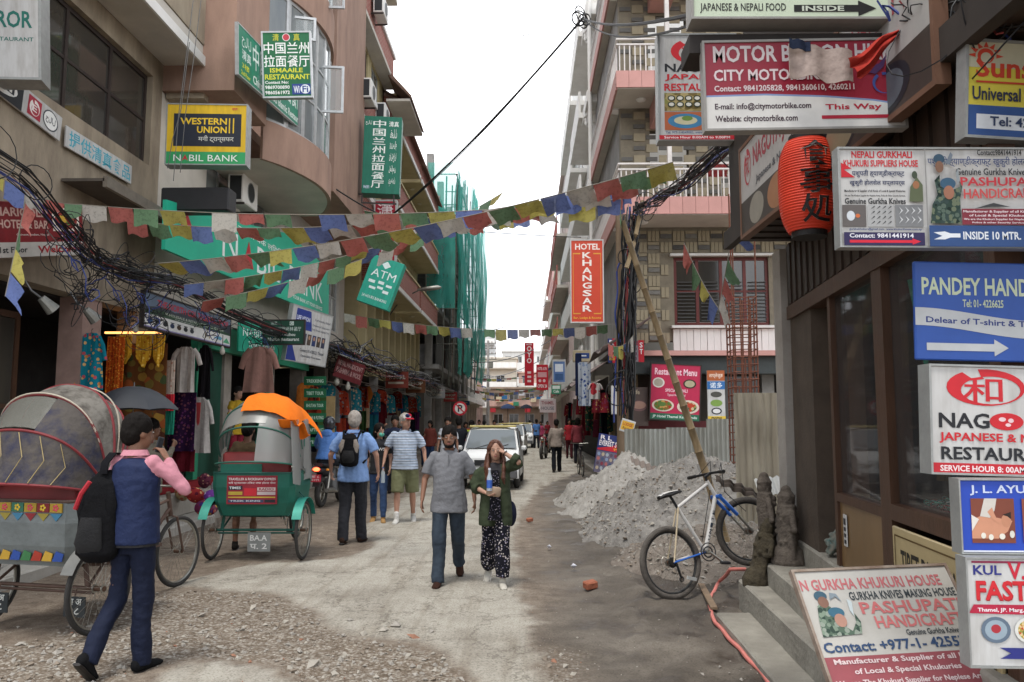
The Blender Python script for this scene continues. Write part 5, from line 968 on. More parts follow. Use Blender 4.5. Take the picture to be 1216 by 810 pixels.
sign('food_poster', 'pink restaurant menu poster with four dishes behind the leaning bamboo pole', *F(771,431,831,498,19.3,19.3,0,3), M('pink_print', hx('B82A4E'), .5, .1, 4), [('r',0,0,100,12,'2F6A50'), ('t','JP Hotel Thamel Kathmandu',6,3,94,9,'DDE8E0',.02), ('t','Restaurant Menu',8,80,92,92,'F0C8D2',.03), ('t','SPECIAL THALI',30,50,74,56,'F0C8D2',.03), ('t','Typical Nepali Food',34,42,70,47,'F0C8D2',.02), ('o',16,66,12,9,'D8D4CC'), ('o',16,66,9,7,'A8A090'), ('o',78,66,13,8,'3A2A24'), ('o',78,66,10,6,'B0A88A'), ('o',26,26,22,11,'D8C8B8'), ('q',[(26+18*math.cos(a),26+9*math.sin(a)) for a in [k*.35 for k in range(18)]],'8A6A38',['5A7A3A','C89A5A','A8402A'],14), ('o',24,28,8,4,'5A7A3A'), ('o',76,25,22,12,'D8C8B8'), ('q',[(76+17*math.cos(a),25+9*math.sin(a)) for a in [k*.35 for k in range(18)]],'4F5A38',['8A9A5A','C8B890','B8402A'],14), ('o',80,28,7,4,'B8402A')], thick=.04, frame=DKFR, fw=.03)
sign('menu_board', 'narrow vertical menu board with orange top, blue band and food pictures', *F(841,440,862,508,19.3), WP, [('r',0,82,100,100,'A85A30'), ('t','ताप्लेजुङ',12,86,90,96,'F0E0D0',.01), ('r',0,67,100,81,'2F6AA8'), ('t','诺多',16,69,86,79,'E8F0F8',.02), ('o',50,58,32,5,'4A4A44'), ('o',50,43,34,6,'7A9A4A'), ('o',50,29,30,6,'22242A'), ('o',50,29,22,4,'D8D8D8'), ('r',0,12,100,20,'D8B83A'), ('t','momo',20,13.5,80,18.5,'22242A',.03), ('r',0,0,100,11,'1F8A5A')], thick=.05)
sign('wall_poster', 'dark food poster with a bowl beside the pink menu poster', *F(746,460,770,506,19.4), M('dark_print', (.10,.07,.06), .5, .2, 4), [('o',55,52,40,14,'7A5A5A'), ('o',55,54,34,10,'B08A7A'), ('t','Cafe',10,82,60,94,'B8A890',.02)], thick=.04)
sign('white_board', 'blank white board standing left of the dark food poster', *F(726,458,738,492,18.3), WP, [], thick=.05)
sign('yellow_board', 'small tilted yellow and white shop plate above the fence corner', at(735,511,17.2), at(751,516,17.2), at(735,495,17.2), WP, [('r',6,15,94,85,'D8A83A'), ('t','LODGE',14,50,84,75,'A83A2A',.03), ('t','Rooms',20,22,76,42,'6A4A2A',.02)], thick=.04)
sign('store_banner', 'upper navy and red store banner hanging left of the dark cable bundle', *F(722,402,732,431,18.6), M('navy_print', hx('23306A'), .5, .1, 4), [('r',55,0,100,100,'C42030'), ('t','R',18,72,80,94,'E8E8F0',.05), ('t','L',18,46,80,68,'E8E8F0',.05), ('t','店',14,10,84,36,'E8C23A',.04)], thick=.05)
sign('store_banner', 'upper store banner of pictured goods between two red and navy strips', *F(741,404,765,430,18.6), M('goods_print', (.25,.22,.24), .5, .3, 9), [('r',0,0,10,100,'23306A'), ('r',72,0,100,100,'C42030'), ('t','S',78,66,94,90,'F0E8E8',.04), ('t','T',78,36,94,60,'F0E8E8',.04), ('r',12,76,70,96,'8A3A4A')]+[('o',22+(k % 3)*18,60-(k//3)*22,7,8,['8A9AB8','B8A890','6A4A5A'][k % 3]) for k in range(9)], thick=.05)
# no-parking sign on the left
t = thing('no_parking_sign', 'round red ringed no parking sign on a thin pole in front of the shutters', 'road sign', (gnd(546,556).x, gnd(546,556).y, 0)); Yn = gnd(546,556).y; Zn = at(546,485,Yn).z
mb = MB(); mb.cyl((0,0,0),(0,0,Zn-.0),.03,8,SCF); mb.build('pole', None, t)
mb = MB(); mb.cyl((0,-.04,Zn),(0,-.07,Zn),.26,24,ink('C02838')); mb.cyl((0,-.071,Zn),(0,-.078,Zn),.19,24,ink('E0D8D4')); mb.text('P', -.08, Zn-.13, .09, Zn+.13, -.082, ink('22242A'), .06); mb.add([(-.16,-.084,Zn+.13),(-.13,-.084,Zn+.16),(.16,-.084,Zn-.13),(.13,-.084,Zn-.16)], [(0,1,2,3)], ink('C02838')); mb.build('disc', None, t)
# ------------------------------------------------------------------ red paper lantern
lp = at(959,222,4.85)
t = thing('paper_lantern', 'orange red ribbed paper lantern with black brush lettering hanging at the sign cluster', 'lantern', tuple(lp))
LR = M('lantern_paper', hx('D8422A'), .55, .12, 4, spec=.3); mb = MB(smooth=30); n_ = 34; P = []
def lrad(z): u = min(1, abs(z)/.315); return .175*(1-u**3.4*.42)
prof = []
for i in range(n_*2+1): z = -.285+.57*i/(n_*2); prof.append((lrad(z)-(.0 if i % 2 == 0 else .0045), z))
mb.loft([(0,0,z) for r_, z in prof], [r_ for r_, z in prof], 36, LR); mb.build('paper_body', None, t)
mb = MB(smooth=40); mb.cyl((0,0,.285),(0,0,.32),.105,20,ink('22201E')); mb.cyl((0,0,-.32),(0,0,-.285),.105,20,ink('22201E')); mb.build('black_ring', None, t)
mb = MB(); mb.tube([(-.1,0,.32),(-.06,0,.37),(0,0,.40),(.06,0,.37),(.1,0,.32)],.004,5,DKFR); mb.tube([(0,0,.40),(0,0,.62)],.003,4,DKFR); mb.build('hanger', None, t)
mb = MB()
for i, c in enumerate('食事処'):
    for (bo, dd, mm) in ((.06,.004,ink('C9B8A8')), (.028,.008,ink('1E1A1A'))):
        vs, fs, a, b_, w_, h_ = text_geo(c, bo); z0 = .085-.17*i; q = []
        for v in vs: u = (v[0]-a)/w_*.2-.1; zz = z0+(v[1]-b_)/h_*.165; R_ = lrad(zz)+dd; an = u/.175; q.append((R_*math.sin(an), -R_*math.cos(an), zz))
        mb.add(q, fs, mm)
mb.build('lettering', None, t)
# torn prayer flags hanging over the motorbike sign
def cloth(P, h, name, label, cat='prayer flag', group=None, y=None):
    mb = MB(smooth=70); mb.grid(P, fab(h), .003); return tag(mb.build(name), label, cat, group)
a_, b_ = at(936,52,3.86), at(1012,60,3.86)
cloth([[a_.lerp(b_, i/10)+Vector((0,.02*math.sin(i*1.3),-.17*j/8-.01*math.sin(i*.9+j)*(j/8))) for i in range(11)] for j in range(9)], 'B9A79E', 'torn_flag', 'pale pinkish printed rag flag draped across the motorbike sign')
a_ = at(1083,22,3.82); b1, b2 = at(1006,72,3.8), at(1022,96,3.8)
cloth([[a_.lerp(b1.lerp(b2, i/6), j/10)+Vector((0,.02*math.sin(i*2.+j*.4),-.012*math.sin(j))) for i in range(7)] for j in range(11)], 'B33A30', 'torn_flag', 'twisted red flag pointing up to the right over the motorbike sign')
cloth([[at(937,45,3.84).lerp(at(962,50,3.84), i/5)+Vector((0,.01*math.sin(i*2),-.05*j/5)) for i in range(6)] for j in range(6)], '2A3246', 'torn_flag', 'small dark navy scrap of flag at the top of the motorbike sign')
# ================================================================== PEOPLE
SKN = M('skin_brown', (.23,.115,.072), .55, .08, 9, spec=.35); SKF = M('skin_light_brown', (.42,.24,.17), .5, .06, 9, spec=.35); SKL = M('skin_fair', (.40,.22,.155), .5, .08, 9, spec=.35)
HAIRB = M('black_hair', (.010,.008,.007), .75, .3, 30, .3, 90, stretch=(3,3,.4), spec=.12); HAIRG = M('grey_hair', (.30,.27,.24), .8, .3, 40, .3, 90)
HAIRA = M('auburn_hair', (.10,.035,.018), .5, .35, 12, .3, 60, stretch=(4,4,.3), spec=.5)
def person(label, loc, rot=0, H=1.72, wd=1., legs=((18,12,0),(-14,14,25)), arms=None, skin=SKN, hair=HAIRB, hairkind='short', top=None, bottom=None, shoes='2A211C', head=(0,0), vox=.011, face=True, sleeve='short', hem=.80, bkind='trousers', group=None, seat=None, lean=0, foldn=.010):
    s = H/1.72; t = thing('person', label, 'person', loc, rot, group); V = Vector
    hipz = .91; L1, L2 = .43, .42; J = {}
    for k, sx in ((0, 1), (1, -1)):
        a, kn, f = legs[k][:3]; sp = legs[k][3] if len(legs[k]) > 3 else 0
        h_ = V((sx*.088*wd, 0, 0)); a = rad(a); kn = rad(kn); ex = math.sin(rad(sp))*sx
        K = h_+V((ex*L1, -math.sin(a)*L1, -math.cos(a)*L1)); A_ = K+V((ex*.3*L2, -math.sin(a-kn)*L2, -math.cos(a-kn)*L2)); J[k] = [h_, K, A_, rad(f)]
    low = min(J[0][2].z, J[1][2].z); off = V((0,0,-low+.075)) if seat is None else V((0,0,seat)); 
    for k in J: J[k] = [J[k][i]+off for i in range(3)]+[J[k][3]]
    hip = off.copy(); ln = rad(lean)
    def up(x, y, z):   # torso coords above the hip, leaning forward
        return hip+V((x, y-math.sin(ln)*z, z*math.cos(ln)))
    sh = {0: up(.178*wd, 0, .53), 1: up(-.178*wd, 0, .53)}; nb = up(0, .012, .56); hc = up(0, -.012, .735)
    S = lambda v: V(v)*s
    b = MB(); hip2 = hip
    b.loft([S(up(0,0,-.04)), S(up(0,0,.08)), S(up(0,0,.22)), S(up(0,0,.40)), S(up(0,0,.50)), S(up(0,0.01,.555))], [(.145*s*wd,.10*s), (.15*s*wd,.105*s), (.128*s*wd,.095*s), (.155*s*wd,.105*s), (.15*s*wd,.09*s), (.07*s,.06*s)], 14, None, True, (1,0,0))
    b.caps(S(up(0,.01,.53)), S(hc+V((0,.01,-.03))), .056*s, .052*s, 10)
    if arms is None: arms = ((V((.045,.03,-.28)), V((.03,-.05,-.24))), (V((-.045,-.03,-.28)), V((-.03,-.09,-.23))))
    AR = {}
    for k, sx in ((0, 1), (1, -1)):
        ev, wv = V(arms[k][0]), V(arms[k][1]); E = sh[k]+ev; W_ = E+wv; AR[k] = (sh[k], E, W_)
        b.caps(S(sh[k]+V((-sx*.02,0,-.01))), S(E), .047*s*wd, .037*s, 10); b.caps(S(E), S(W_), .038*s, .024*s, 10)
        d = wv.normalized(); side = d.cross(V((sx*1.,0,0))) if abs(d.x) < .8 else d.cross(V((0,0,1)))
        side = side.normalized(); nrm = V(arms[k][2]) if len(arms[k]) > 2 else V((-sx,0,0)); nrm = (nrm-d*nrm.dot(d)).normalized(); side = d.cross(nrm)
        P0 = W_+d*.01; cur = arms[k][3] if len(arms[k]) > 3 else .45
        b.loft([S(W_-d*.01), S(P0+d*.03), S(P0+d*.085)], [(.022*s,.018*s), (.036*s,.015*s), (.038*s,.013*s)], 8, None, True, side)
        for q in range(4):
            o_ = P0+d*.085+side*(-.028+.0187*q); ln_ = (.062,.072,.068,.052)[q]; d1 = (d*math.cos(cur)+nrm*math.sin(cur)); d2 = (d*math.cos(cur*2.2)+nrm*math.sin(cur*2.2))
            m_ = o_+d1*ln_*.55; b.caps(S(o_-d*.012), S(m_), .0092*s, .0085*s, 6); b.caps(S(m_), S(m_+d2*ln_*.5), .0085*s, .0072*s, 6)
        o_ = P0+d*.03-side*.030*(1 if sx > 0 else 1); b.caps(S(o_+side*.01), S(o_+d*.035-side*.02+nrm*.015), .012*s, .010*s, 6); b.caps(S(o_+d*.035-side*.02+nrm*.015), S(o_+d*.06-side*.018+nrm*.03), .010*s, .008*s, 6)
        h_, K, A_, f = J[k]
        b.caps(S(h_), S(K), .078*s*wd, .05*s, 12); b.loft([S(K), S(K.lerp(A_,.3)+V((0,.012,0))), S(K.lerp(A_,.7)), S(A_)], [.049*s,.054*s,.038*s,.034*s], 12)
    # head
    hy, ht = rad(head[0]), rad(head[1]); R = Euler((ht, 0, hy)).to_matrix()*1.10; HM = MB()
    for c, r in (((0,.008,.022),(.074,.093,.098)), ((0,-.022,-.045),(.056,.066,.072)), ((0,-.045,-.085),(.033,.032,.026)), ((0,-.088,-.018),(.012,.014,.022)), ((0,-.095,-.034),(.016,.014,.011)), ((.074,.008,-.01),(.01,.02,.03)), ((-.074,.008,-.01),(.01,.02,.03)), ((0,-.074,.014),(.044,.016,.010)), ((0,-.083,-.062),(.022,.012,.009))):
        HM.ell(S(hc+R @ V(c)), [q*s for q in r], None, 14, 10, R)
    k0 = len(b.v); b.v += HM.v; b.f += [tuple(k0+i for i in f) for f in HM.f]; b.m += [0]*len(HM.f)
    settle('body', b, skin, 0, t, vox*s, 2)
    def hp(c): return S(hc+R @ V(c))
    if face:
        for sx in (1,-1):
            e = MB(smooth=50); e.ell(hp((sx*.028,-.083,.0)), (.010*s,.007*s,.0045*s), M('eye_white', (.6,.58,.55), .3), 8, 6, R); e.ell(hp((sx*.028,-.0895,.0)), (.0038*s,.004*s,.0036*s), ink('1A0F0A'), 8, 6, R); e.build('eye', None, t)
            e = MB(); e.tube([hp((sx*.014,-.092,.019)), hp((sx*.030,-.093,.024)), hp((sx*.046,-.080,.018))], .0024*s, 5, HAIRB); e.build('eyebrow', None, t)
        e = MB(smooth=60); e.ell(hp((0,-.0945,-.060)), (.021*s,.006*s,.0042*s), M('lips', (.30,.10,.08), .4), 10, 6, R); e.ell(hp((0,-.094,-.0675)), (.017*s,.006*s,.005*s), M('lips', (.3,.1,.08)), 10, 6, R); e.build('lips', None, t)
    if hair:
        hb = MB()
        if hairkind in ('short','grey','bun'):
            hb.ell(hp((0,.013,.042)), (.083*s,.098*s,.093*s), None, 16, 10, R); hb.ell(hp((0,.050,-.005)), (.076*s,.066*s,.085*s), None, 14, 8, R)
            for sx in (1,-1): hb.ell(hp((sx*.070,.012,.020)), (.013*s,.030*s,.045*s), None, 8, 6, R)
            if hairkind == 'bun': hb.ell(hp((0,.115,.0)), (.045*s,.04*s,.045*s), None, 10, 8, R)
        if hairkind == 'bob': hb.ell(hp((0,.018,.035)), (.09*s,.10*s,.10*s), None, 16, 10, R); hb.ell(hp((0,.04,-.04)), (.092*s,.075*s,.11*s), None, 14, 8, R)
        if hairkind == 'long':
            hb.ell(hp((0,.020,.038)), (.086*s,.098*s,.092*s), None, 16, 10, R); hb.loft([hp((0,.05,.03)), hp((0,.07,-.1)), hp((0,.085,-.25)), hp((0,.08,-.38))], [(.085*s,.06*s), (.10*s,.05*s), (.12*s,.045*s), (.07*s,.02*s)], 12, None, True, (1,0,0))
            for sx in (1,-1):
                for w_ in (0, 1, 2): hb.loft([hp((sx*(.018+.012*w_),-.060+.02*w_,.105)), hp((sx*(.072+.004*w_),-.045+.03*w_,.03)), hp((sx*(.088+.004*w_),-.035+.025*w_,-.08)), hp((sx*(.092+.01*w_),-.075+.03*w_,-.19)), hp((sx*(.080+.012*w_),-.095+.025*w_,-.30)), hp((sx*(.088+.01*w_),-.085+.02*w_,-.37-.02*w_))], [.014*s,.020*s,.024*s,.030*s,.026*s,.008*s], 8)
        settle('hair', hb, hair, 0, t, .009*s, 1, noise_amp=.007, noise_scale=32)
    if top:
        c = MB(); zt = .575; bel = .012 if wd > 1.05 else 0
        c.loft([S(up(0,0,hem-.91)), S(up(0,0,.02)), S(up(0,-bel,.14)), S(up(0,-bel,.26)), S(up(0,0,.40)), S(up(0,0,.49)), S(up(0,0,.54)), S(up(0,.01,zt))], [(.204*s*wd,.152*s*wd), (.196*s*wd,.147*s*wd), (.176*s*wd,(.130+bel)*s*wd), (.170*s*wd,(.124+bel)*s*wd), (.184*s*wd,.124*s*wd), (.176*s*wd,.112*s), (.135*s*wd,.092*s), (.072*s,.072*s)], 18, None, True, (1,0,0))
        for k, sx in ((0,1), (1,-1)):
            a_, E, W_ = AR[k]; a2 = a_+V((-sx*.03,0,-.015)); c.ell(S(a_+V((-sx*.022,0,-.002))), (.058*s*wd,.062*s,.054*s), None, 12, 8)
            if sleeve == 'short': q = a_.lerp(E, .80); c.loft([S(a2-(E-a_)*.12), S(a2), S(a_.lerp(E,.4)), S(q)], [.045*s,.061*s*wd,.061*s*wd,.061*s*wd], 12)
            elif sleeve == 'long': c.loft([S(a2-(E-a_)*.12), S(a2), S(a_.lerp(E,.5)), S(E)], [.045*s,.058*s*wd,.052*s*wd,.046*s], 12); c.caps(S(E), S(E.lerp(W_,.93)), .046*s, .034*s, 10)
            elif sleeve == 'wide': c.loft([S(a2-(E-a_)*.12), S(a2), S(a_.lerp(E,.6)), S(E), S(E.lerp(W_,.35))], [.045*s,.070*s,.072*s,.078*s,.074*s], 12)
        settle('shirt', c, top, 0, t, .0115*s*(1 if vox < .013 else 1.6), 2, noise_amp=foldn, noise_scale=9)
    if bottom:
        c = MB(); zc = .05; 
        for k in (0, 1):
            h_, K, A_, f = J[k]
            if bkind == 'trousers': c.loft([S(h_+V((0,0,.05))), S(h_.lerp(K,.25)), S(K), S(K.lerp(A_,.5)+V((0,.012,0))), S(A_+V((0,.0,-.03)))], [.084*s*wd,.090*s*wd,.074*s*wd,.070*s*wd,.068*s*wd], 12)
            elif bkind == 'slim': c.loft([S(h_+V((0,0,.05))), S(h_.lerp(K,.25)), S(K), S(K.lerp(A_,.4)+V((0,.012,0))), S(A_+V((0,.0,.02)))], [.088*s,.092*s,.068*s,.068*s,.052*s], 12)
            elif bkind == 'wide': c.loft([S(h_+V((0,0,.05))), S(h_.lerp(K,.3)), S(K), S(K.lerp(A_,.6)), S(A_+V((0,0,.05)))], [.098*s,.102*s,.092*s,.095*s,.088*s], 14)
            elif bkind == 'shorts': c.loft([S(h_+V((0,0,.05))), S(h_.lerp(K,.4)), S(h_.lerp(K,.98))], [.10*s*wd,.108*s*wd,.104*s], 14)
        c.loft([S(up(0,0,-.11)), S(up(0,0,-.03)), S(up(0,0,.09))], [(.12*s*wd,.09*s), (.162*s*wd,.112*s*wd), (.150*s*wd,.106*s*wd)], 16, None, True, (1,0,0))
        settle('trousers' if bkind != 'shorts' else 'shorts', c, bottom, 0, t, .012*s*(1 if vox < .013 else 1.6), 2, noise_amp=foldn*1.1, noise_scale=8)
    if shoes:
        for k, sx in ((0,1),(1,-1)):
            h_, K, A_, f = J[k]; fd = V((sx*.12, -math.cos(f), -math.sin(f))).normalized(); ud = V((0,-math.sin(f),math.cos(f))); m_ = MB(smooth=55); an = A_+V((0,0,0))
            m_.loft([S(an-fd*.075-ud*.035), S(an-fd*.06-ud*.03), S(an-ud*.028), S(an+fd*.08-ud*.045), S(an+fd*.15-ud*.052), S(an+fd*.185-ud*.056)], [(.022*s,.02*s), (.037*s,.044*s), (.042*s,.048*s), (.046*s,.032*s), (.042*s,.024*s), (.02*s,.012*s)], 12, fab(shoes), True, (1,0,0))
            m_.caps(S(an-ud*.02), S(an+ud*.025), .043*s, .041*s, 10, fab(shoes)); so_ = m_.build('shoe', None, t)
            m_ = MB(); Z = [S(an+fd*q-ud*.075) for q in (-.08,-.03,.05,.12,.185)]; m_.loft(Z, [(.03*s,.010*s),(.042*s,.012*s),(.042*s,.011*s),(.05*s,.011*s),(.026*s,.008*s)], 10, ink('D8D4CC' if shoes in ('D8D6D0','C9C4B8') else '1E1A18'), True, (1,0,0)); q_ = m_.build('sole', None, t); q_.parent = so_
    t['_'] = 0; del t['_']
    return t, dict(s=s, S=S, up=up, hp=hp, AR=AR, J=J, R=R, hc=hc, sh=sh)
def collar(t, g, mat):
    mb = MB(smooth=60); S, up = g['S'], g['up']; P = []
    for (r, z, dz) in ((.072,.57,.0), (.078,.614,.0), (.098,.574,.0)):
        P.append([S(up(r*math.sin(a)*1.05, .012-r*.95*math.cos(a), z-(.035 if math.cos(a) > .7 else 0)*max(0,math.cos(a)))) for a in [2*PI*i/24 for i in range(24)]])
    mb.grid(P, mat, 0, True); mb.build('collar', None, t)
def backpack(label, parent_loc, rot, size, mats, z0, grp=None):
    w_, d_, h_ = size; t = thing('backpack', label, 'backpack', parent_loc, rot); mb = MB()
    mb.loft([(0,0,z0),(0,.01,z0+.04),(0,.0,z0+h_*.5),(0,-.01,z0+h_*.85),(0,-.03,z0+h_)], [(w_*.36,d_*.35),(w_*.5,d_*.5),(w_*.5,d_*.5),(w_*.42,d_*.42),(w_*.2,d_*.2)], 20, None, True, (1,0,0)); settle('pack_body', mb, mats[0], 0, t, .014, 2, noise_amp=.008, noise_scale=11)
    mb = MB(smooth=50); mb.loft([(0,d_*.36,z0+.05),(0,d_*.48,z0+.12),(0,d_*.44,z0+h_*.48)], [(w_*.3,.03),(w_*.34,.05),(w_*.26,.03)], 14, mats[1], True, (1,0,0)); mb.build('front_pocket', None, t)
    for sx in (1,-1): mb = MB(smooth=50); mb.loft([(sx*w_*.34,d_*.2,z0+h_*.42),(sx*w_*.38,d_*.26,z0+h_*.62),(sx*w_*.28,d_*.2,z0+h_*.82)], [(.03,.02),(.045,.03),(.03,.02)], 8, mats[2], True, (1,0,0)); mb.build('side_panel', None, t)
    return t
# 1 man in navy waistcoat on the phone -------------------------------------------------
NAVY = M('navy_cloth', hx('141B30'), .8, .12, 9, .6, 18, spec=.25); PKSH = M('pink_shirt_cloth', hx('C08490'), .9, .1, 9, .6, 18, spec=.15)
p0 = gnd(150,798)
t, g = person('man in navy waistcoat and pink shirt seen from behind, holding a phone to his ear', (p0.x, p0.y, .0), PI-.22, 1.68, .94, ((-3,34,42),(5,4,0)), arms=((V_:=Vector)((.06,.02,-.27)) and (Vector((.05,.03,-.28)), Vector((.03,-.06,-.24))), (Vector((-.165,-.10,-.20)), Vector((.15,.0,.21)), Vector((1,0,0)), .7)), top=PKSH, bottom=NAVY, sleeve='long', hem=.97, head=(-22,0), vox=.010, shoes='1A1A1C', face=True)
S, up = g['S'], g['up']; c = MB(); c.loft([S(up(0,0,-.04)), S(up(0,0,.10)), S(up(0,0,.26)), S(up(0,0,.40)), S(up(0,0,.50)), S(up(0,0,.555))], [(.200*g['s'],.160*g['s']), (.192*g['s'],.154*g['s']), (.178*g['s'],.142*g['s']), (.188*g['s'],.142*g['s']), (.166*g['s'],.126*g['s']), (.098*g['s'],.098*g['s'])], 18, None, True, (1,0,0))
settle('waistcoat', c, M('waistcoat_blue', hx('1A2648'), .75, .1, 8, .6, 18, spec=.3), 0, t, .012, 2, noise_amp=.006)
collar(t, g, PKSH); mb = MB(); mb.loft([S(up(0,0,-.055)), S(up(0,0,-.02))], [(.19*g['s'],.150*g['s'])]*2, 20, ink('16161A'), True, (1,0,0)); mb.build('belt', None, t)
W2 = g['AR'][1][2]; S = g['S']; o_ = thing('mobile_phone', 'dark mobile phone held at the ear by the man in the waistcoat', 'phone', (p0.x,p0.y,0), PI-.22); mb = MB(); q = S(W2+Vector((.075,-.005,.105))); mb.box(q, (.012,.05,.11), ink('22252A'), (rad(14),0,rad(-20)), .006); mb.build('phone_case', None, o_)
bp_ = backpack('big black backpack with red stripe on the shoulder of the man in navy waistcoat', (p0.x,p0.y,0), PI-.22, (.31,.20,.60), (M('black_nylon', (.006,.006,.007), .8, .2, 9, .3, 60, spec=.1), M('black_nylon2', (.009,.009,.010), .8, .2, 9, .3, 60), M('black_nylon', (.02,.02,.02))), .80)
for o in bp_.children: o.location = (.15,.19,-.04); o.rotation_euler = (rad(4),rad(1),0)
mb = MB(smooth=50); mb.tube([(.10,.31,1.30),(.15,.325,1.22),(.19,.325,1.12)], .015, 6, ink('A82430')); mb.build('red_stripe', None, bp_)
mb = MB(smooth=50); mb.grid([[Vector((.11+.06*i, y, z)) for i in range(2)] for y, z in ((.14,1.34),(.13,1.41),(.06,1.475),(0,1.47),(-.09,1.42),(-.14,1.3),(-.13,1.1))], fab('16161A'), .008); mb.build('shoulder_strap', None, bp_)
# 2 grey haired man, blue shirt ---------------------------------------------------------
LBLU = M('light_blue_cotton', hx('7A97C6'), .9, .1, 9, .6, 18, spec=.15); p0 = gnd(418,645)
t, g = person('grey haired man in light blue shirt and black trousers walking away with a small backpack', (p0.x,p0.y,0), PI-.05, 1.77, 1.10, ((-4,8,14),(9,4,0)), arms=((Vector((.12,.02,-.26)), Vector((.02,-.10,-.22))), (Vector((-.12,.0,-.26)), Vector((-.01,-.07,-.23)))), skin=SKL, hair=HAIRG, top=LBLU, bottom=M('black_cloth', (.014,.015,.02), .85, .2, 9, .3, 40), hem=.82, head=(12,0), shoes='3A2A22')
collar(t, g, LBLU); bk = M('black_nylon', (.02,.02,.02)); gb = M('grey_beige_nylon', hx('8A8178'), .7, .15, 9, .3, 50)
b_ = backpack('small black and beige backpack worn by the grey haired man in blue', (p0.x,p0.y,0), PI-.05, (.27,.17,.44), (bk, M('black_nylon2', (.03,.03,.03)), gb), 1.10)
for o in b_.children: o.location = (0,.22,-.02)
for sx in (1,-1): mb = MB(smooth=50); mb.tube([(sx*.10,.19,1.46),(sx*.12,.10,1.56),(sx*.13,0,1.56),(sx*.15,-.15,1.42),(sx*.19,-.10,1.2),(sx*.17,.12,1.12)], .016, 6, bk); mb.build('shoulder_strap', None, b_)
# 3 woman in mask -----------------------------------------------------------------------
p0 = gnd(449,620)
t, g = person('woman in green face mask, black printed t-shirt and tight blue jeans', (p0.x,p0.y,0), .1, 1.60, .9, ((14,10,0,2),(-6,6,10,2)), arms=((Vector((.05,.0,-.27)), Vector((.0,-.12,-.2))), (Vector((-.05,.02,-.27)), Vector((.0,-.06,-.23)))), skin=SKF, hairkind='bob', top=M('black_tshirt', (.02,.02,.023), .9, .2, 9, .3, 40), bottom=M('blue_denim', hx('33496E'), .9, .2, 16, .3, 60), bkind='slim', hem=.86, head=(38,8), shoes='B08A5A', face=True)
mb = MB(smooth=60); mb.ell(g['hp']((0,-.072,-.052)), (.050*g['s'],.036*g['s'],.040*g['s']), ink('5FB7A0'), 12, 8, g['R']); mb.build('face_mask', None, t)
mb = MB(); mb.text('NEWS', -.11, 1.20, .11, 1.25, -.142, ink('D8D8D8'), .02); mb.build('shirt_print', None, t)
# 4 man with cap ------------------------------------------------------------------------
STR = stripes('striped_polo_cloth', [(0,hx('A9B4C4')),(.28,hx('5C6470')),(.40,hx('C4CBD6')),(.55,hx('8296B0')),(.7,hx('B4BECC')),(.82,hx('3F4654')),(.9,hx('B4BECC'))], 11, 'Z'); p0 = gnd(480,621)
t, g = person('man in striped polo, khaki shorts, white trainers and a red white cap, looking sideways', (p0.x,p0.y,0), .06, 1.76, 1.12, ((-8,14,22,3),(10,4,0,2)), arms=((Vector((.11,.02,-.26)), Vector((.03,-.06,-.23))), (Vector((-.11,.0,-.26)), Vector((-.03,-.10,-.21)))), skin=SKL, hair=HAIRG, top=STR, bottom=M('khaki_cloth', hx('6C6E50'), .9, .12, 9, .3, 40), bkind='shorts', hem=.86, head=(42,0), shoes='D8D6D0')
collar(t, g, fab('7F8896')); mb = MB(smooth=50); sc = g['s']; hp = g['hp']
mb.loft([hp((0,.008,.045)), hp((0,.008,.07)), hp((0,.008,.10)), hp((0,.008,.125))], [(.086*sc,.104*sc),(.085*sc,.102*sc),(.068*sc,.082*sc),(.02*sc,.025*sc)], 18, fab('D6D2D0'), True, g['R'] @ Vector((1,0,0))); mb.build('cap', None, t)
mb = MB(smooth=50); mb.grid([[hp((x, -.085-.085*math.cos(x*16)*q, .052-.02*q)) for x in [(-.07+.014*i) for i in range(11)]] for q in (0,.35,.7,1)], fab('B02434'), .006); mb.build('cap_peak', None, t)
mb = MB(smooth=50); mb.ell(hp((.055,.0,.085)), (.045*sc,.06*sc,.04*sc), fab('B02434'), 10, 8, g['R']); mb.ell(hp((-.01,-.065,.085)), (.04*sc,.028*sc,.032*sc), fab('27305A'), 10, 8, g['R']); mb.build('cap_panel', None, t)
for k in (0,1): mb = MB(smooth=50); A_ = g['J'][k][2]; mb.caps(S0:=g['S'](A_), g['S'](A_+Vector((0,0,.09))), .043*sc, .044*sc, 10, fab('DAD8D4')); mb.build('sock', None, t)
w_ = g['AR'][1][2]; bt = thing('water_bottle', 'clear plastic water bottle held low by the man in the cap', 'bottle', (p0.x,p0.y,0), .06); mb = MB(smooth=40); q = g['S'](w_+Vector((-.0,-.06,-.10))); mb.loft([q+Vector((0,0,z)) for z in (-.22,-.2,-.05,0,.02)], [.03,.034,.034,.014,.013], 12, sheet('bottle_plastic', (.6,.68,.72), .45)); mb.build('bottle_body', None, bt); mb = MB(); mb.cyl(q+Vector((0,0,.02)), q+Vector((0,0,.04)), .015, 10, ink('3A6AB0')); mb.build('cap', None, bt)
# 5 man behind with phone
p0 = at(468,560,19); person('man in dark blue shirt behind the cap wearer, hand raised to his ear', (p0.x,p0.y,0), .2, 1.76, 1., ((5,5,0),(-5,5,0)), arms=((Vector((.05,.0,-.27)), Vector((.0,-.06,-.23))), (Vector((-.16,-.08,-.18)), Vector((.08,-.06,.23)), Vector((1,0,0)), .9)), top=fab('2E3448'), bottom=fab('2A2C34'), vox=.014)
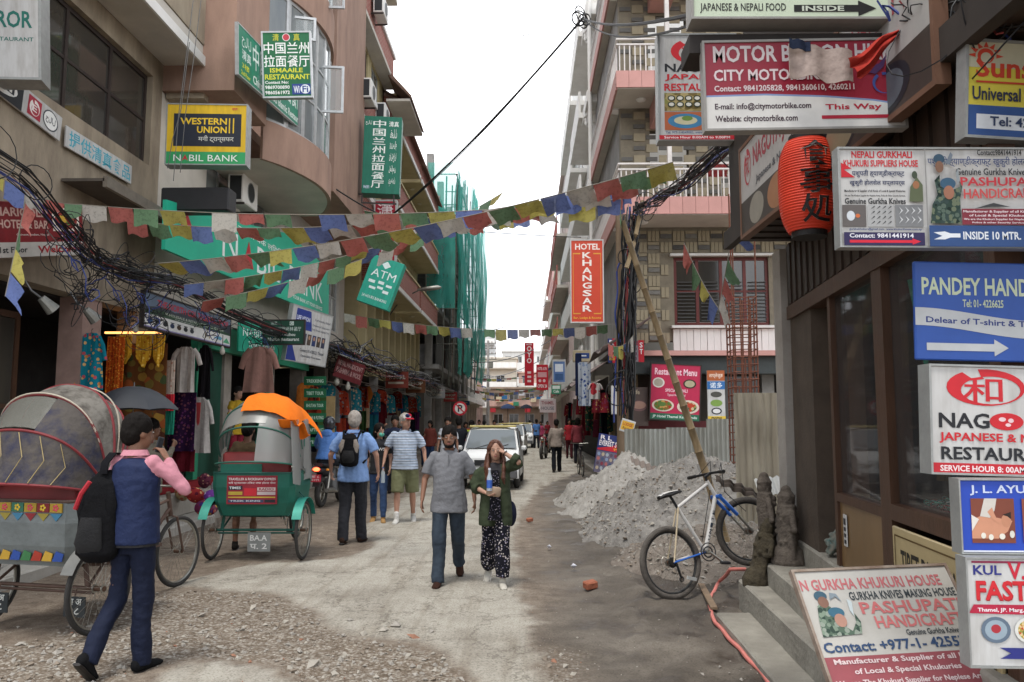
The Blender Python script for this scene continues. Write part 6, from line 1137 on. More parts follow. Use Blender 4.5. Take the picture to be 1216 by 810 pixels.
# 6 grey polo ---------------------------------------------------------------------------
GPOLO = M('grey_polo_cotton', hx('797A7E'), .95, .07, 40, .3, 50, spec=.12); DEN = M('washed_denim', hx('3C4854'), .9, .25, 7, .3, 60, col2=hx('232C38')); p0 = gnd(530,693)
t, g = person('bearded man in grey polo shirt and faded jeans walking towards the camera', (p0.x+.02,p0.y,0), .04, 1.60, 1.06, ((-17,26,38,1),(15,6,0,1)), arms=((Vector((.085,.03,-.265)), Vector((.02,-.07,-.235))), (Vector((-.085,-.01,-.265)), Vector((-.02,-.10,-.225)))), skin=M('skin_dark_brown', (.25,.125,.078), .5, .08, 9, spec=.4), top=GPOLO, bottom=DEN, hem=.80, head=(0,0), vox=.0095, shoes='3F2A22')
collar(t, g, GPOLO); hp = g['hp']; sc = g['s']
mb = MB(); mb.tube([g['S'](g['up'](0,-.128,z)) for z in (.54,.50,.45,.42)], .007, 6, M('grey_placket', hx('77787C'), .9)); 
mb.build('placket', None, t)
mb = MB()
for sx in (1,-1): mb.loft([hp((sx*.066,0,-.01)), hp((sx*.056,-.030,-.055)), hp((sx*.032,-.062,-.090)), hp((0,-.074,-.098))], [(.008*sc,.010*sc),(.011*sc,.014*sc),(.014*sc,.020*sc),(.018*sc,.020*sc)], 8)
mb.ell(hp((0,-.094,-.047)), (.026*sc,.008*sc,.0055*sc), None, 10, 6, g['R']); settle('beard', mb, HAIRB, 0, t, .006, 1, noise_amp=.002, noise_scale=60)
# 7 woman with auburn hair --------------------------------------------------------------
OLV = M('olive_jacket_cloth', hx('3C4433'), .9, .12, 9, .6, 18, spec=.15); FLOR = spots('floral_trousers', hx('1A1A22'), [hx('C8BFC4'), hx('1A1A22'), hx('8F8AA0'), hx('B0A8A4')], 46, .9, .34); p0 = gnd(588,696)
t, g = person('woman with long auburn hair in olive jacket and floral trousers, one hand on her head', (p0.x,p0.y,0), .02, 1.45, .94, ((12,6,0,1),(-14,18,26,1)), arms=((Vector((.115,-.17,.07)), Vector((-.175,.07,.115)), Vector((0,.6,-1)), .25), (Vector((-.09,-.02,-.24)), Vector((.14,-.13,-.06)), Vector((0,0,1)), .5)), skin=SKF, hair=HAIRA, hairkind='long', top=M('dark_top', (.03,.028,.032), .9), bottom=FLOR, bkind='wide', hem=.84, head=(4,-4), vox=.0095, shoes='C9C4B8')
S, up, s_ = g['S'], g['up'], g['s']; c = MB()
for sx in (1,-1): c.loft([S(up(sx*.098,.01,-.18)), S(up(sx*.096,.01,.0)), S(up(sx*.092,.01,.2)), S(up(sx*.094,.01,.40)), S(up(sx*.085,.01,.52)), S(up(sx*.06,.01,.575))], [(.115*s_,.150*s_),(.108*s_,.145*s_),(.095*s_,.135*s_),(.1*s_,.13*s_),(.09*s_,.105*s_),(.04*s_,.07*s_)], 14, None, True, (1,0,0))
for k, sx in ((0,1),(1,-1)): a_, E, W_ = g['AR'][k]; c.loft([S(a_+Vector((-sx*.05,0,-.01))), S(a_.lerp(E,.4)), S(a_.lerp(E,.9)), S(E.lerp(W_,.12)), S(E.lerp(W_,.42))], [.07*s_,.078*s_,.085*s_,.080*s_,.078*s_], 12)
settle('jacket', c, OLV, 0, t, .0115, 2, noise_amp=.009, noise_scale=9)
mb = MB(smooth=60); mb.loft([S(up(0,-.135,.50)), S(up(0,-.158,.30)), S(up(0,-.162,.02)), S(up(.0,-.155,-.1))], [(.04*s_,.02*s_),(.055*s_,.02*s_),(.07*s_,.02*s_),(.09*s_,.02*s_)], 12, spots('floral_top', hx('17171C'), [hx('A8A0A8'), hx('17171C'), hx('6A6478')], 60, .9, .3), True, (1,0,0)); mb.build('top_front', None, t)
q = S(g['AR'][1][2]+Vector((.10,-.05,.02))); o_ = thing('purse', 'small tan purse held in front by the woman in the olive jacket', 'purse', (p0.x,p0.y,0), .02); mb = MB(smooth=50); mb.box(q, (.15,.04,.10), M('tan_leather', hx('9A8470'), .6), (0,rad(8),0), .015); mb.build('purse_body', None, o_)
q = S(g['AR'][1][2]+Vector((.05,-.07,.10))); o_ = thing('water_bottle', 'blue labelled water bottle carried upright by the woman in the olive jacket', 'bottle', (p0.x,p0.y,0), .02); mb = MB(smooth=40); mb.loft([q+Vector((0,0,z)) for z in (-.06,.07,.12,.15)], [.028,.028,.012,.012], 12, sheet('bottle_plastic2', (.62,.7,.78), .6)); mb.build('bottle_body', None, o_); mb = MB(smooth=40); mb.cyl(q+Vector((0,0,-.03)), q+Vector((0,0,.05)), .0295, 12, ink('3A62B8')); mb.build('label', None, o_); mb = MB(); mb.cyl(q+Vector((0,0,.15)), q+Vector((0,0,.17)), .014, 8, ink('DDE2EA')); mb.build('cap', None, o_)
o_ = thing('shoulder_bag', 'navy shoulder bag hanging behind the hip of the woman in the olive jacket', 'bag', (p0.x,p0.y,0), .02); mb = MB(smooth=60); mb.ell(S(up(.20,.10,-.05)), (.055,.10,.13), fab('262A3E'), 14, 10); mb.build('bag_body', None, o_); mb = MB(); mb.tube([S(up(.20,.10,.05)), S(up(.17,.14,.3)), S(up(.1,.1,.57))], .008, 5, fab('262A3E')); mb.build('strap', None, o_)
mb = MB(smooth=40); E, W_ = g['AR'][0][1:3]; mb.torus(S(E.lerp(W_,.92)), .029, .005, W_-E, 16, 6, ink('2A201C')); mb.build('bracelet', None, t)
# 9 woman in yellow in shop, umbrella bearer, cyclist at green rickshaw, others -----------
p0 = at(279,560,16.0); person('dark haired woman in yellow inside the clothes shop, seen over the green rickshaw hood', (p0.x,p0.y,.62), rad(60), 1.70, .95, ((0,0,0),(0,0,0)), skin=SKF, hairkind='bun', top=fab('B8962E'), bottom=fab('8A2A3A'), vox=.012)
p0 = at(176,600,10.2); t, g = person('person in a pale beige top under the black umbrella, mostly hidden', (p0.x,p0.y,0), rad(150), 1.66, 1., ((6,4,0),(-6,6,5)), arms=((Vector((.05,.0,-.27)), Vector((.0,-.16,-.1))), (Vector((-.08,-.06,-.24)), Vector((.02,-.10,.2)), Vector((1,0,0)), 1.)), top=fab('8F887A'), bottom=fab('2A2C3A'), sleeve='long', vox=.013)
uc = at(158,487,10.0); U_ = thing('umbrella', 'open black umbrella with thin ribs beside the grey rickshaw hood', 'umbrella', tuple(uc)); BLKC = M('black_umbrella_cloth', (.030,.034,.042), .6, .15, 3, spec=.5)
for k in range(8):
    mb = MB(smooth=50); P = []
    for i in range(7):
        r = .56*i/6; z = .30*(1-(i/6)**1.9); P.append([Vector((r*math.cos(a)*(1-.06*math.sin((j/4)*PI)*(i/6)), r*math.sin(a)*(1-.06*math.sin((j/4)*PI)*(i/6)), z+.02*math.sin(j/4*PI)*(i/6))) for j, a in [(j, 2*PI*(k+j/4)/8) for j in range(5)]])
    mb.grid(P, BLKC, .003); mb.build('canopy_panel', None, U_)
    mb = MB(); a = 2*PI*k/8; mb.tube([(.56*math.cos(a)*i/5, .56*math.sin(a)*i/5, .30*(1-(i/5)**1.9)-.006) for i in range(6)], .003, 4, DKFR); mb.build('rib', None, U_)
mb = MB(); mb.cyl((0,0,-.75),(0,0,.35),.007,8,metalm('666666')); mb.cyl((0,0,-.86),(0,0,-.74),.014,8,DKFR); mb.build('shaft', None, U_)
p0 = at(290,650,10.7); person('driver in brown shorts behind the green rickshaw, legs visible under it', (p0.x,p0.y,0), PI+.1, 1.64, 1., ((4,3,0,5),(-5,5,5,5)), top=fab('5A4A38'), bottom=fab('4A3A2C'), bkind='shorts', shoes='2A2622', vox=.013)
# walker and far crowd
p0 = gnd(661,561); person('man in pale checked shirt and black trousers walking away down the middle of the street', (p0.x,p0.y,0), PI, 1.70, 1.08, ((-10,16,20),(12,4,0)), top=fab('A89A90'), bottom=fab('1C1E24'), sleeve='long', hem=.85, vox=.016, face=False)
CROWD = [(532,20.5,'C9CCD2','2F3440',1.74,0,'man in white t-shirt close behind the bearded man'), (545,21.5,'26282E','2A2E38',1.74,1,'man in black shirt left of the front white taxi'), (560,24,'A8B83A','3A3F4A',1.66,1,'person in lime green top beside the front taxi'), (511,27,'7A4038','33476A',1.52,0,'young person in patterned top and jeans on the left pavement'), (504,28,'4A5468','2F3F5A',1.1,0,'child in blue on the left pavement'), (575,36,'B03038','2A2A30',1.66,1,'person in red far behind the front taxi roof'), (587,38,'C9C4C0','3A3A40',1.68,0,'person in white shirt behind the front taxi'), (553,33,'A82A34','2A2A34',1.6,0,'woman in red under the no parking sign'), (637,50,'5A86C4','23262E',1.74,1,'man in bright blue shirt standing near the far taxis'), (642,53,'B04A6A','7A2A40',1.6,0,'woman in pink beside the man in bright blue'), (650,60,'8A2A34','2A2A30',1.62,0,'person in dark red at the far right roadside'), (676,34,'A83038','5A2A30',1.6,0,'person in red by the hanging clothes on the right'), (686,30,'8A4048','2F3038',1.62,1,'person in dusky red in front of the souvenir stall'), (569,45,'3A4A6A','2A2A30',1.7,0,'man in blue among the far crowd on the left'), (597,70,'6A3A44','2A2A30',1.65,0,'person in maroon in the far crowd'), (629,68,'A8A4A0','30343C',1.7,1,'person in pale top in the far crowd')]
for px, Y, tc_, bc, H_, back, lb in CROWD:
    q = at(px,500,Y); person(lb, (q.x,q.y,.13 if (px in (511,504) or px in (676,686)) else 0), (PI if back else 0)+random.uniform(-.3,.3), H_, 1.02, ((random.uniform(4,12),5,0),(random.uniform(-10,-3),8,6)), top=fab(tc_), bottom=fab(bc), vox=.022, face=Y < 30, foldn=.004, sleeve='short' if H_ > 1.65 else 'long', hairkind='short' if H_ > 1.62 else 'bob')
# ================================================================== VEHICLES
TYRE = M('tyre_rubber', (.035,.033,.031), .85, .3, 12, .3, 60); MUDT = M('muddy_tyre', (.13,.115,.10), .95, .3, 14, .4, 60, col2=(.06,.052,.045)); CHR = metalm('9A9890', .35, .8); RUSTM = M('rusty_steel', (.10,.055,.035), .7, .35, 14, metal=.3)
def wheel(parent, c, R, axis, tyre=TYRE, rim=CHR, tw=.022, nsp=32, hubw=.05, name='wheel'):
    """spoked bicycle wheel; sub-parts tyre, rim, spokes"""
    c = Vector(c); ax = Vector(axis).normalized(); x, y = frame_of(ax)
    h_ = MB(smooth=40); h_.cyl(c-ax*hubw, c+ax*hubw, .022, 12, RUSTM); h_.cyl(c-ax*hubw*.9, c-ax*hubw*.75, .035, 14, CHR); h_.cyl(c+ax*hubw*.75, c+ax*hubw*.9, .035, 14, CHR); wo = h_.build(name, None, parent)
    t_ = MB(smooth=60); t_.torus(c, R-tw, tw, ax, 48, 8, tyre, tw*.95); q = t_.build('tyre', None, parent); q.parent = wo
    t_ = MB(smooth=50); t_.torus(c, R-tw*2.1, .012, ax, 48, 6, rim, .013); q = t_.build('rim', None, parent); q.parent = wo
    t_ = MB()
    for k in range(nsp): a = 2*PI*k/nsp; b_ = a+(.5 if k % 2 else -.5); s_ = (1 if k % 4 < 2 else -1); t_.cyl(c+ax*(s_*hubw*.8)+(x*math.cos(b_)+y*math.sin(b_))*.03, c+(x*math.cos(a)+y*math.sin(a))*(R-tw*2.2), .0016, 3, CHR)
    q = t_.build('spokes', None, parent); q.parent = wo; kind(q, 'stuff')
    return wo
def rickshaw(label, loc, rot, frame_c, body, hood_top, hood_back, trim, green):
    t = thing('cycle_rickshaw', label, 'rickshaw', loc, rot); fm = M('rickshaw_frame_'+('green' if green else 'brown'), frame_c, .55, .25, 9, metal=.2)
    def pm(name, f, m=None, sm=50): mb = MB(smooth=sm); f(mb); return mb.build(name, m, t)
    R = .36
    for sx in (1,-1): wheel(t, (sx*.56,0,R), R, (1,0,0))
    wheel(t, (0,1.78,R), R, (1,.0,0))
    pm('axle', lambda m: (m.cyl((-.56,0,R),(.56,0,R),.016,8,fm), m.cyl((-.5,.02,R-.04),(.5,.02,R-.04),.012,6,fm)))
    for sx in (1,-1):
        pm('chassis_tube', lambda m: m.tube([(sx*.38,-.1,.55),(sx*.36,.3,.50),(sx*.16,.9,.42),(0,1.15,.40)], .016, 8, fm))
        pm('axle_bracket', lambda m: (m.cyl((sx*.45,0,R),(sx*.42,0,.56),.02,6,fm), m.cyl((sx*.45,0,R),(sx*.40,.25,.54),.012,6,fm)))
    pm('main_frame', lambda m: (m.tube([(0,.95,.42),(0,1.2,.40)],.018,8,fm), m.tube([(0,1.15,.35),(0,1.1,.85)],.018,8,fm), m.tube([(0,1.15,.38),(0,1.62,.82)],.018,8,fm), m.tube([(0,1.1,.80),(0,1.60,.90)],.016,8,fm), m.cyl((0,1.58,.98),(0,1.64,.74),.022,8,fm)))
    for sx in (1,-1): pm('fork_blade', lambda m: m.tube([(0,1.64,.74),(sx*.06,1.66,.72),(sx*.06,1.78,.36)],.012,6,fm))
    pm('handlebar', lambda m: m.tube([(-.28,1.36,1.02),(-.26,1.5,1.05),(-.05,1.58,1.04),(.05,1.58,1.04),(.26,1.5,1.05),(.28,1.36,1.02)],.012,8,CHR))
    pm('saddle', lambda m: m.loft([(0,.98,.93),(0,1.08,.94),(0,1.26,.92)],[(.09,.03),(.08,.03),(.02,.02)],10,ink('1E1A18'),True,(1,0,0)))
    pm('crank', lambda m: (m.torus((.03,1.15,.36),.09,.006,(1,0,0),20,5,CHR), m.tube([(.05,1.15,.36),(.05,1.10,.20)],.009,5,CHR), m.tube([(-.05,1.15,.36),(-.05,1.2,.52)],.009,5,CHR)))
    for s_, z_ in ((1,.20),(-1,.52)): pm('pedal', lambda m: m.box((s_*.09,1.15-s_*.05,z_),(.08,.06,.02),ink('22201E')))
    # passenger box
    wt, wb = .49, .42; y0, y1 = -.20, .52
    def tub(m):
        P = []
        for k, (z, w_, yy, yf) in enumerate(((.56,wb,y0+.04,y1-.05),(.72,wb+.05,y0-.02,y1-.02),(.90,wt,y0-.05,y1),(1.06,wt,y0-.05,y1))):
            P.append([Vector(p) for p in ((-w_,yf,z),(-w_,yy+.05,z),(-w_+.05,yy,z),(w_-.05,yy,z),(w_,yy+.05,z),(w_,yf,z))])
        m.grid([r[::-1] for r in P], body, .015)
    pm('tub', tub, sm=0)
    pm('floor', lambda m: m.bb((-wb,-.15,.55),(wb,.95,.58),fm)); pm('seat_cushion', lambda m: m.bb((-.43,-.1,.85),(.43,.42,.97),M('red_vinyl',(.22,.03,.03),.5),.03)); pm('backrest', lambda m: m.bb((-.42,-.16,.97),(.42,-.08,1.32),M('red_vinyl',(.22,.03,.03)),.03))
    pm('tub_rim', lambda m: m.tube([(-.50,.52,1.07),(-.50,-.2,1.07),(-.45,-.26,1.07),(.45,-.26,1.07),(.50,-.2,1.07),(.50,.52,1.07)],.014,6,fm))
    for sx in (1,-1):
        def mud(m):
            m.grid([[Vector((sx*.56+x, -(R+.035)*math.cos(a), R+(R+.035)*math.sin(a))) for a in [rad(25+12*i) for i in range(12)]] for x in (-.055,-.02,.02,.055)], M('mudguard_'+('teal' if green else 'grey'), (.03,.26,.20) if green else (.16,.16,.15), .5, .2, 7, metal=.2), .004)
            m.cyl((sx*.56,.0,R+R+.035),(sx*.47,0,.85),.008,5,fm)
        pm('mudguard', mud)
    # hood
    RY, RZ, Z0, Y0 = .66, .92, 1.09, .16
    def hp_(th, u): a = rad(th); RY = .66 if th < 95 else .66-.0055*(th-95); r = max(0, math.sin(PI*u))**.42; return Vector((.50*(-math.cos(PI*u))*(1.0 if abs(math.cos(PI*u)) > .0 else 1), Y0-RY*r*math.cos(a), Z0+RZ*r*math.sin(a)))
    def hsurf(th0, th1, m, sagd, name, u0=0., u1=1., nt_=10, thick=.006):
        mb = MB(smooth=70); P = []
        for i in range(nt_+1):
            f = i/nt_; th = th0+(th1-th0)*f; P.append([])
            for j in range(25):
                u = u0+(u1-u0)*j/24; p = hp_(th, u); c_ = Vector((0,Y0,Z0)); seg = (th-th0)/max(1e-6,(th1-th0))*max(1,round((th1-th0)/28)); k = 1-sagd*abs(math.sin(PI*seg)); P[-1].append(c_+(p-c_)*Vector((1,1,1)).x*k if False else Vector((p.x*(1-.3*sagd*abs(math.sin(PI*seg))), Y0+(p.y-Y0)*k, Z0+(p.z-Z0)*k))+Vector((0,0,.006*noise.noise(Vector((j*.7,i*.9,th0))))))
        mb.grid(P, m, thick); return mb.build(name, None, t)
    ths = (8, 36, 64, 92, 118)
    for th in ths: pm('hood_bow', lambda m: m.tube([hp_(th, .02+.96*j/24) for j in range(25)], .012, 6, trim))
    for sx in (1,-1): pm('hood_hinge', lambda m: m.cyl((sx*.50,Y0,Z0-.02),(sx*.53,Y0,Z0-.02),.03,10,CHR))
    if not green:
        hsurf(64, 118, hood_top, .035, 'hood_top_cover'); hsurf(8, 36, hood_back, .03, 'hood_back_cover'); hsurf(36, 64, hood_back, .03, 'hood_back_cover', .0, .30); hsurf(36, 64, hood_back, .03, 'hood_back_cover', .62, 1.)
        hsurf(38, 62, sheet('net_window', (.25,.25,.22), .35), .03, 'net_window', .30, .62)
        pm('hood_edge_trim', lambda m: [m.tube([hp_(th, .03+.94*j/24)*1.0+Vector((0,-.008,.012)) for j in range(25)], .007, 5, M('old_cord',(.45,.40,.32),.9)) for th in (64, 104, 120)])
        for j in range(7): pm('gold_braid', lambda m: m.tube([hp_(9, .10+.115*j)+Vector((0,-.015,0)), hp_(22, .16+.115*j)+Vector((0,-.02,0)), hp_(34, .10+.115*j)+Vector((0,-.02,.01))], .004, 4, M('gold_cord',(.35,.27,.12),.7)))
        hsurf(118, 136, hood_top, .02, 'front_awning', .06, .94, 6); pm('hood_bow', lambda m: m.tube([hp_(136, .05+.9*j/24) for j in range(25)], .011, 6, trim))
        for k in range(10):
            u = .10+.088*k; e = hp_(136, u); c_ = [hx('9A2A30'),hx('3F78A8'),hx('B0902F'),hx('A83A2A'),hx('3F6A55')][k % 5]
            pm('hood_strap', lambda m: m.tube([hp_(118,u)+Vector((0,0,.01)), hp_(130,u)+Vector((0,0,.015)), e+Vector((0,0,.01))],.010,5,M('ribbon0',hx('9A2A30'),.9,.3,20)))
            pm('fringe_ribbon', lambda m: m.loft([e, e+Vector((0,.01,-.08)), e+Vector((.01,0,-.20)), e+Vector((0,.01,-.34))],[(.012,.010),(.022,.014),(.014,.010),(.024,.014)],7,M('ribbon%d' % (k % 5), c_,.9,.3,20)))
        # painted bands: flower panels and triangles are separate small plates
        for j in range(7):
            x = -.42+.12*j; pm('painted_plate', lambda m: m.bb((x+.004,-.279,.985),(x+.116,-.268,1.055),[ink('A8892A'),ink('7A1F24'),ink('A8892A'),ink('2F6A55')][j % 4]))
            pm('painted_triangle', lambda m: m.prism([(x+.005,-.268,.975),(x+.115,-.268,.975),(x+.06,-.264,.915)][::-1],(0,-.006,0),[ink('3F7A9A'),ink('8A2A30'),ink('9A8A3A')][j % 3]))
            a_ = x+.06; pm('painted_flower', lambda m: [m.ell((a_+.018*math.cos(q),-.281,1.02+.018*math.sin(q)),(.011,.003,.011),ink('C8485A' if j % 2 == 0 else 'D8B83A'),8,4) for q in [k*1.2566 for k in range(5)]])
        for j in range(8):
            x = -.40+.1*j; pm('painted_leaf', lambda m: m.prism([(x,-.205-.012,.60),(x+.09,-.217,.60),(x+.11,-.225,.66),(x+.04,-.225,.68)][::-1],(0,-.006,0),[ink('3F7A4A'),ink('A83A2A'),ink('C8A03A'),ink('2F4F9A')][j % 4]))
        for sx, s1 in ((-.36,'भ अ'),(.38,'बा अ')):
            pm('number_plate', lambda m: m.bb((sx-.10,-.055,.14),(sx+.10,-.045,.30),ink('2A2E30'))); pm('plate_hanger', lambda m: m.cyl((sx,-.05,.3),(sx,-.03,.37),.006,5,fm)); pm('plate_lettering', lambda m: (m.text(s1,sx-.07,.235,sx+.07,.285,-.058,ink('B8BAB4'),.02), m.text('२८',sx-.05,.16,sx+.05,.215,-.058,ink('B8BAB4'),.02)))
    else:
        hsurf(8, 118, hood_top, .02, 'clear_plastic_cover', .55, 1., 16); hsurf(40, 118, hood_top, .02, 'clear_plastic_cover', .02, .60, 12)
        pm('back_panel', lambda m: m.bb((-.40,-.25,1.07),(.10,-.235,1.18),body)); pm('seat_back_grille', lambda m: ([m.tube([(-.02+.04*k,-.1,1.18),(.06+.04*k,-.1,1.42)],.007,4,body) for k in range(6)], m.bb((-.04,-.11,1.42),(.3,-.09,1.46),body)))
        mb = MB(smooth=80); P = []
        for i in range(15):
            th = 50+5.6*i; P.append([])
            for j in range(21):
                u = .39+.50*j/20; p = hp_(th, u); r = 1.04+.006*math.sin(j*1.3+i*.7); P[-1].append(Vector((p.x*1.03, Y0+(p.y-Y0)*r, Z0+(p.z-Z0)*r+.01)))
            if i > 10: P[-1] = [p+Vector((.05*(i-10),0,-.012*(i-10)**2*.5)) for p in P[-1]]
        mb.grid(P, M('orange_cloth', hx('E8761E'), .85, .1, 6, .3, 30, spec=.2), .006); mb.build('orange_cloth', None, t)
        mb = MB(smooth=80); mb.grid([[Vector((.30+.22*i/8+.10*j/8, -.32+.35*j/8-.04*math.sin(i), 1.72-.02*j+.0*i-.28*(1-i/8)*j/8*.4-.05*math.sin(j*1.1))) for i in range(9)] for j in range(9)], M('orange_cloth', hx('E8761E')), .006); mb.build('orange_cloth', None, t)
        mb = MB(smooth=80); mb.grid([[Vector((.46+.06*math.sin(i*1.2)+.05*j/8, -.35+.10*i, 1.70-.75*j/8-.03*math.sin(i*1.9))) for i in range(9)] for j in range(9)], hood_top, .005); mb.build('clear_plastic_cover', None, t)
        pm('advert_panel', lambda m: m.bb((-.31,-.272,.70),(.30,-.256,1.04),ink('8A2230')))
        def adv(m):
            m.text('TRAVELLER & RICKSHAW EXPRESS',-.29,.985,.28,1.015,-.2755,ink('D8C8C8'),.03); m.text('सबै प्रकारका टिकट तथा होटल सेवा',-.29,.935,.28,.97,-.2755,ink('D8C8C8'),.01)
            for (x0,z0,x1,z1,c_) in ((-.29,.87,-.12,.92,'1E222E'),(-.29,.81,-.12,.85,'B09A3A'),(-.10,.80,.05,.89,'B82430'),(.06,.86,.28,.90,'C8B8B4'),(.06,.81,.28,.85,'B8A8A8'),(-.29,.775,.28,.79,'B8A23A'),(-.29,.72,.14,.755,'3A3E5A'),(.15,.72,.28,.755,'22242A')): m.add([(x0,-.2738,z0),(x1,-.2738,z0),(x1,-.2738,z1),(x0,-.2738,z1)],[(0,1,2,3)],ink(c_))
            m.text('TIMES',-.28,.88,-.14,.91,-.2755,ink('D8D8D8'),.03); m.text('RADIO',.08,.865,.26,.895,-.2755,ink('8A2230'),.03); m.text('TREK KING',-.27,.73,.1,.748,-.2755,ink('C8C8D0'),.02)
        pm('advert_lettering', adv)
        pm('number_plate', lambda m: m.bb((-.12,-.02,.10),(.16,-.01,.33),M('plate_grey',(.25,.26,.25),.6))); pm('plate_lettering', lambda m: (m.text('BA.A',-.09,.23,.12,.30,-.023,ink('E0E0DC'),.02), m.text('प. 2',-.09,.13,.12,.20,-.023,ink('E0E0DC'),.02)))
    return t
GREYC = M('grey_hood_cloth', hx('7A766F'), .95, .2, 6, .8, 14, spec=.15, col2=hx('443F3A'), mid=.45, width=.12); SLATEC = M('slate_hood_cloth', hx('34364A'), .95, .2, 5, .8, 14, spec=.15, col2=hx('57524E'), mid=.55, width=.12)
def PLm(): return sheet('milky_plastic', (.30,.30,.285), .55, .3)
rickshaw('cycle rickshaw with grey and slate hood, coloured ribbons and painted metal back at left edge', (-3.98,6.62,0), rad(-12), (.10,.06,.045), M('dented_grey_metal', (.20,.225,.225), .5, .3, 3, .2, 30, metal=.3), GREYC, SLATEC, M('red_hood_tube', hx('7A2A2E'), .6, .2, 9), False)
rickshaw('green cycle rickshaw with milky plastic hood, orange cloth and red advert panel on its back', (-3.32,9.98,0), rad(1), (.02,.10,.08), M('dark_green_paint', (.012,.12,.085), .45, .2, 5), PLm(), None, M('green_hood_tube', (.03,.12,.09), .6), True)
# bicycle leaning on the rubble ---------------------------------------------------------
rh = Vector((1.385,7.86,.345)); fh = Vector((2.26,8.30,.585)); t = thing('mountain_bicycle', 'white and blue mountain bicycle with muddy tyres leaning against the bamboo pole', 'bicycle', tuple(rh-Vector((0,0,.345))))
F_ = (fh-rh).normalized(); UPB = (Vector((-.16,.12,1))); UPB = (UPB-F_*UPB.dot(F_)).normalized(); SD = F_.cross(UPB)
def bpt(u, v, s_=0): return rh+F_*u+UPB*v+SD*s_-Vector(t.location)
def bm(name, f, m=None, par=None): mb = MB(smooth=45); f(mb); o = mb.build(name, m, t); 
WHT = M('white_gloss', (.62,.60,.57), .35, .12, 8); BLUG = M('blue_gloss', hx('2A62B8'), .35, .1, 8)
wheel(t, bpt(0,0), .345, SD, MUDT, ink('2A2A2A'), .029, 28); WB = (fh-rh).length; ST = (fh+Vector((0,0,0)))
hd1, hd0 = bpt(WB-.30,.58), bpt(WB-.25,.45); bb_, st_ = bpt(.42,-.03), bpt(.27,.46)
for nm, a, b_, r, m in (('top_tube',st_,hd1,.017,WHT),('down_tube',bb_,hd0,.022,WHT),('seat_tube',bb_,st_,.017,WHT),('head_tube',hd0-UPB*.03,hd1+UPB*.03,.021,M('white_gloss')),):
    bm(nm, lambda q: q.cyl(a,b_,r,12,m))
for s_ in (1,-1): bm('chain_stay', lambda q: q.tube([bb_+SD*(.02*s_), bpt(0,0,.06*s_)],.010,8,WHT if s_ < 0 else BLUG)); bm('seat_stay', lambda q: q.tube([st_+SD*(.015*s_), bpt(0,0,.06*s_)],.008,8,M('cream_gloss',(.55,.45,.3),.4)))
fc = bpt(WB,0); wf = wheel(t, fc, .345, (SD*.80-F_*.25+UPB*.05), MUDT, ink('2A2A2A'), .029, 28)
for s_ in (1,-1): bm('fork_leg', lambda q: (q.cyl(hd0+SD*(.055*s_)-UPB*.02, fc+SD*(.055*s_)-(fc-hd0)*.45, .019, 10, BLUG), q.cyl(fc+SD*(.055*s_)-(fc-hd0)*.5, fc+SD*(.055*s_), .012, 8, CHR)))
bm('fork_crown', lambda q: q.cyl(hd0+SD*.07-UPB*.02, hd0-SD*.07-UPB*.02, .024, 10, BLUG)); bm('stem', lambda q: q.tube([hd1+UPB*.02, hd1+UPB*.07, hd1+UPB*.09+F_*.07],.016,8,ink('1C1C1E'))); bm('handlebar', lambda q: q.tube([hd1+UPB*.09+F_*.07+SD*x_-F_*abs(x_)*.2 for x_ in (-.30,-.15,0,.15,.30)],.013,8,ink('1C1C1E')))
for s_ in (1,-1): bm('grip', lambda q: q.cyl(hd1+UPB*.09+F_*.01+SD*(.30*s_), hd1+UPB*.09+F_*.035+SD*(.20*s_),.018,8,ink('22201F')))
bm('brake_hose', lambda q: (q.tube([hd1+UPB*.09+F_*.05+SD*.18, hd1+UPB*.16+F_*.18+SD*.08, hd0+F_*.12, fc+SD*.06+UPB*.2],.004,4,ink('141414')), q.tube([hd1+UPB*.09+F_*.05-SD*.18, hd1+UPB*.2+F_*.12, hd1+F_*.05, bb_+UPB*.1],.004,4,ink('141414'))))
bm('seat_post', lambda q: q.cyl(st_, st_+(st_-bb_).normalized()*.14,.014,8,ink('26282A'))); sq = st_+(st_-bb_).normalized()*.15
bm('saddle', lambda q: (q.loft([sq-F_*.13, sq-F_*.09+UPB*.012, sq, sq+F_*.10, sq+F_*.15-UPB*.01],[(.03,.018),(.066,.026),(.05,.022),(.02,.018),(.01,.008)],12,ink('1A1718'),True,SD), q.loft([sq-F_*.12+UPB*.018, sq-F_*.08+UPB*.03, sq+UPB*.026, sq+F_*.11+UPB*.014],[(.03,.008),(.055,.008),(.036,.008),(.012,.006)],10,WHT,True,SD)))
bm('chainring', lambda q: (q.torus(bb_+SD*.05,.085,.006,SD,24,5,ink('1E1E20')), q.torus(bb_+SD*.045,.05,.008,SD,20,5,ink('26262A')), q.cyl(bb_-SD*.06,bb_+SD*.06,.02,10,CHR))); bm('crank_arm', lambda q: q.cyl(bb_+SD*.07,bb_+SD*.08+F_*.10-UPB*.13,.012,8,CHR)); bm('pedal', lambda q: q.box(bb_+SD*.12+F_*.10-UPB*.14,(.09,.07,.02),ink('1C1C1E')))
bm('cassette', lambda q: [q.cyl(bpt(0,0,.03+.006*k), bpt(0,0,.034+.006*k),.05-.005*k,16,ink('2A2826')) for k in range(4)]); bm('rear_derailleur', lambda q: (q.cyl(bpt(.02,-.02,.06), bpt(.03,-.16,.05),.012,8,ink('1C1C1C')), q.torus(bpt(.03,-.17,.05),.022,.006,SD,12,5,ink('1C1C1C')), q.box(bpt(.14,-.20,.05),(.10,.02,.03),ink('B8BAB8'),(0,rad(14),rad(20)))))
bm('brake_disc', lambda q: q.torus(bpt(0,0,-.055),.07,.003,SD,24,4,CHR))
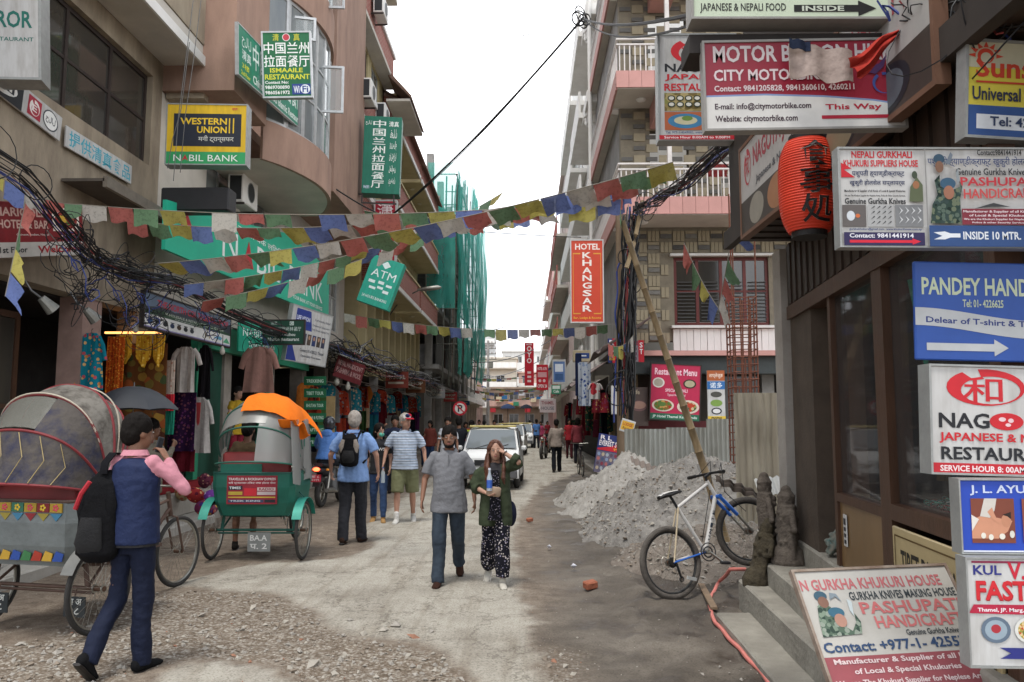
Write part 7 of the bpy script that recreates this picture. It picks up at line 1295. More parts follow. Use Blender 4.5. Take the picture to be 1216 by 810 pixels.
mb = MB(); d_ = (hd0-bb_).normalized(); n_ = d_.cross(SD)
for i, ch in enumerate('UNITE'):
    vs, fs, a, b_, w_, h_ = text_geo(ch, .02); q = bb_+d_*(.12+.065*i); mb.add([q+d_*((v[0]-a)/w_*.045)+n_*(((v[1]-b_)/h_-.5)*-.026)+SD*.0235 for v in vs], fs, ink('1E2A3A'))
mb.build('frame_lettering', None, t)
mb = MB(smooth=60); mb.grid([[hd1+UPB*.10+SD*(-.15+.05*i)+F_*(.03+.03*j)+UPB*(.05*math.sin(i+j)) for i in range(5)] for j in range(4)], fab('5FB89A'), .004); tag(mb.build('plastic_bag'), 'crumpled mint green plastic scrap caught on the bicycle handlebar', 'plastic bag')
# bamboo poles --------------------------------------------------------------------------
BAM = M('bamboo', hx('978262'), .6, .2, 5, .1, 30, col2=hx('6A5A40'), stretch=(3,3,.6))
def bamboo(name, label, a, b_, r0, r1, nn, mat=BAM):
    mb = MB(smooth=50); a = Vector(a); b_ = Vector(b_); P = []; RR = []
    for i in range(nn):
        for f, k in ((0,1.12),(.04,.97),(.5,.96),(.96,.97)): u = (i+f)/nn; P.append(a.lerp(b_, u)+Vector((.02*math.sin(u*5),0,.01*math.sin(u*9)))); RR.append((r0+(r1-r0)*u)*k)
    mb.loft(P, RR, 12, mat); return tag(mb.build(name), label, 'pole')
bamboo('bamboo_pole', 'long thick bamboo pole leaning from the bicycle up to the prayer flags', gnd(872,676,.0), at(741,262,9.2), .052, .034, 15)
bamboo('bamboo_pole', 'short upper bamboo post tilting right beside the dark cable bundle', at(744,318,16.8), at(765,238,16.8), .05, .045, 4)
WPO = M('weathered_post', (.20,.14,.09), .85, .3, 4, .3, 40, stretch=(3,3,.4))
pq = gnd(736,590); mb = MB(smooth=40); mb.loft([(pq.x,17.9,.0),(pq.x+.02,17.9,3.5),(pq.x+.02,17.9,6.9)],[.10,.09,.07],10,WPO); tag(mb.build('utility_pole'), 'weathered wooden utility pole carrying the cable bundle at the rubble plot corner', 'utility pole')
# carvings -------------------------------------------------------------------------------
CARV = M('carved_dusty_wood', (.15,.125,.10), .95, .3, 12, .7, 45, col2=(.07,.055,.045)); CARV2 = M('dark_mossy_wood', (.075,.06,.035), .95, .35, 12, .7, 45, col2=(.03,.024,.016))
def carving(name, label, base, hh, lean, mat, seed, w0=.10):
    r_ = random.Random(seed); mb = MB(); B_ = Vector(base); ax = Vector(lean).normalized(); x, y = frame_of(ax)
    mb.caps(B_, B_+ax*.02, w0*1.25, w0*1.2, 12); mb.loft([B_, B_+ax*hh*.3, B_+ax*hh*.6, B_+ax*hh*.8], [(w0*1.0,w0*.8),(w0*.8,w0*.65),(w0*1.0,w0*.7),(w0*.85,w0*.6)], 12)
    mb.ell(B_+ax*hh*.86-y*0, (w0*.62,w0*.60,w0*.72), None, 10, 8); mb.caps(B_+ax*hh*.93, B_+ax*hh*1.0, w0*.66, w0*.4, 8)
    for s_ in (1,-1):
        mb.caps(B_+ax*hh*.70+x*s_*w0*.95, B_+ax*hh*.48+x*s_*w0*.9-Vector((0,w0*.6,0)), w0*.26, w0*.22, 8); mb.caps(B_+ax*hh*.48+x*s_*w0*.9-Vector((0,w0*.6,0)), B_+ax*hh*.45-Vector((0,w0*.9,0)), w0*.22, w0*.2, 8); mb.caps(B_+ax*hh*.38+x*s_*w0*.4-Vector((0,w0*.4,0)), B_+ax*hh*.05+x*s_*w0*.5-Vector((0,w0*.5,0)), w0*.3, w0*.2, 8)
    for k in range(26): a = r_.random()*6.28; h_ = r_.random()*.75; mb.ell(B_+ax*hh*h_+x*math.cos(a)*w0*.85+y*math.sin(a)*w0*.7, [w0*r_.uniform(.1,.25)]*3, None, 6, 5)
    o = settle(name, mb, mat, 0, None, .008, 1, noise_amp=.004, noise_scale=30); return tag(o, label, 'carving')
carving('wood_carving', 'tall dusty carved wooden figure standing on the upper step by the corner pillar', (2.27,7.1,.49), .60, (.0,.02,1), CARV, 1, .125)
carving('wood_carving', 'second carved wooden figure behind the front one, leaning slightly left', (2.16,7.3,.48), .72, (-.02,.05,1), CARV, 2, .11)
carving('wood_carving', 'dark mossy carving leaning right at the end of the lowest step above the hose', (2.0,7.15,.31), .52, (.26,.1,1), CARV2, 3, .10)
for i, (x, y, lb) in enumerate(((2.44,6.35,'leftmost painted wooden mask in the row leaning behind the slanted sign'),(2.47,6.1,'second painted wooden mask in the row behind the slanted sign'),(2.45,5.8,'third painted wooden mask, half hidden by the slanted sign'))):
    mb = MB(); ax = Vector((.5,-.2,.8)).normalized(); B_ = Vector((x-.1,y,.68)); mb.loft([B_, B_+ax*.14, B_+ax*.28], [(.08,.03),(.10,.045),(.07,.03)], 12, None, True, (.3,1,0)); 
    for h_ in (.05,.1,.17,.24): mb.loft([B_+ax*h_+Vector((-.035,0,.02)), B_+ax*(h_+.025)+Vector((-.035,0,.02))], [(.07,.02)]*2, 8, None, True, (.3,1,0))
    for h_ in (.08,.14): mb.ell(B_+ax*h_+Vector((-.05,0,.03)), (.03,.03,.02), None, 8, 6)
    tag(settle('wooden_mask', mb, M('painted_mask_%d' % i, [hx('7A6A5C'),hx('6A5040'),hx('7A7068')][i], .8, .3, 20, .4, 40, col2=[hx('4A6A68'),hx('44423C'),hx('5A4A3C')][i]), 0, None, .008, 1), lb, 'mask', 'painted masks on the top step')
# hose, brick, planks, litter ---------------------------------------------------------------
HP = [gnd(885,676,.33), gnd(868,676,.34), gnd(855,690,.12), gnd(845,706,.03), gnd(842,720,.03), gnd(850,740,.03), gnd(868,760,.03), gnd(885,778,.03), gnd(905,800,.03), gnd(930,830,.03), gnd(960,880,.03)]
HQ = []
for i in range(len(HP)-1):
    for k in range(5): HQ.append(HP[i].lerp(HP[i+1], k/5)+Vector((.006*math.sin(i*5+k),0,0)))
mb = MB(smooth=50); mb.tube(HQ, .017, 8, M('pink_hose', hx('C8766C'), .5, .12, 8)); tag(mb.build('water_hose'), 'pink water hose curling down beside the shop steps', 'hose')
def brick_thing(px, py, label, s_=1.):
    p = gnd(px, py, .03); mb = MB(); mb.box((p.x,p.y,p.z+.03*s_), (.13*s_,.10*s_,.075*s_), M('broken_brick', (.33,.11,.06), .9, .3, 14, .5, 50), (rad(5),rad(-6),rad(25)), .012); tag(mb.build('brick'), label, 'brick')
brick_thing(701,698,'broken red brick lying alone on the muddy road'); brick_thing(629,619,'small reddish brick piece by the edge of the mud beyond the walking woman', .8)
mb = MB(); a, b_ = gnd(829,695,.05), gnd(844,724,.05); mb.prism([a, a+Vector((.06,0,0)), b_+Vector((.06,0,0)), b_], (0,0,.02), WPO); tag(mb.build('wooden_board'), 'short splintered wooden board lying by the foot of the steps', 'board')
for px, py, lb in ((725,642,'crumpled white paper on the heap edge left of the bicycle'),(681,673,'small white litter scrap on the mud left of the bicycle wheel'),(652,650,'tiny pale scrap right of the woman in the olive jacket')):
    p = gnd(px, py, .05); mb = MB(); stone(mb, p.x, p.y, p.z+.01, .05, ink('C9CAD2')); tag(mb.build('litter_scrap'), lb, 'litter')
# taxis ----------------------------------------------------------------------------------------
def taxi(label, loc, rot, bodyc='D4D4D2'):
    t = thing('taxi', label, 'taxi', loc, rot, 'taxis queueing in the street'); bm_ = M('car_white_'+bodyc, hx(bodyc), .3, .05, 3, spec=.6); W_ = .75
    prof = [(-1.72,.28),(-1.74,.52),(-1.66,.78),(-1.45,.88),(-.78,.96),(-.20,1.46),(.0,1.52),(1.1,1.53),(1.45,1.46),(1.68,.98),(1.74,.60),(1.72,.28)]   # nose at -y
    mb = MB(smooth=35); P = []
    for x, k in ((-1,.90),(-.97,1),(-.6,1.02),(0,1.03),(.6,1.02),(.97,1),(1,.90)):
        P.append([Vector((x*W_*(1-.16*max(0,(z-.9)/.6)), y*(1 if abs(x) < .9 else .97), .28+(z-.28)*(k if z > .9 else 1)*(1 if abs(x) < .97 or z < 1.2 else .985))) for y, z in prof])
    mb.grid(P, bm_); 
    for s_, row in ((0, P[0]), (1, P[-1])): mb.add(row, [tuple(range(len(row)))[::(1 if s_ else -1)]], bm_)
    mb.build('body', None, t); gl = glass('car_glass', (.16,.18,.19), .05)  # paler glass tint stands in for the sky reflected in the windscreen
    def pp(nm, fn): q = MB(smooth=40); fn(q); return q.build(nm, None, t)
    pp('windscreen', lambda m: m.grid([[Vector((x*.66*(1-.13*f), -.80+.58*f-.025, .985+.46*f+.025)) for x in (-1,-.5,0,.5,1)] for f in (0,.33,.66,1)], gl, .01))
    for s_ in (1,-1):
        pp('side_window', lambda m: m.prism([(s_*.735,-.55,1.0),(s_*.735,1.2,1.0),(s_*.655,1.05,1.42),(s_*.655,-.12,1.42)],(s_*.012,0,0),gl)); pp('headlight', lambda m: m.ell((s_*.56,-1.64,.70),(.15,.10,.10),M('headlight_glass',(.6,.62,.62),.15),12,8)); pp('wing_mirror', lambda m: m.box((s_*.84,-.55,1.0),(.14,.10,.12),bm_,None,.03)); pp('fog_lamp', lambda m: m.ell((s_*.55,-1.73,.42),(.06,.03,.05),CHR,10,6))
        for y in (-1.08,1.12): w0 = pp('wheel', lambda m: (m.torus((s_*.68,y,.27),.19,.08,(1,0,0),24,8,TYRE,.08), m.cyl((s_*.66,y,.27),(s_*.75,y,.27),.15,16,CHR)))
    pp('grille', lambda m: m.bb((-.34,-1.76,.60),(.34,-1.73,.74),ink('1E1E20'))); pp('bumper', lambda m: m.bb((-.72,-1.80,.28),(.72,-1.70,.50),M('dark_bumper',(.10,.10,.105),.5),.03)); pp('air_intake', lambda m: m.bb((-.4,-1.815,.33),(.4,-1.80,.42),ink('141416'))); pp('number_plate', lambda m: m.bb((-.16,-1.83,.43),(.16,-1.815,.53),ink('1A1A1E')))
    pp('wiper', lambda m: (m.tube([(-.4,-.84,1.0),(-.05,-.74,1.10)],.008,4,ink('121212')), m.tube([(.1,-.84,1.0),(.45,-.74,1.10)],.008,4,ink('121212')))); pp('roof_rack', lambda m: m.bb((-.62,-.22,1.53),(.62,-.04,1.585),ink('C8B878'),.01)); pp('roof_rail', lambda m: (m.cyl((-.6,-.1,1.56),(-.6,1.1,1.58),.015,6,CHR), m.cyl((.6,-.1,1.56),(.6,1.1,1.58),.015,6,CHR)))
    pp('bonnet_line', lambda m: m.tube([(-.6,-1.5,.875),(-.58,-.85,.965)],.004,4,ink('55555A')))
    return t
def at_ground(px, Y): q = at(px,500,Y); return (q.x, q.y, 0)
tx0 = taxi('front white hatchback taxi with yellow tinted roof strip behind the walking couple', at_ground(586,21.6), rad(-2))
for px, Y, r_, lb in ((607,41,-3,'second white taxi, partly hidden by the front one'), (620,52,-2,'third white taxi further back in the queue'), (612,64,0,'white car farthest back near the street end')): c_ = copy_tree(tx0, None, at_ground(px,Y), rad(r_), lb)
# motorcycles ------------------------------------------------------------------------------------
def motorbike(label, loc, rot, tank='22242A', low=False):
    t = thing('motorcycle', label, 'motorcycle', loc, rot); R = .30     # rear at -y seen by camera, heading +y
    def pp(nm, fn): q = MB(smooth=45); fn(q); return q.build(nm, None, t)
    for y in (0, 1.28):
        pp('wheel', lambda m: (m.torus((0,y,R),R-.055,.055,(1,0,0),32,10,TYRE,.055), m.torus((0,y,R),R-.11,.018,(1,0,0),24,6,CHR), [m.cyl((0,y,R),(0,y+(R-.1)*math.cos(a),R+(R-.1)*math.sin(a)),.012,5,CHR) for a in [k*PI/3 for k in range(6)]]))
    for s_ in (1,-1):
        pp('swing_arm', lambda m: m.cyl((s_*.09,0,R),(s_*.08,.5,.36),.02,6,DKFR)); pp('shock_absorber', lambda m: m.cyl((s_*.12,.02,R+.03),(s_*.12,.18,.72),.025,8,CHR)); pp('fork', lambda m: m.cyl((s_*.09,1.28,R),(s_*.09,1.02,.92),.02,8,CHR)); pp('indicator', lambda m: m.ell((s_*.16,-.12,.74),(.035,.03,.025),ink('D8882A'),8,6)); pp('mirror', lambda m: (m.cyl((s_*.25,.9,1.02),(s_*.30,.86,1.22),.007,5,DKFR), m.ell((s_*.32,.86,1.25),(.07,.02,.05),ink('1C1C1E'),10,6)))
    pp('exhaust', lambda m: m.loft([(.15,-.12,.34),(.16,.2,.32),(.14,.6,.26)],[.045,.05,.02],10,CHR)); pp('engine', lambda m: (m.box((0,.62,.38),(.26,.34,.30),M('engine_grey',(.12,.12,.12),.5),None,.04), m.cyl((0,.66,.5),(0,.74,.72),.09,12,M('engine_grey',(.12,.12,.12)))))
    pp('fuel_tank', lambda m: m.loft([(0,.48,.82),(0,.62,.88),(0,.82,.90),(0,.98,.86)],[(.09,.07),(.14,.11),(.15,.12),(.06,.06)],14,ink(tank),True,(1,0,0))); pp('seat', lambda m: m.loft([(0,-.18,.84),(0,.1,.80),(0,.5,.80)],[(.10,.04),(.14,.05),(.11,.05)],12,ink('1A1A1C'),True,(1,0,0)))
    pp('tail', lambda m: m.loft([(0,-.28,.74),(0,-.1,.72),(0,.2,.66)],[(.09,.04),(.12,.07),(.12,.08)],12,ink(tank),True,(1,0,0))); pp('rear_fender', lambda m: m.grid([[Vector((x, -.36*math.cos(a), R+.36*math.sin(a))) for a in [rad(20+12*k) for k in range(9)]] for x in (-.07,0,.07)], ink('1A1A1C'), .006)); pp('handlebar', lambda m: m.tube([(-.34,.86,1.0),(-.15,.96,.98),(.15,.96,.98),(.34,.86,1.0)],.013,8,DKFR)); pp('headlamp', lambda m: m.ell((0,1.14,.88),(.09,.08,.09),CHR,12,8))
    return t, pp
mp = gnd(377,604); mt, pp = motorbike('black motorcycle with lit red tail lamp ridden by the helmeted man', (mp.x,mp.y+.25,0), rad(-4)); 
def lampm():
    m = M('lit_tail_lamp', (1.,.06,.02), .3, 0, emit=6); return m
pp('tail_lamp', lambda m: m.ell((0,-.32,.76),(.07,.03,.04),lampm(),12,8)); pp('number_plate', lambda m: m.bb((-.11,-.37,.52),(.11,-.36,.66),ink('B8283A'))); pp('plate_lettering', lambda m: (m.text('बा ८',-.08,.60,.08,.645,-.373,ink('E8D8D8'),.01), m.text('४२१९',-.08,.535,.08,.58,-.373,ink('E8D8D8'),.01)))
HELM = metalm('4A4C50', .25, .7)
def rider(label, loc, rot, top, bottom, H=1.74):
    t, g = person(label, loc, rot, H, 1.06, ((78,82,0,14),(78,82,0,14)), arms=((Vector((.12,-.16,-.20)), Vector((.04,-.22,-.10))), (Vector((-.12,-.16,-.20)), Vector((-.04,-.22,-.10)))), top=top, bottom=bottom, sleeve='long', hem=.93, seat=.90, lean=14, vox=.013, hair=None, face=False)
    mb = MB(); hp = g['hp']; mb.ell(hp((0,.012,.03)), (.128,.142,.135), None, 20, 14); mb.ell(hp((0,.0,-.04)), (.118,.13,.09), None, 16, 10); settle('helmet', mb, HELM, 0, t, .010, 2)
    return t, g
t, g = rider('motorcyclist in blue hooded jacket and grey helmet seen from behind', (mp.x,mp.y+.55,0), PI-rad(4), M('blue_rain_jacket', hx('4E78B8'), .6, .12, 9, .3, 40, spec=.3), fab('2A2C32'))
mb = MB(smooth=60); mb.loft([g['S'](g['up'](0,.09,.50)), g['S'](g['up'](0,.10,.56)), g['S'](g['up'](0,.06,.60))], [(.10,.05),(.12,.06),(.09,.04)], 12, M('blue_rain_jacket'), True, (1,0,0)); mb.build('hood', None, t)
for i, (px, Y, c_, lb) in enumerate(((648,37,'8A2A34','red and black motorcycle parked at the right roadside behind the walking man'),(652,43,'2A2A30','black motorcycle parked further along the right roadside'),(527,33,'22242A','dark motorcycle parked on the left near the no parking sign'))): q = at(px,500,Y); motorbike(lb, (q.x,q.y,.0), rad(170+i*20), c_)
# small bicycle parked on the right edge
q = gnd(692,566); t = thing('bicycle', 'thin black bicycle parked end on by the right pavement edge', 'bicycle', (q.x,q.y,0), rad(3))
for y in (0,1.05): wheel(t, (0,y,.33), .33, (1,0,0), TYRE, CHR, .018, 20)
for nm, a, b_ in (('frame_tube',(0,0,.33),(0,.35,.85)),('frame_tube',(0,.35,.8),(0,.85,.85)),('frame_tube',(0,.42,.30),(0,.85,.8)),('frame_tube',(0,.42,.30),(0,.33,.85)),('fork',(0,1.05,.33),(0,.85,.95))): mb = MB(); mb.cyl(a,b_,.016,8,DKFR); mb.build(nm, None, t)
mb = MB(); mb.tube([(-.28,.8,1.0),(0,.86,.98),(.28,.8,1.0)],.012,6,CHR); mb.build('handlebar', None, t); mb = MB(); mb.box((0,.33,.93),(.13,.24,.05),DKFR,None,.02); mb.build('saddle', None, t)
# ================================================================== SHOP GOODS, CABLES, FLAGS
def garment(label, x0, y0, x1, y1, Y, mat, kd='kurta', cat='garment', group=None, name=None, turn=0.):
    """cloth hanging from a hanger; picture box gives place and size"""
    a = at(x0,y0,Y); b_ = at(x1,y1,Y); w_, h_ = b_.x-a.x, a.z-b_.z; c = Vector(((a.x+b_.x)/2, Y, a.z)); t = thing(name or kd, label, cat, tuple(c), turn, group); mb = MB(smooth=70); n_ = 12; P = []; sd = x0*.37
    W = {'kurta': lambda v: .30+.12*v if v > .05 else .14+.16*v/.05, 'shawl': lambda v: .48, 'tee': lambda v: .30 if v > .08 else .16+.14*v/.08, 'scarf': lambda v: .36*(1-.1*v) if v < .7 else .33*(1-v)/.3, 'trousers': lambda v: .34+.04*v, 'bag': lambda v: .3+.18*math.sin(v*PI)**.5}[kd]
    for i in range(n_+1):
        v = i/n_; P.append([Vector((w_*W(v)*u, .035*math.sin(u*5.3+sd+v*1.5)*(.3+v)*min(1,w_*2)+.01*math.sin(u*17+sd), -h_*v)) for u in [-1+2*j/14 for j in range(15)]])
    mb.grid(P, mat, .012 if kd != 'bag' else .12*w_+.05); mb.build('cloth', None, t)
    if kd in ('kurta','tee'):
        for s_ in (1,-1):
            L = (.42 if kd == 'kurta' else .34)*h_; mb = MB(smooth=60); mb.loft([(s_*w_*.22,0,-h_*.06),(s_*w_*.36,0,-h_*.06-L*.35),(s_*w_*.46,.01,-h_*.06-L)],[(w_*.09,.025),(w_*.085,.03),(w_*.075,.03)],8,mat,True,(1,0,.3)); mb.build('sleeve', None, t)
        mb = MB(); mb.tube([(0,.0,-.0),(0,.0,.05),(.02,0,.07)],.004,4,DKFR); mb.tube([(-w_*.2,0,-.03),(0,0,.01),(w_*.2,0,-.03)],.005,4,DKFR); mb.build('hanger', None, t)
    return t
FL = lambda n_, b_, cs, sc=26, sz=.4: spots('print_'+n_, hx(b_), [hx(c) for c in cs], sc, .95, sz)
FAB_T = FL('teal','17778A',['C8884A','17778A','B8505A','D8B070'],16); FAB_O = FL('orange','B8501A',['D8882A','B8501A','E0A040','8A2A14'],34); FAB_R = FL('brocade','5F3A1E',['8A6A2E','4A2A1E','3F4A2E','8A4A26','6A5A2A'],7,.55); FAB_Y = FL('yellow','C8962A',['E0C060','A85A1E','D8A83A'],22); FAB_P = FL('purple','2A1434',['5A2A5A','2A1434','6A3A4A'],20); FAB_W = FL('whiteprint','B8A89A',['C8B8AA','A07A6A','B8A89A'],24)
WHC = fab('C4BEB8')
garment('teal floral kurta hanging at the left end of the clothes shop', 90,396,124,463,11.2, FAB_T, 'kurta')
garment('long orange patterned shawl hanging left of the pointed yellow scarves', 128,400,142,535,12.3, FAB_O, 'shawl'); garment('wide brocade cloth with leaf pattern hanging behind the umbrella', 140,408,194,555,12.6, FAB_R, 'shawl')
for i, (x0, x1) in enumerate(((139,159),(159,182),(180,197))): garment(['left','middle','right'][i]+' pointed yellow scarf at the top of the lit clothes display', x0,398,x1,[432,436,436][i],12.45, FAB_Y, 'scarf', group='pointed yellow scarves')
garment('pale pink sequinned cloth beside the white blouse', 192,428,206,488,12.9, FAB_W, 'shawl'); garment('white blouse hanging under the gear shop banner', 203,412,238,466,13.6, WHC, 'tee'); garment('dark purple shawl with faint border hanging below the white blouse', 200,466,232,536,13.8, FAB_P, 'shawl'); garment('white kurta with red embroidered neck hanging low in the shop', 222,472,252,538,14.2, WHC, 'kurta'); garment('black dress hanging right of the white blouse', 234,410,252,474,14.3, fab('1E1A1E'), 'kurta')
garment('dusty pink kurta with red neckline hanging in front of the green shop', 285,412,330,466,15.6, M('dusty_pink_cloth', hx('8F6A60'), .95, .15, 9, .3, 40), 'kurta')
q = at(237,478,14.15); mb = MB(); mb.prism([(q.x-.04,q.y-.03,q.z),(q.x+.04,q.y-.03,q.z),(q.x+.025,q.y-.03,q.z-.35),(q.x,q.y-.03,q.z-.42),(q.x-.025,q.y-.03,q.z-.35)],(0,-.01,0),ink('A83A3A')); tag(mb.build('embroidered_neckline'), 'red embroidered neck panel of the low hanging white kurta', 'embroidery')
for (px0,py0,px1,py1,Y,c,lb) in ((196,468,206,488,12.8,'C8303A','small red cloth square between the brocade and the purple shawl'),(196,487,206,516,12.85,'2A8A72','teal cloth strip below the small red square'),(202,534,232,560,13.9,'6A1A28','dark red cloth spread at the shop floor edge')): garment(lb, px0,py0,px1,py1,Y,fab(c),'shawl',cat='cloth',name='hanging_cloth')
LAMPW = M('warm_display_light', (1.,.42,.12), .5, 0, emit=1.6); q = at(150,396,12.5); mb = MB(); mb.bb((q.x-.35,q.y,q.z),(q.x+.55,q.y+.05,q.z+.03),LAMPW); tag(mb.build('display_light'), 'warm strip light above the pointed yellow scarves', 'light')
for i, (px, py, Y, lb) in enumerate(((161,390,11.9,'white energy bulb hanging above the clothes display'),(400,453,22.3,'left bare bulb under the dark red banner'),(413,459,22.6,'right bare bulb under the dark red banner'),(264,417,14.6,'white bulb under the right end of the gear banner'))):
    q = at(px,py,Y); t = thing('light_bulb', lb, 'bulb', tuple(q), 0, None); mb = MB(smooth=50); s_ = 1 if Y < 16 else 1.6; mb.loft([(0,0,-.07*s_),(0,0,-.04*s_),(0,0,0),(0,0,.05*s_),(0,0,.09*s_)],[.015*s_,.045*s_,.05*s_,.03*s_,.015*s_],12,ink('B8B4AA')); mb.build('bulb_globe', None, t); mb = MB(); mb.cyl((0,0,.09*s_),(0,0,.3),.006,5,DKFR); mb.build('cord', None, t)
for i, (px, py, Y, s_, m, lb) in enumerate(((245,603,12.6,.30,FL('cushA','6A2A4A',['8A3A8A','3A2A6A','B04A3A','C89A3A'],12),'round patchwork bag at the front of the plinth'),(254,590,12.9,.26,FL('cushB','6A3A8A',['9A6AB8','4A2A6A','C8B8D8'],16),'purple patterned bag at the right of the bag heap'),(232,588,13.0,.28,FL('cushC','8A2A2A',['B84A3A','C8A06A','5A1A2A'],14),'red patterned bag in the middle of the heap'),(216,586,13.2,.25,FL('cushD','8A7A5A',['6A8A6A','B0905A','8A4A3A'],14),'olive patchwork bag at the left of the heap'),(243,571,13.6,.24,FL('cushE','5A2A3A',['8A5A5A','3A1A2A','A88A6A'],18),'maroon round bag at the back of the heap'),(259,577,13.9,.26,FL('cushF','B8B8C8',['4A5A8A','D8D8DC','8A8AA0'],20),'white and blue printed bag standing at the back'))):
    q = at(px,py,Y); mb = MB(smooth=60); mb.ell((q.x,q.y,q.z),(s_*.62,s_*.45,s_*.42),m,16,10,(rad(20+i*12),rad(12*i),rad(30*i))); tag(mb.build('cloth_bag'), lb+' outside the clothes shop', 'bag', 'bags on the shop plinth')
part('carpet_step', A, [((-7.2,12.6,.49),(-6.0,15.8,.62), fab('8A2A30')), ((-7.6,12.8,.63),(-6.9,15.8,.80), GREYP)]); part('green_post', B, [((-6.28,14.75,.48),(-6.15,14.95,3.5), GREENP),((-6.28,18.6,.36),(-6.1,18.85,3.6), GREENP),((-6.28,15.0,3.1),(-6.12,22.3,3.6),GREENP)])
part('shop_wall_panel', B, [((-6.42,15.0,.36),(-6.36,16.6,3.1), M('dark_green_door', (.012,.07,.045), .6)),((-6.42,18.9,.36),(-6.36,19.6,3.1), GREENP)]); part('counter', B, [((-6.25,16.8,.36),(-6.0,18.5,1.2), M('counter_beige', (.3,.24,.17), .7))]); mb = MB(); q = at(392,520,21); mb.bb((q.x-.1,20.9,.36),(q.x+.13,20.95,2.35),M('ochre_board', (.35,.24,.11), .8)); tag(mb.build('standing_board'), 'narrow ochre standing board beside the stacked green name boards', 'board')
# display racks inside the left arcade
t = None; KD = ['kurta','tee','trousers','shawl','bag','tee','kurta','bag']; CN = [('A8402A','rust red'),('2F5A8A','denim blue'),('6A1A24','wine red'),('B86A2A','amber'),('1E2230','black'),('8A8A88','grey'),('4A6A3A','moss green'),('5A2A5A','plum'),('C8B090','cream'),('2A7A8A','turquoise')]
i = 0
for row, (Y0, zt, n_) in enumerate(((21.5,2.75,7),(25.5,2.9,8),(30,2.9,8),(35,3.0,7),(40,3.0,6))):
    for k in range(n_):
        Y = Y0+k*.52; z1 = zt-(.0 if k % 2 else .12); hh = .75+.35*((i*7) % 3)/2; x = -5.75-.18*((i*5) % 3); c, nm = CN[(i*3+row) % 10]; kd = KD[(i*5+row) % 8]
        a = Vector((x,Y,z1)); t = thing(kd, '%s %s hanging in the %s rack of the left shop row, place %s' % (nm, kd, ['nearest','second','third','fourth','farthest'][row], ['one','two','three','four','five','six','seven','eight'][k]), kd, tuple(a), rad(-35+20*((i*3) % 4)), 'goods hanging outside the left row of shops'); mb = MB(smooth=70); w_ = .23 if kd != 'shawl' else .28
        WF = (lambda v: w_*(.55+.45*min(1,v*9))*(1+.25*v)) if kd != 'bag' else (lambda v: w_*(.5+.5*math.sin(v*PI)**.5))
        if kd == 'bag': hh = .45
        mb.grid([[Vector((WF(v)*u, .04*math.sin(u*5+i+v*2)*(.4+v), -hh*v)) for u in [-1+.25*j for j in range(9)]] for v in [q/8 for q in range(9)]], fab(c) if (i % 3) else FL('rack%d' % (i % 6), c, [CN[(i+2) % 10][0], c, CN[(i+5) % 10][0]], 12), .02 if kd != 'bag' else .15); mb.build('cloth', None, t)
        if z1-hh > 1.6: mb = MB(smooth=70); mb.grid([[Vector((w_*.8*u, .03*math.sin(u*6+i), -hh-.1-.9*v)) for u in [-1+.25*j for j in range(9)]] for v in [q/5 for q in range(6)]], fab(CN[(i+4) % 10][0]), .02); mb.build('lower_cloth', None, t)
        i += 1
part('hanging_rail', C2, [((-5.86,28.8,2.98),(-5.83,43.5,3.02), CHR),((-6.02,28.8,3.1),(-5.99,43.5,3.13), CHR)]); part('hanging_rail', B, [((-5.86,21.4,2.84),(-5.83,27.1,2.87), CHR)])
corr('corrugated_awning', 'long corrugated sheet awning over the shops beyond the dark red banner', (-6.3,21.3,3.95), (0,1,0), 8.4, 1.25, GALV, 30, .02, cat='awning', tilt=(1.15,0,-.42)); corr('corrugated_awning', 'rusty corrugated awning further along the left shops', (-6.2,33,3.6), (0,1,0), 9, 1.2, RUSTY, 30, .02, cat='awning', tilt=(1.1,0,-.35))
for i, (Y, c, lb) in enumerate(((31.6,'8A3A2A','rust coloured board above the left racks'),(37,'7A4A2A','brown board above the farther left racks'),(46,'A8A8A8','pale board before the shutters'),(54,'B83A3A','red board past the shutters'),(66,'3A6A9A','blue board far on the left'),(80,'C8C0B0','cream board far on the left'))):
    t = sign('shop_board', lb, Vector((-5.6,Y,3.0)), Vector((-4.7,Y,3.0)), Vector((-5.6,Y,3.65)), GP(c), [('t','SHOP' if i % 2 else 'THAMEL',12,55,88,80,'E0DCD0',.03), ('r',12,25,80,38,'D0C8B8')], thick=.1)
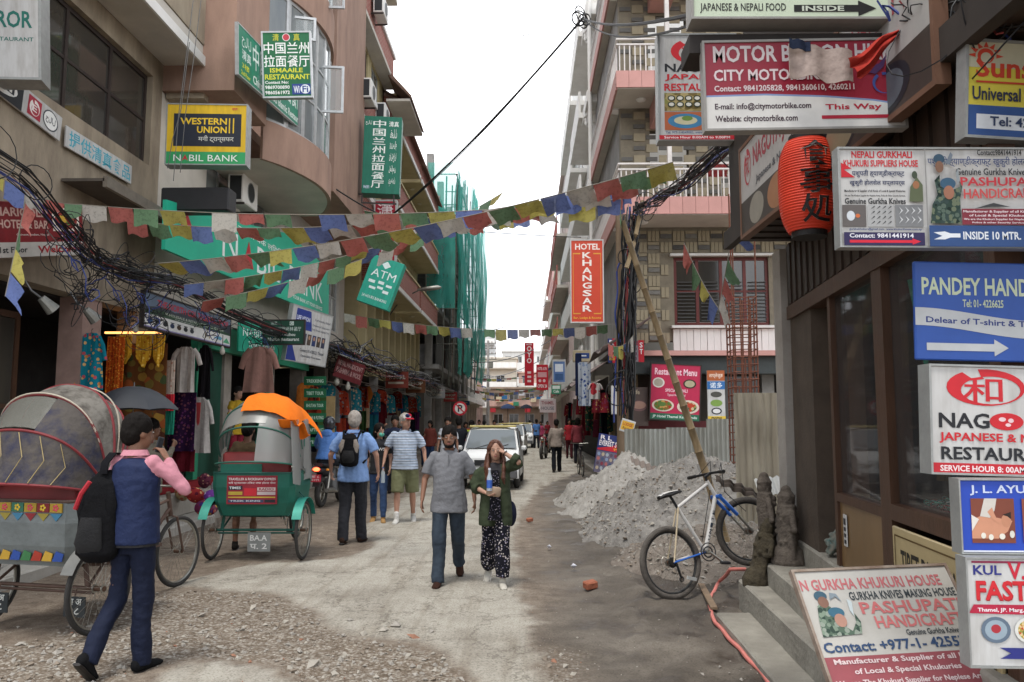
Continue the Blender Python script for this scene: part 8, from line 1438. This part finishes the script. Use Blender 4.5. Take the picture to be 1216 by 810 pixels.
# right row stalls
AWN = M('stained_awning', (.17,.13,.12), .9, .3, 4)
for i, (y0, y1, zb, lb) in enumerate(((18.2,23,3.4,'nearest'),(24,30,3.1,'second'),(31,38,3.1,'third'),(40,50,3.2,'farthest'))):
    mb = MB(smooth=70); mb.grid([[Vector((2.95-1.2*v, y0+(y1-y0)*u, zb+.75*(1-v)-.08*math.sin(u*9+i)*v)) for u in [k/12 for k in range(13)]] for v in (0,.3,.6,.8,1)], AWN, .02); tag(mb.build('cloth_awning'), lb+' sagging brown cloth awning over the right hand stalls', 'awning')
i = 0
for row, (Y0, n_) in enumerate(((24.3,6),(28.8,7),(34,7),(41,6))):
    for k in range(n_):
        Y = Y0+k*.6; c, nm = [('8A2A34','dark red'),('5A2030','maroon'),('A84A4A','brick pink'),('2A2A34','black'),('7A5A4A','brown'),('B8A8A0','pale'),('3A5A4A','bottle green')][(i*3+row) % 7]; t = thing('hanging_goods', '%s hanging goods in the %s group of the right stalls, place %s' % (nm, ['nearest','second','third','farthest'][row], ['one','two','three','four','five','six','seven'][k]), 'goods', (2.25+.14*(i % 3), Y, 2.55+.1*(i % 2)), rad(20*((i*3) % 5)), 'goods hanging at the right hand stalls'); mb = MB(smooth=70); h_ = .6+.3*((i*7) % 4)
        mb.grid([[Vector((.2*u*(1+.3*v), .05*math.sin(u*5+i+v*2), -h_*v)) for u in [-1+.25*j for j in range(9)]] for v in [q/8 for q in range(9)]], fab(c) if i % 2 else FL('stall%d' % (i % 4), c, ['C8A06A', c, '8A3A5A'], 14), .03); mb.build('cloth', None, t); i += 1
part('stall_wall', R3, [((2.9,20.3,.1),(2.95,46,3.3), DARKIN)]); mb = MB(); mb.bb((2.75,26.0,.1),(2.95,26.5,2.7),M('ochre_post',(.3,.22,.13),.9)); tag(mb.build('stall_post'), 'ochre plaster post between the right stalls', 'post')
for (x0,y0,x1,y1,Y,m,kd,lb) in ((686,430,702,482,24,FL('bluewhite','B8C0CC',['3A4F8A','B8C0CC','8A9AB8'],10),'shawl','long white cloth with blue print hanging over the right stalls'),(698,455,716,474,23.5,FL('whitered','C4BEBC',['C4BEBC','B83A44'],4),'tee','white shirt with red trim blowing beside the printed cloth'),(683,420,691,470,24.4,fab('2A3458'),'shawl','narrow navy cloth behind the printed white cloth')): garment(lb, x0,y0,x1,y1,Y,m,kd,cat='cloth')
# AC units ------------------------------------------------------------------------------------
t0 = thing('ac_unit', 'white air conditioner unit on the brick block below its window', 'air conditioner', tuple(wall(437,122,-4.75)), 0, 'air conditioners on the left buildings')
mb = MB(); mb.box((0,0,.3),(.34,.85,.6),WHITEP,None,.02); mb.build('casing', None, t0); mb = MB(); mb.bb((-.12,-.432,.05),(.12,-.425,.55),ink('2A2C2E')); mb.build('louvre', None, t0)
mb = MB(); mb.torus((.175,0,.3),.2,.012,(1,0,0),20,5,ink('8A8C8A')); mb.cyl((.17,0,.3),(.176,0,.3),.19,20,ink('3A3C3E')); mb.build('fan_grille', None, t0); mb = MB(); mb.bb((-.3,-.4,-.04),(.17,-.36,0),DKFR); mb.bb((-.3,.36,-.04),(.17,.40,0),DKFR); mb.build('bracket', None, t0)
for px, py, X, lb in ((454,148,-4.8,'white air conditioner just above the tall teal box sign'),(452,22,-4.7,'white air conditioner high up beside the roof eave'),(288,246,-5.95,'white air conditioner beside the black box under the money transfer sign')): copy_tree(t0, None, wall(px,py,X), 0, lb)
q = at(190,250,12.4); q2 = at(272,222,12.4); mb = MB(); mb.bb((q.x,12.4,q.z),(q2.x,12.75,q2.z),M('black_box', (.02,.02,.022), .5),.02); tag(mb.build('black_box_sign'), 'long unlit black box hanging under the money transfer lightbox', 'lightbox')
q = at(520,343,34); t = thing('street_lamp', 'pale street lamp head on a thin arm reaching out from the yellow building', 'street lamp', tuple(q)); mb = MB(smooth=50); mb.loft([(-.9,0,-.05),(-.5,0,0),(0,0,.06),(.15,0,.06)],[.05,.1,.1,.03],10,CHR); mb.build('lamp_head', None, t); mb = MB(); mb.tube([(-.8,0,-.05),(-1.6,.2,-.4),(-2.2,.3,-1.2)],.03,6,SCF); mb.build('arm', None, t)
# utility poles ---------------------------------------------------------------------------------
def upole(label, x, y, h_, r=.12, arms=3):
    t = thing('utility_pole', label, 'utility pole', (x,y,0)); mb = MB(smooth=40); mb.cyl((0,0,0),(0,0,h_),r,10,GREYP,r*.7); mb.build('pole', None, t)
    for k in range(arms): z = h_-.4-.7*k; mb = MB(); mb.bb((-1.1,-.06,z),(1.1,.06,z+.1),SCF); [mb.cyl((u,0,z+.1),(u,0,z+.3),.05,6,ink('6A4A3A')) for u in (-1,-.5,.5,1)]; mb.build('crossarm', None, t)
    mb = MB(); mb.box((.35,0,h_-3.2),(.6,.5,.9),SCF,None,.05); mb.build('transformer', None, t)
upole('tall grey utility pole with crossarms against the buildings closing the street', -5.0, 104, 12.2, .22, 4); upole('grey utility pole wrapped in cables on the left before the street end', -5.1, 64, 9, .16, 2)
# cables --------------------------------------------------------------------------------------------
CAB = M('black_cable', (.012,.012,.013), .6, .2, 9); r_ = random.Random(4)
def bundle(name, label, pts, n_, spread, r=.011, loops=0, wob=.10, m=CAB):
    pts = [Vector(p) for p in pts]; mb = MB(smooth=60)
    def cr_(t_):
        t_ = min(max(t_*(len(pts)-1),0),len(pts)-1.0001); i = int(t_); f = t_-i; return pts[i].lerp(pts[i+1], f)
    for s_ in range(n_):
        o_ = Vector((r_.gauss(0,spread),r_.gauss(0,spread),r_.gauss(0,spread))); a = r_.uniform(0,.25)*(s_ % 3); b_ = 1-r_.uniform(0,.25)*(s_ % 2); P = []
        for k in range(26):
            u = a+(b_-a)*k/25; P.append(cr_(u)+o_+Vector((wob*noise.noise(Vector((u*9,s_*1.7,0))), wob*noise.noise(Vector((u*9,s_*1.7,5))), wob*1.3*noise.noise(Vector((u*8,s_*1.7,9))))))
        mb.tube(P, r*r_.uniform(.6,1.3), 4, m if s_ % 7 else ink(['3A4A8A','8A3A3A','8A8A88'][s_ % 3]))
    for s_ in range(loops):
        c = cr_(r_.random())+Vector((r_.gauss(0,spread),r_.gauss(0,spread),r_.gauss(0,spread)-.05)); R_ = r_.uniform(.10,.32); ax = Vector((r_.gauss(0,1),r_.gauss(0,1),r_.gauss(0,.3))); mb.torus(c, R_, r*.7, ax, 16, 4, m)
    o = mb.build(name); kind(o, 'stuff'); tag(o, label, 'cables'); return o
LB = [wall(*p, X) for p, X in (((-60,160),-5.2),((30,215),-5.25),((75,272),-5.3),((110,310),-5.3),((160,328),-5.35),((215,338),-5.4),((265,368),-5.3),((320,392),-5.2),((395,412),-5.2),((430,428),-5.2),((480,444),-5.1),((520,458),-5.0),((560,474),-4.9))]
bundle('cable_tangle', 'thick tangle of black cables running low along the left facades', LB, 30, .06, .009, 24, .09); bundle('cable_tangle', 'heavy coil of cables under the beige building canopy by the gear banner', LB[2:6], 14, .10, .007, 14, .15)
bundle('cable_tangle', 'dense cable tangle over the shops beneath the yellow columns', LB[8:12], 30, .22, .016, 40, .3)
for i, (px, py) in enumerate(((118,330),(160,345),(60,300),(230,352),(300,385))): a = wall(px,py,-5.4); bundle('loose_wires', 'loose wires drooping from the left cable tangle, %s hank' % ['second','third','first','fourth','fifth'][i], [a, a+Vector((.2,.4,-.5)), a+Vector((-.2,.9,-.35)), a+Vector((0,1.3,.1))], 5, .08, .007, 3, .2)
RBp = [at(742,500,17.6), at(744,420,17.6), at(746,330,17.6), at(752,250,17.6), at(778,238,15), at(815,215,12), at(860,175,9), at(905,130,7), at(985,100,5.4), at(1080,60,4.4)]
bundle('cable_bundle', 'dark vertical bundle of cables strapped down the corner utility pole', RBp[:4], 30, .085, .018, 14, .09); bundle('cable_bundle', 'heavy sagging cable bundle from the corner pole to the overhanging shop floor', RBp[3:], 30, .05, .012, 14, .12)
bundle('loose_wires', 'pale and black wires cluttering the top right corner above the signs', [at(1055,-15,3.75), at(1085,12,3.7), at(1110,28,3.6), at(1150,22,3.4), at(1220,30,3.2)], 10, .035, .005, 5, .08)
def cable(label, pts, r=.012, m=CAB, name='overhead_cable'): mb = MB(smooth=60); mb.tube(pts, r, 5, m); return tag(mb.build(name), label, 'cable')
J_ = at(692,22,15); cable('thick black cable from the top signs to the knot of cables above the street', sag(at(905,-5,4.2), J_, .15), .018); cable('second black cable twisted beside the thick one at the top of the street', sag(at(900,-2,4.2), J_, .30), .012); cable('long black cable sloping from the knot down across to the left facade', sag(J_, at(430,283,22), .3, 20), .024); cable('twin of the sloping cable running just above it across the sky', sag(J_+Vector((0,0,.03)), at(431,281,22), .38, 20), .010)
mb = MB(smooth=60); [mb.torus(J_+Vector((r_.gauss(0,.06),0,r_.gauss(0,.06))), r_.uniform(.08,.16), .014, (r_.gauss(0,1),1,r_.gauss(0,.5)), 14, 4, CAB) for k in range(6)]; tag(mb.build('cable_knot'), 'knot of looped cable ends high above the street', 'cable')
cable('black wire curving from the brown building down behind the flags', sag(at(372,205,19), at(560,275,24), .5), .02); cable('thin wire running level behind the prayer flags at the street centre', sag(at(330,250,20), at(690,282,22), .1), .012)
for i, (a, b_) in enumerate((((455,15,30),(690,8,24)),((455,22,30),(700,28,26)),((470,60,34),(680,18,28)),((560,395,60),(650,360,70)),((560,430,60),(660,400,60)),((556,450,70),(655,420,70)),((560,440,80),(650,445,80)))): cable(['uppermost thin wire crossing the white sky','second thin wire crossing the white sky','third thin wire high in the sky','distant wire sloping up to the right facades','distant wire crossing beneath it','distant wire over the far crowd','lowest distant wire before the terrace buildings'][i], sag(at(*a), at(*b_), .6), .010 if i < 3 else .03, metalm('55585C'))
for i, (x0, y0, y1, Y, lb) in enumerate(((207,130,200,11.6,'left'),(214,60,215,11.6,'middle'),(222,70,205,11.7,'right'))): cable('thin grey wire hanging down past the money transfer sign, the %s one' % lb, [at(x0+18,y0-80,Y), at(x0+8,y0,Y), at(x0-2,(y0+y1)/2,Y), at(x0-8,y1,Y)], .006, metalm('6A6A68'), 'hanging_wire')
# prayer flags ------------------------------------------------------------------------------------------
FCOL = ['7080B4','C8C3BA','BC7068','70906F','C0B566']
FM = [M('flag_'+c, hx(c), .95, .18, 26, .2, 60, col2=tuple(v*.62 for v in hx(c)), spec=.1, mid=.40, width=.1, alpha=.86) for c in FCOL]
def flags(label, a, b_, sg, n_, w_=.33, h_=.19, seed=0, wind=.3, tri=False, start=0, gap=1.):
    a = Vector(a); b_ = Vector(b_); C_ = sag(a, b_, sg, n_*2); t = thing('prayer_flag_string', label, 'prayer flags', tuple(a), 0, 'strings of prayer flags'); r2 = random.Random(seed)
    mb = MB(); mb.tube([p-a for p in C_], .005, 4, ink('8A8478')); mb.build('cord', None, t)
    for i in range(n_):
        p, q = C_[2*i]-a, C_[2*i+2]-a; u = (q-p); wd = Vector((-u.y,u.x,0)).normalized(); k = r2.uniform(.1,1.7)*wind; ph = r2.random()*6; cr2 = r2.uniform(.65,1.2); P = []
        p = p.lerp(q, .03)
        if r2.random() < .06: continue
        for j in range(6):
            v = j/5; P.append([p+u*(.94*x)*(1 if not tri else (1-.5*v))+Vector((0,0,-h_*cr2*v*(1-.25*k)))+wd*(k*h_*v*(1+.25*math.sin(ph+x*5)))+Vector((0,0,.02*math.sin(ph*2+x*7+v*4)*v))+u*(.18*k*v) for x in [m_/7 for m_ in range(8)]])
        mb = MB(smooth=80); mb.grid(P, FM[(i+start) % 5], .002); mb.build('flag', None, t)
    return t
flags('nearest long string of prayer flags from the beige building across to the bamboo pole', at(97,243,9.7), at(742,236,9.25), .16, 20, seed=1, start=1)
flags('prayer flag string rising from the bank board toward the upper right', at(186,313,9.9), at(800,192,8.8), .18, 21, seed=2, wind=.8, start=4)
flags('small string of prayer flags crossing low before the bank board', at(218,338,11.5), at(560,250,14.5), .22, 17, .25, .22, seed=3, wind=.9); flags('string of prayer flags sloping steeply up behind the bank board flags', at(240,358,12), at(598,228,17), .3, 18, .3, .26, seed=6, wind=.9, start=2)
flags('long upper string of faded prayer flags rising from the bar sign to the cable bundle', at(150,262,10.4), at(790,205,9.0), .32, 22, seed=14, wind=.7, start=2); flags('far string of small prayer flags crossing the street level with the hotel sign', at(408,372,21), at(735,384,22), .30, 24, .3, .27, seed=4, wind=.5, start=1); flags('upper string of prayer flags meeting the bamboo pole from the left facade', at(432,250,15), at(748,222,9.6), .25, 18, .3, .28, seed=5, wind=.4, start=3)
flags('short bunch of bright flags tied at the far left among the cables', at(-20,195,8.4), at(98,243,9.6), .12, 5, seed=8, wind=.3, start=4); flags('string of faded flags hanging steeply at the left edge over the bar sign', at(30,240,8.3), at(6,352,8.0), .0, 4, seed=9, wind=.6, start=2)
flags('flag string drooping before the tiled building, left half of the loop', at(812,288,9), at(853,366,9), .05, 4, .2, .24, seed=10, wind=.5, tri=True, start=2); flags('flag string rising before the tiled building, right half of the loop', at(853,366,9), at(872,255,8.6), .06, 5, .2, .24, seed=11, wind=.5, tri=True, start=1)
for i, (px0, py0, px1, py1, Y) in enumerate(((560,448,655,436,70),(558,462,650,455,60),(562,470,645,468,85),(560,455,652,462,95))): flags(['highest','second','third','lowest'][i]+' distant string of tiny prayer flags across the street end', at(px0,py0,Y), at(px1,py1,Y), .5, 16, seed=20+i, start=i)
flags('two bright flags dangling from the top of the bamboo pole', at(738,232,9.2), at(736,262,9.2), .02, 2, .2, .2, seed=30, wind=.6, tri=True, start=2)
flags('flags bunched on the cable bundle at the corner pole foot', at(722,408,17.5), at(752,398,17.4), .15, 5, .25, .3, seed=31, wind=.5, start=2)
# potted plants, umbrellas in the distance
for px, Y, c, lb in ((603,75,'3A4A6A','dark blue umbrella over the far crowd'),(625,88,'2A2E38','grey umbrella at the far street end')):
    q = at(px,484,Y); t = thing('umbrella', lb, 'umbrella', (q.x,q.y,q.z)); mb = MB(smooth=50); mb.loft([(0,0,-.1),(0,0,.12),(0,0,.28),(0,0,.36)],[.7,.58,.3,.03],16,fab(c)); mb.build('canopy', None, t); mb = MB(); mb.cyl((0,0,-1.6),(0,0,0),.03,5,DKFR); mb.build('shaft', None, t)

for a_, b_ in (((.95,4.03,3.66),(1.95,4.03,3.66)), ((.95,4.03,3.30),(1.90,4.03,3.44)), ((1.35,7.28,5.0),(2.12,7.28,5.0)), ((1.35,7.28,4.5),(1.95,7.28,4.5)), ((1.77,4.85,3.47),(1.77,4.85,3.62))):
    mb = MB(); mb.cyl(a_, b_, .012, 6, DKFR); mb.build('sign_bracket', None, R1, True)
for i, (px, py, r__) in enumerate(((470,742,.07),(455,748,.055),(492,756,.06),(432,752,.05),(512,750,.05),(370,790,.06),(330,742,.05),(415,736,.045),(300,722,.05),(180,718,.05),(240,730,.045))):
    p = gnd(px, py, .02); mb = MB(); stone(mb, p.x, p.y, .02, r__, STN[[0,2,3,2,0,2,1,0,2,1,0][i]], random.Random(i)); tag(mb.build('stone'), ['large grey','pale','reddish','flat pale','grey','broad pale','brown','small grey','light','dull brown','rounded grey'][i]+' stone among the chippings of the pothole', 'stone', 'larger stones in the pothole')
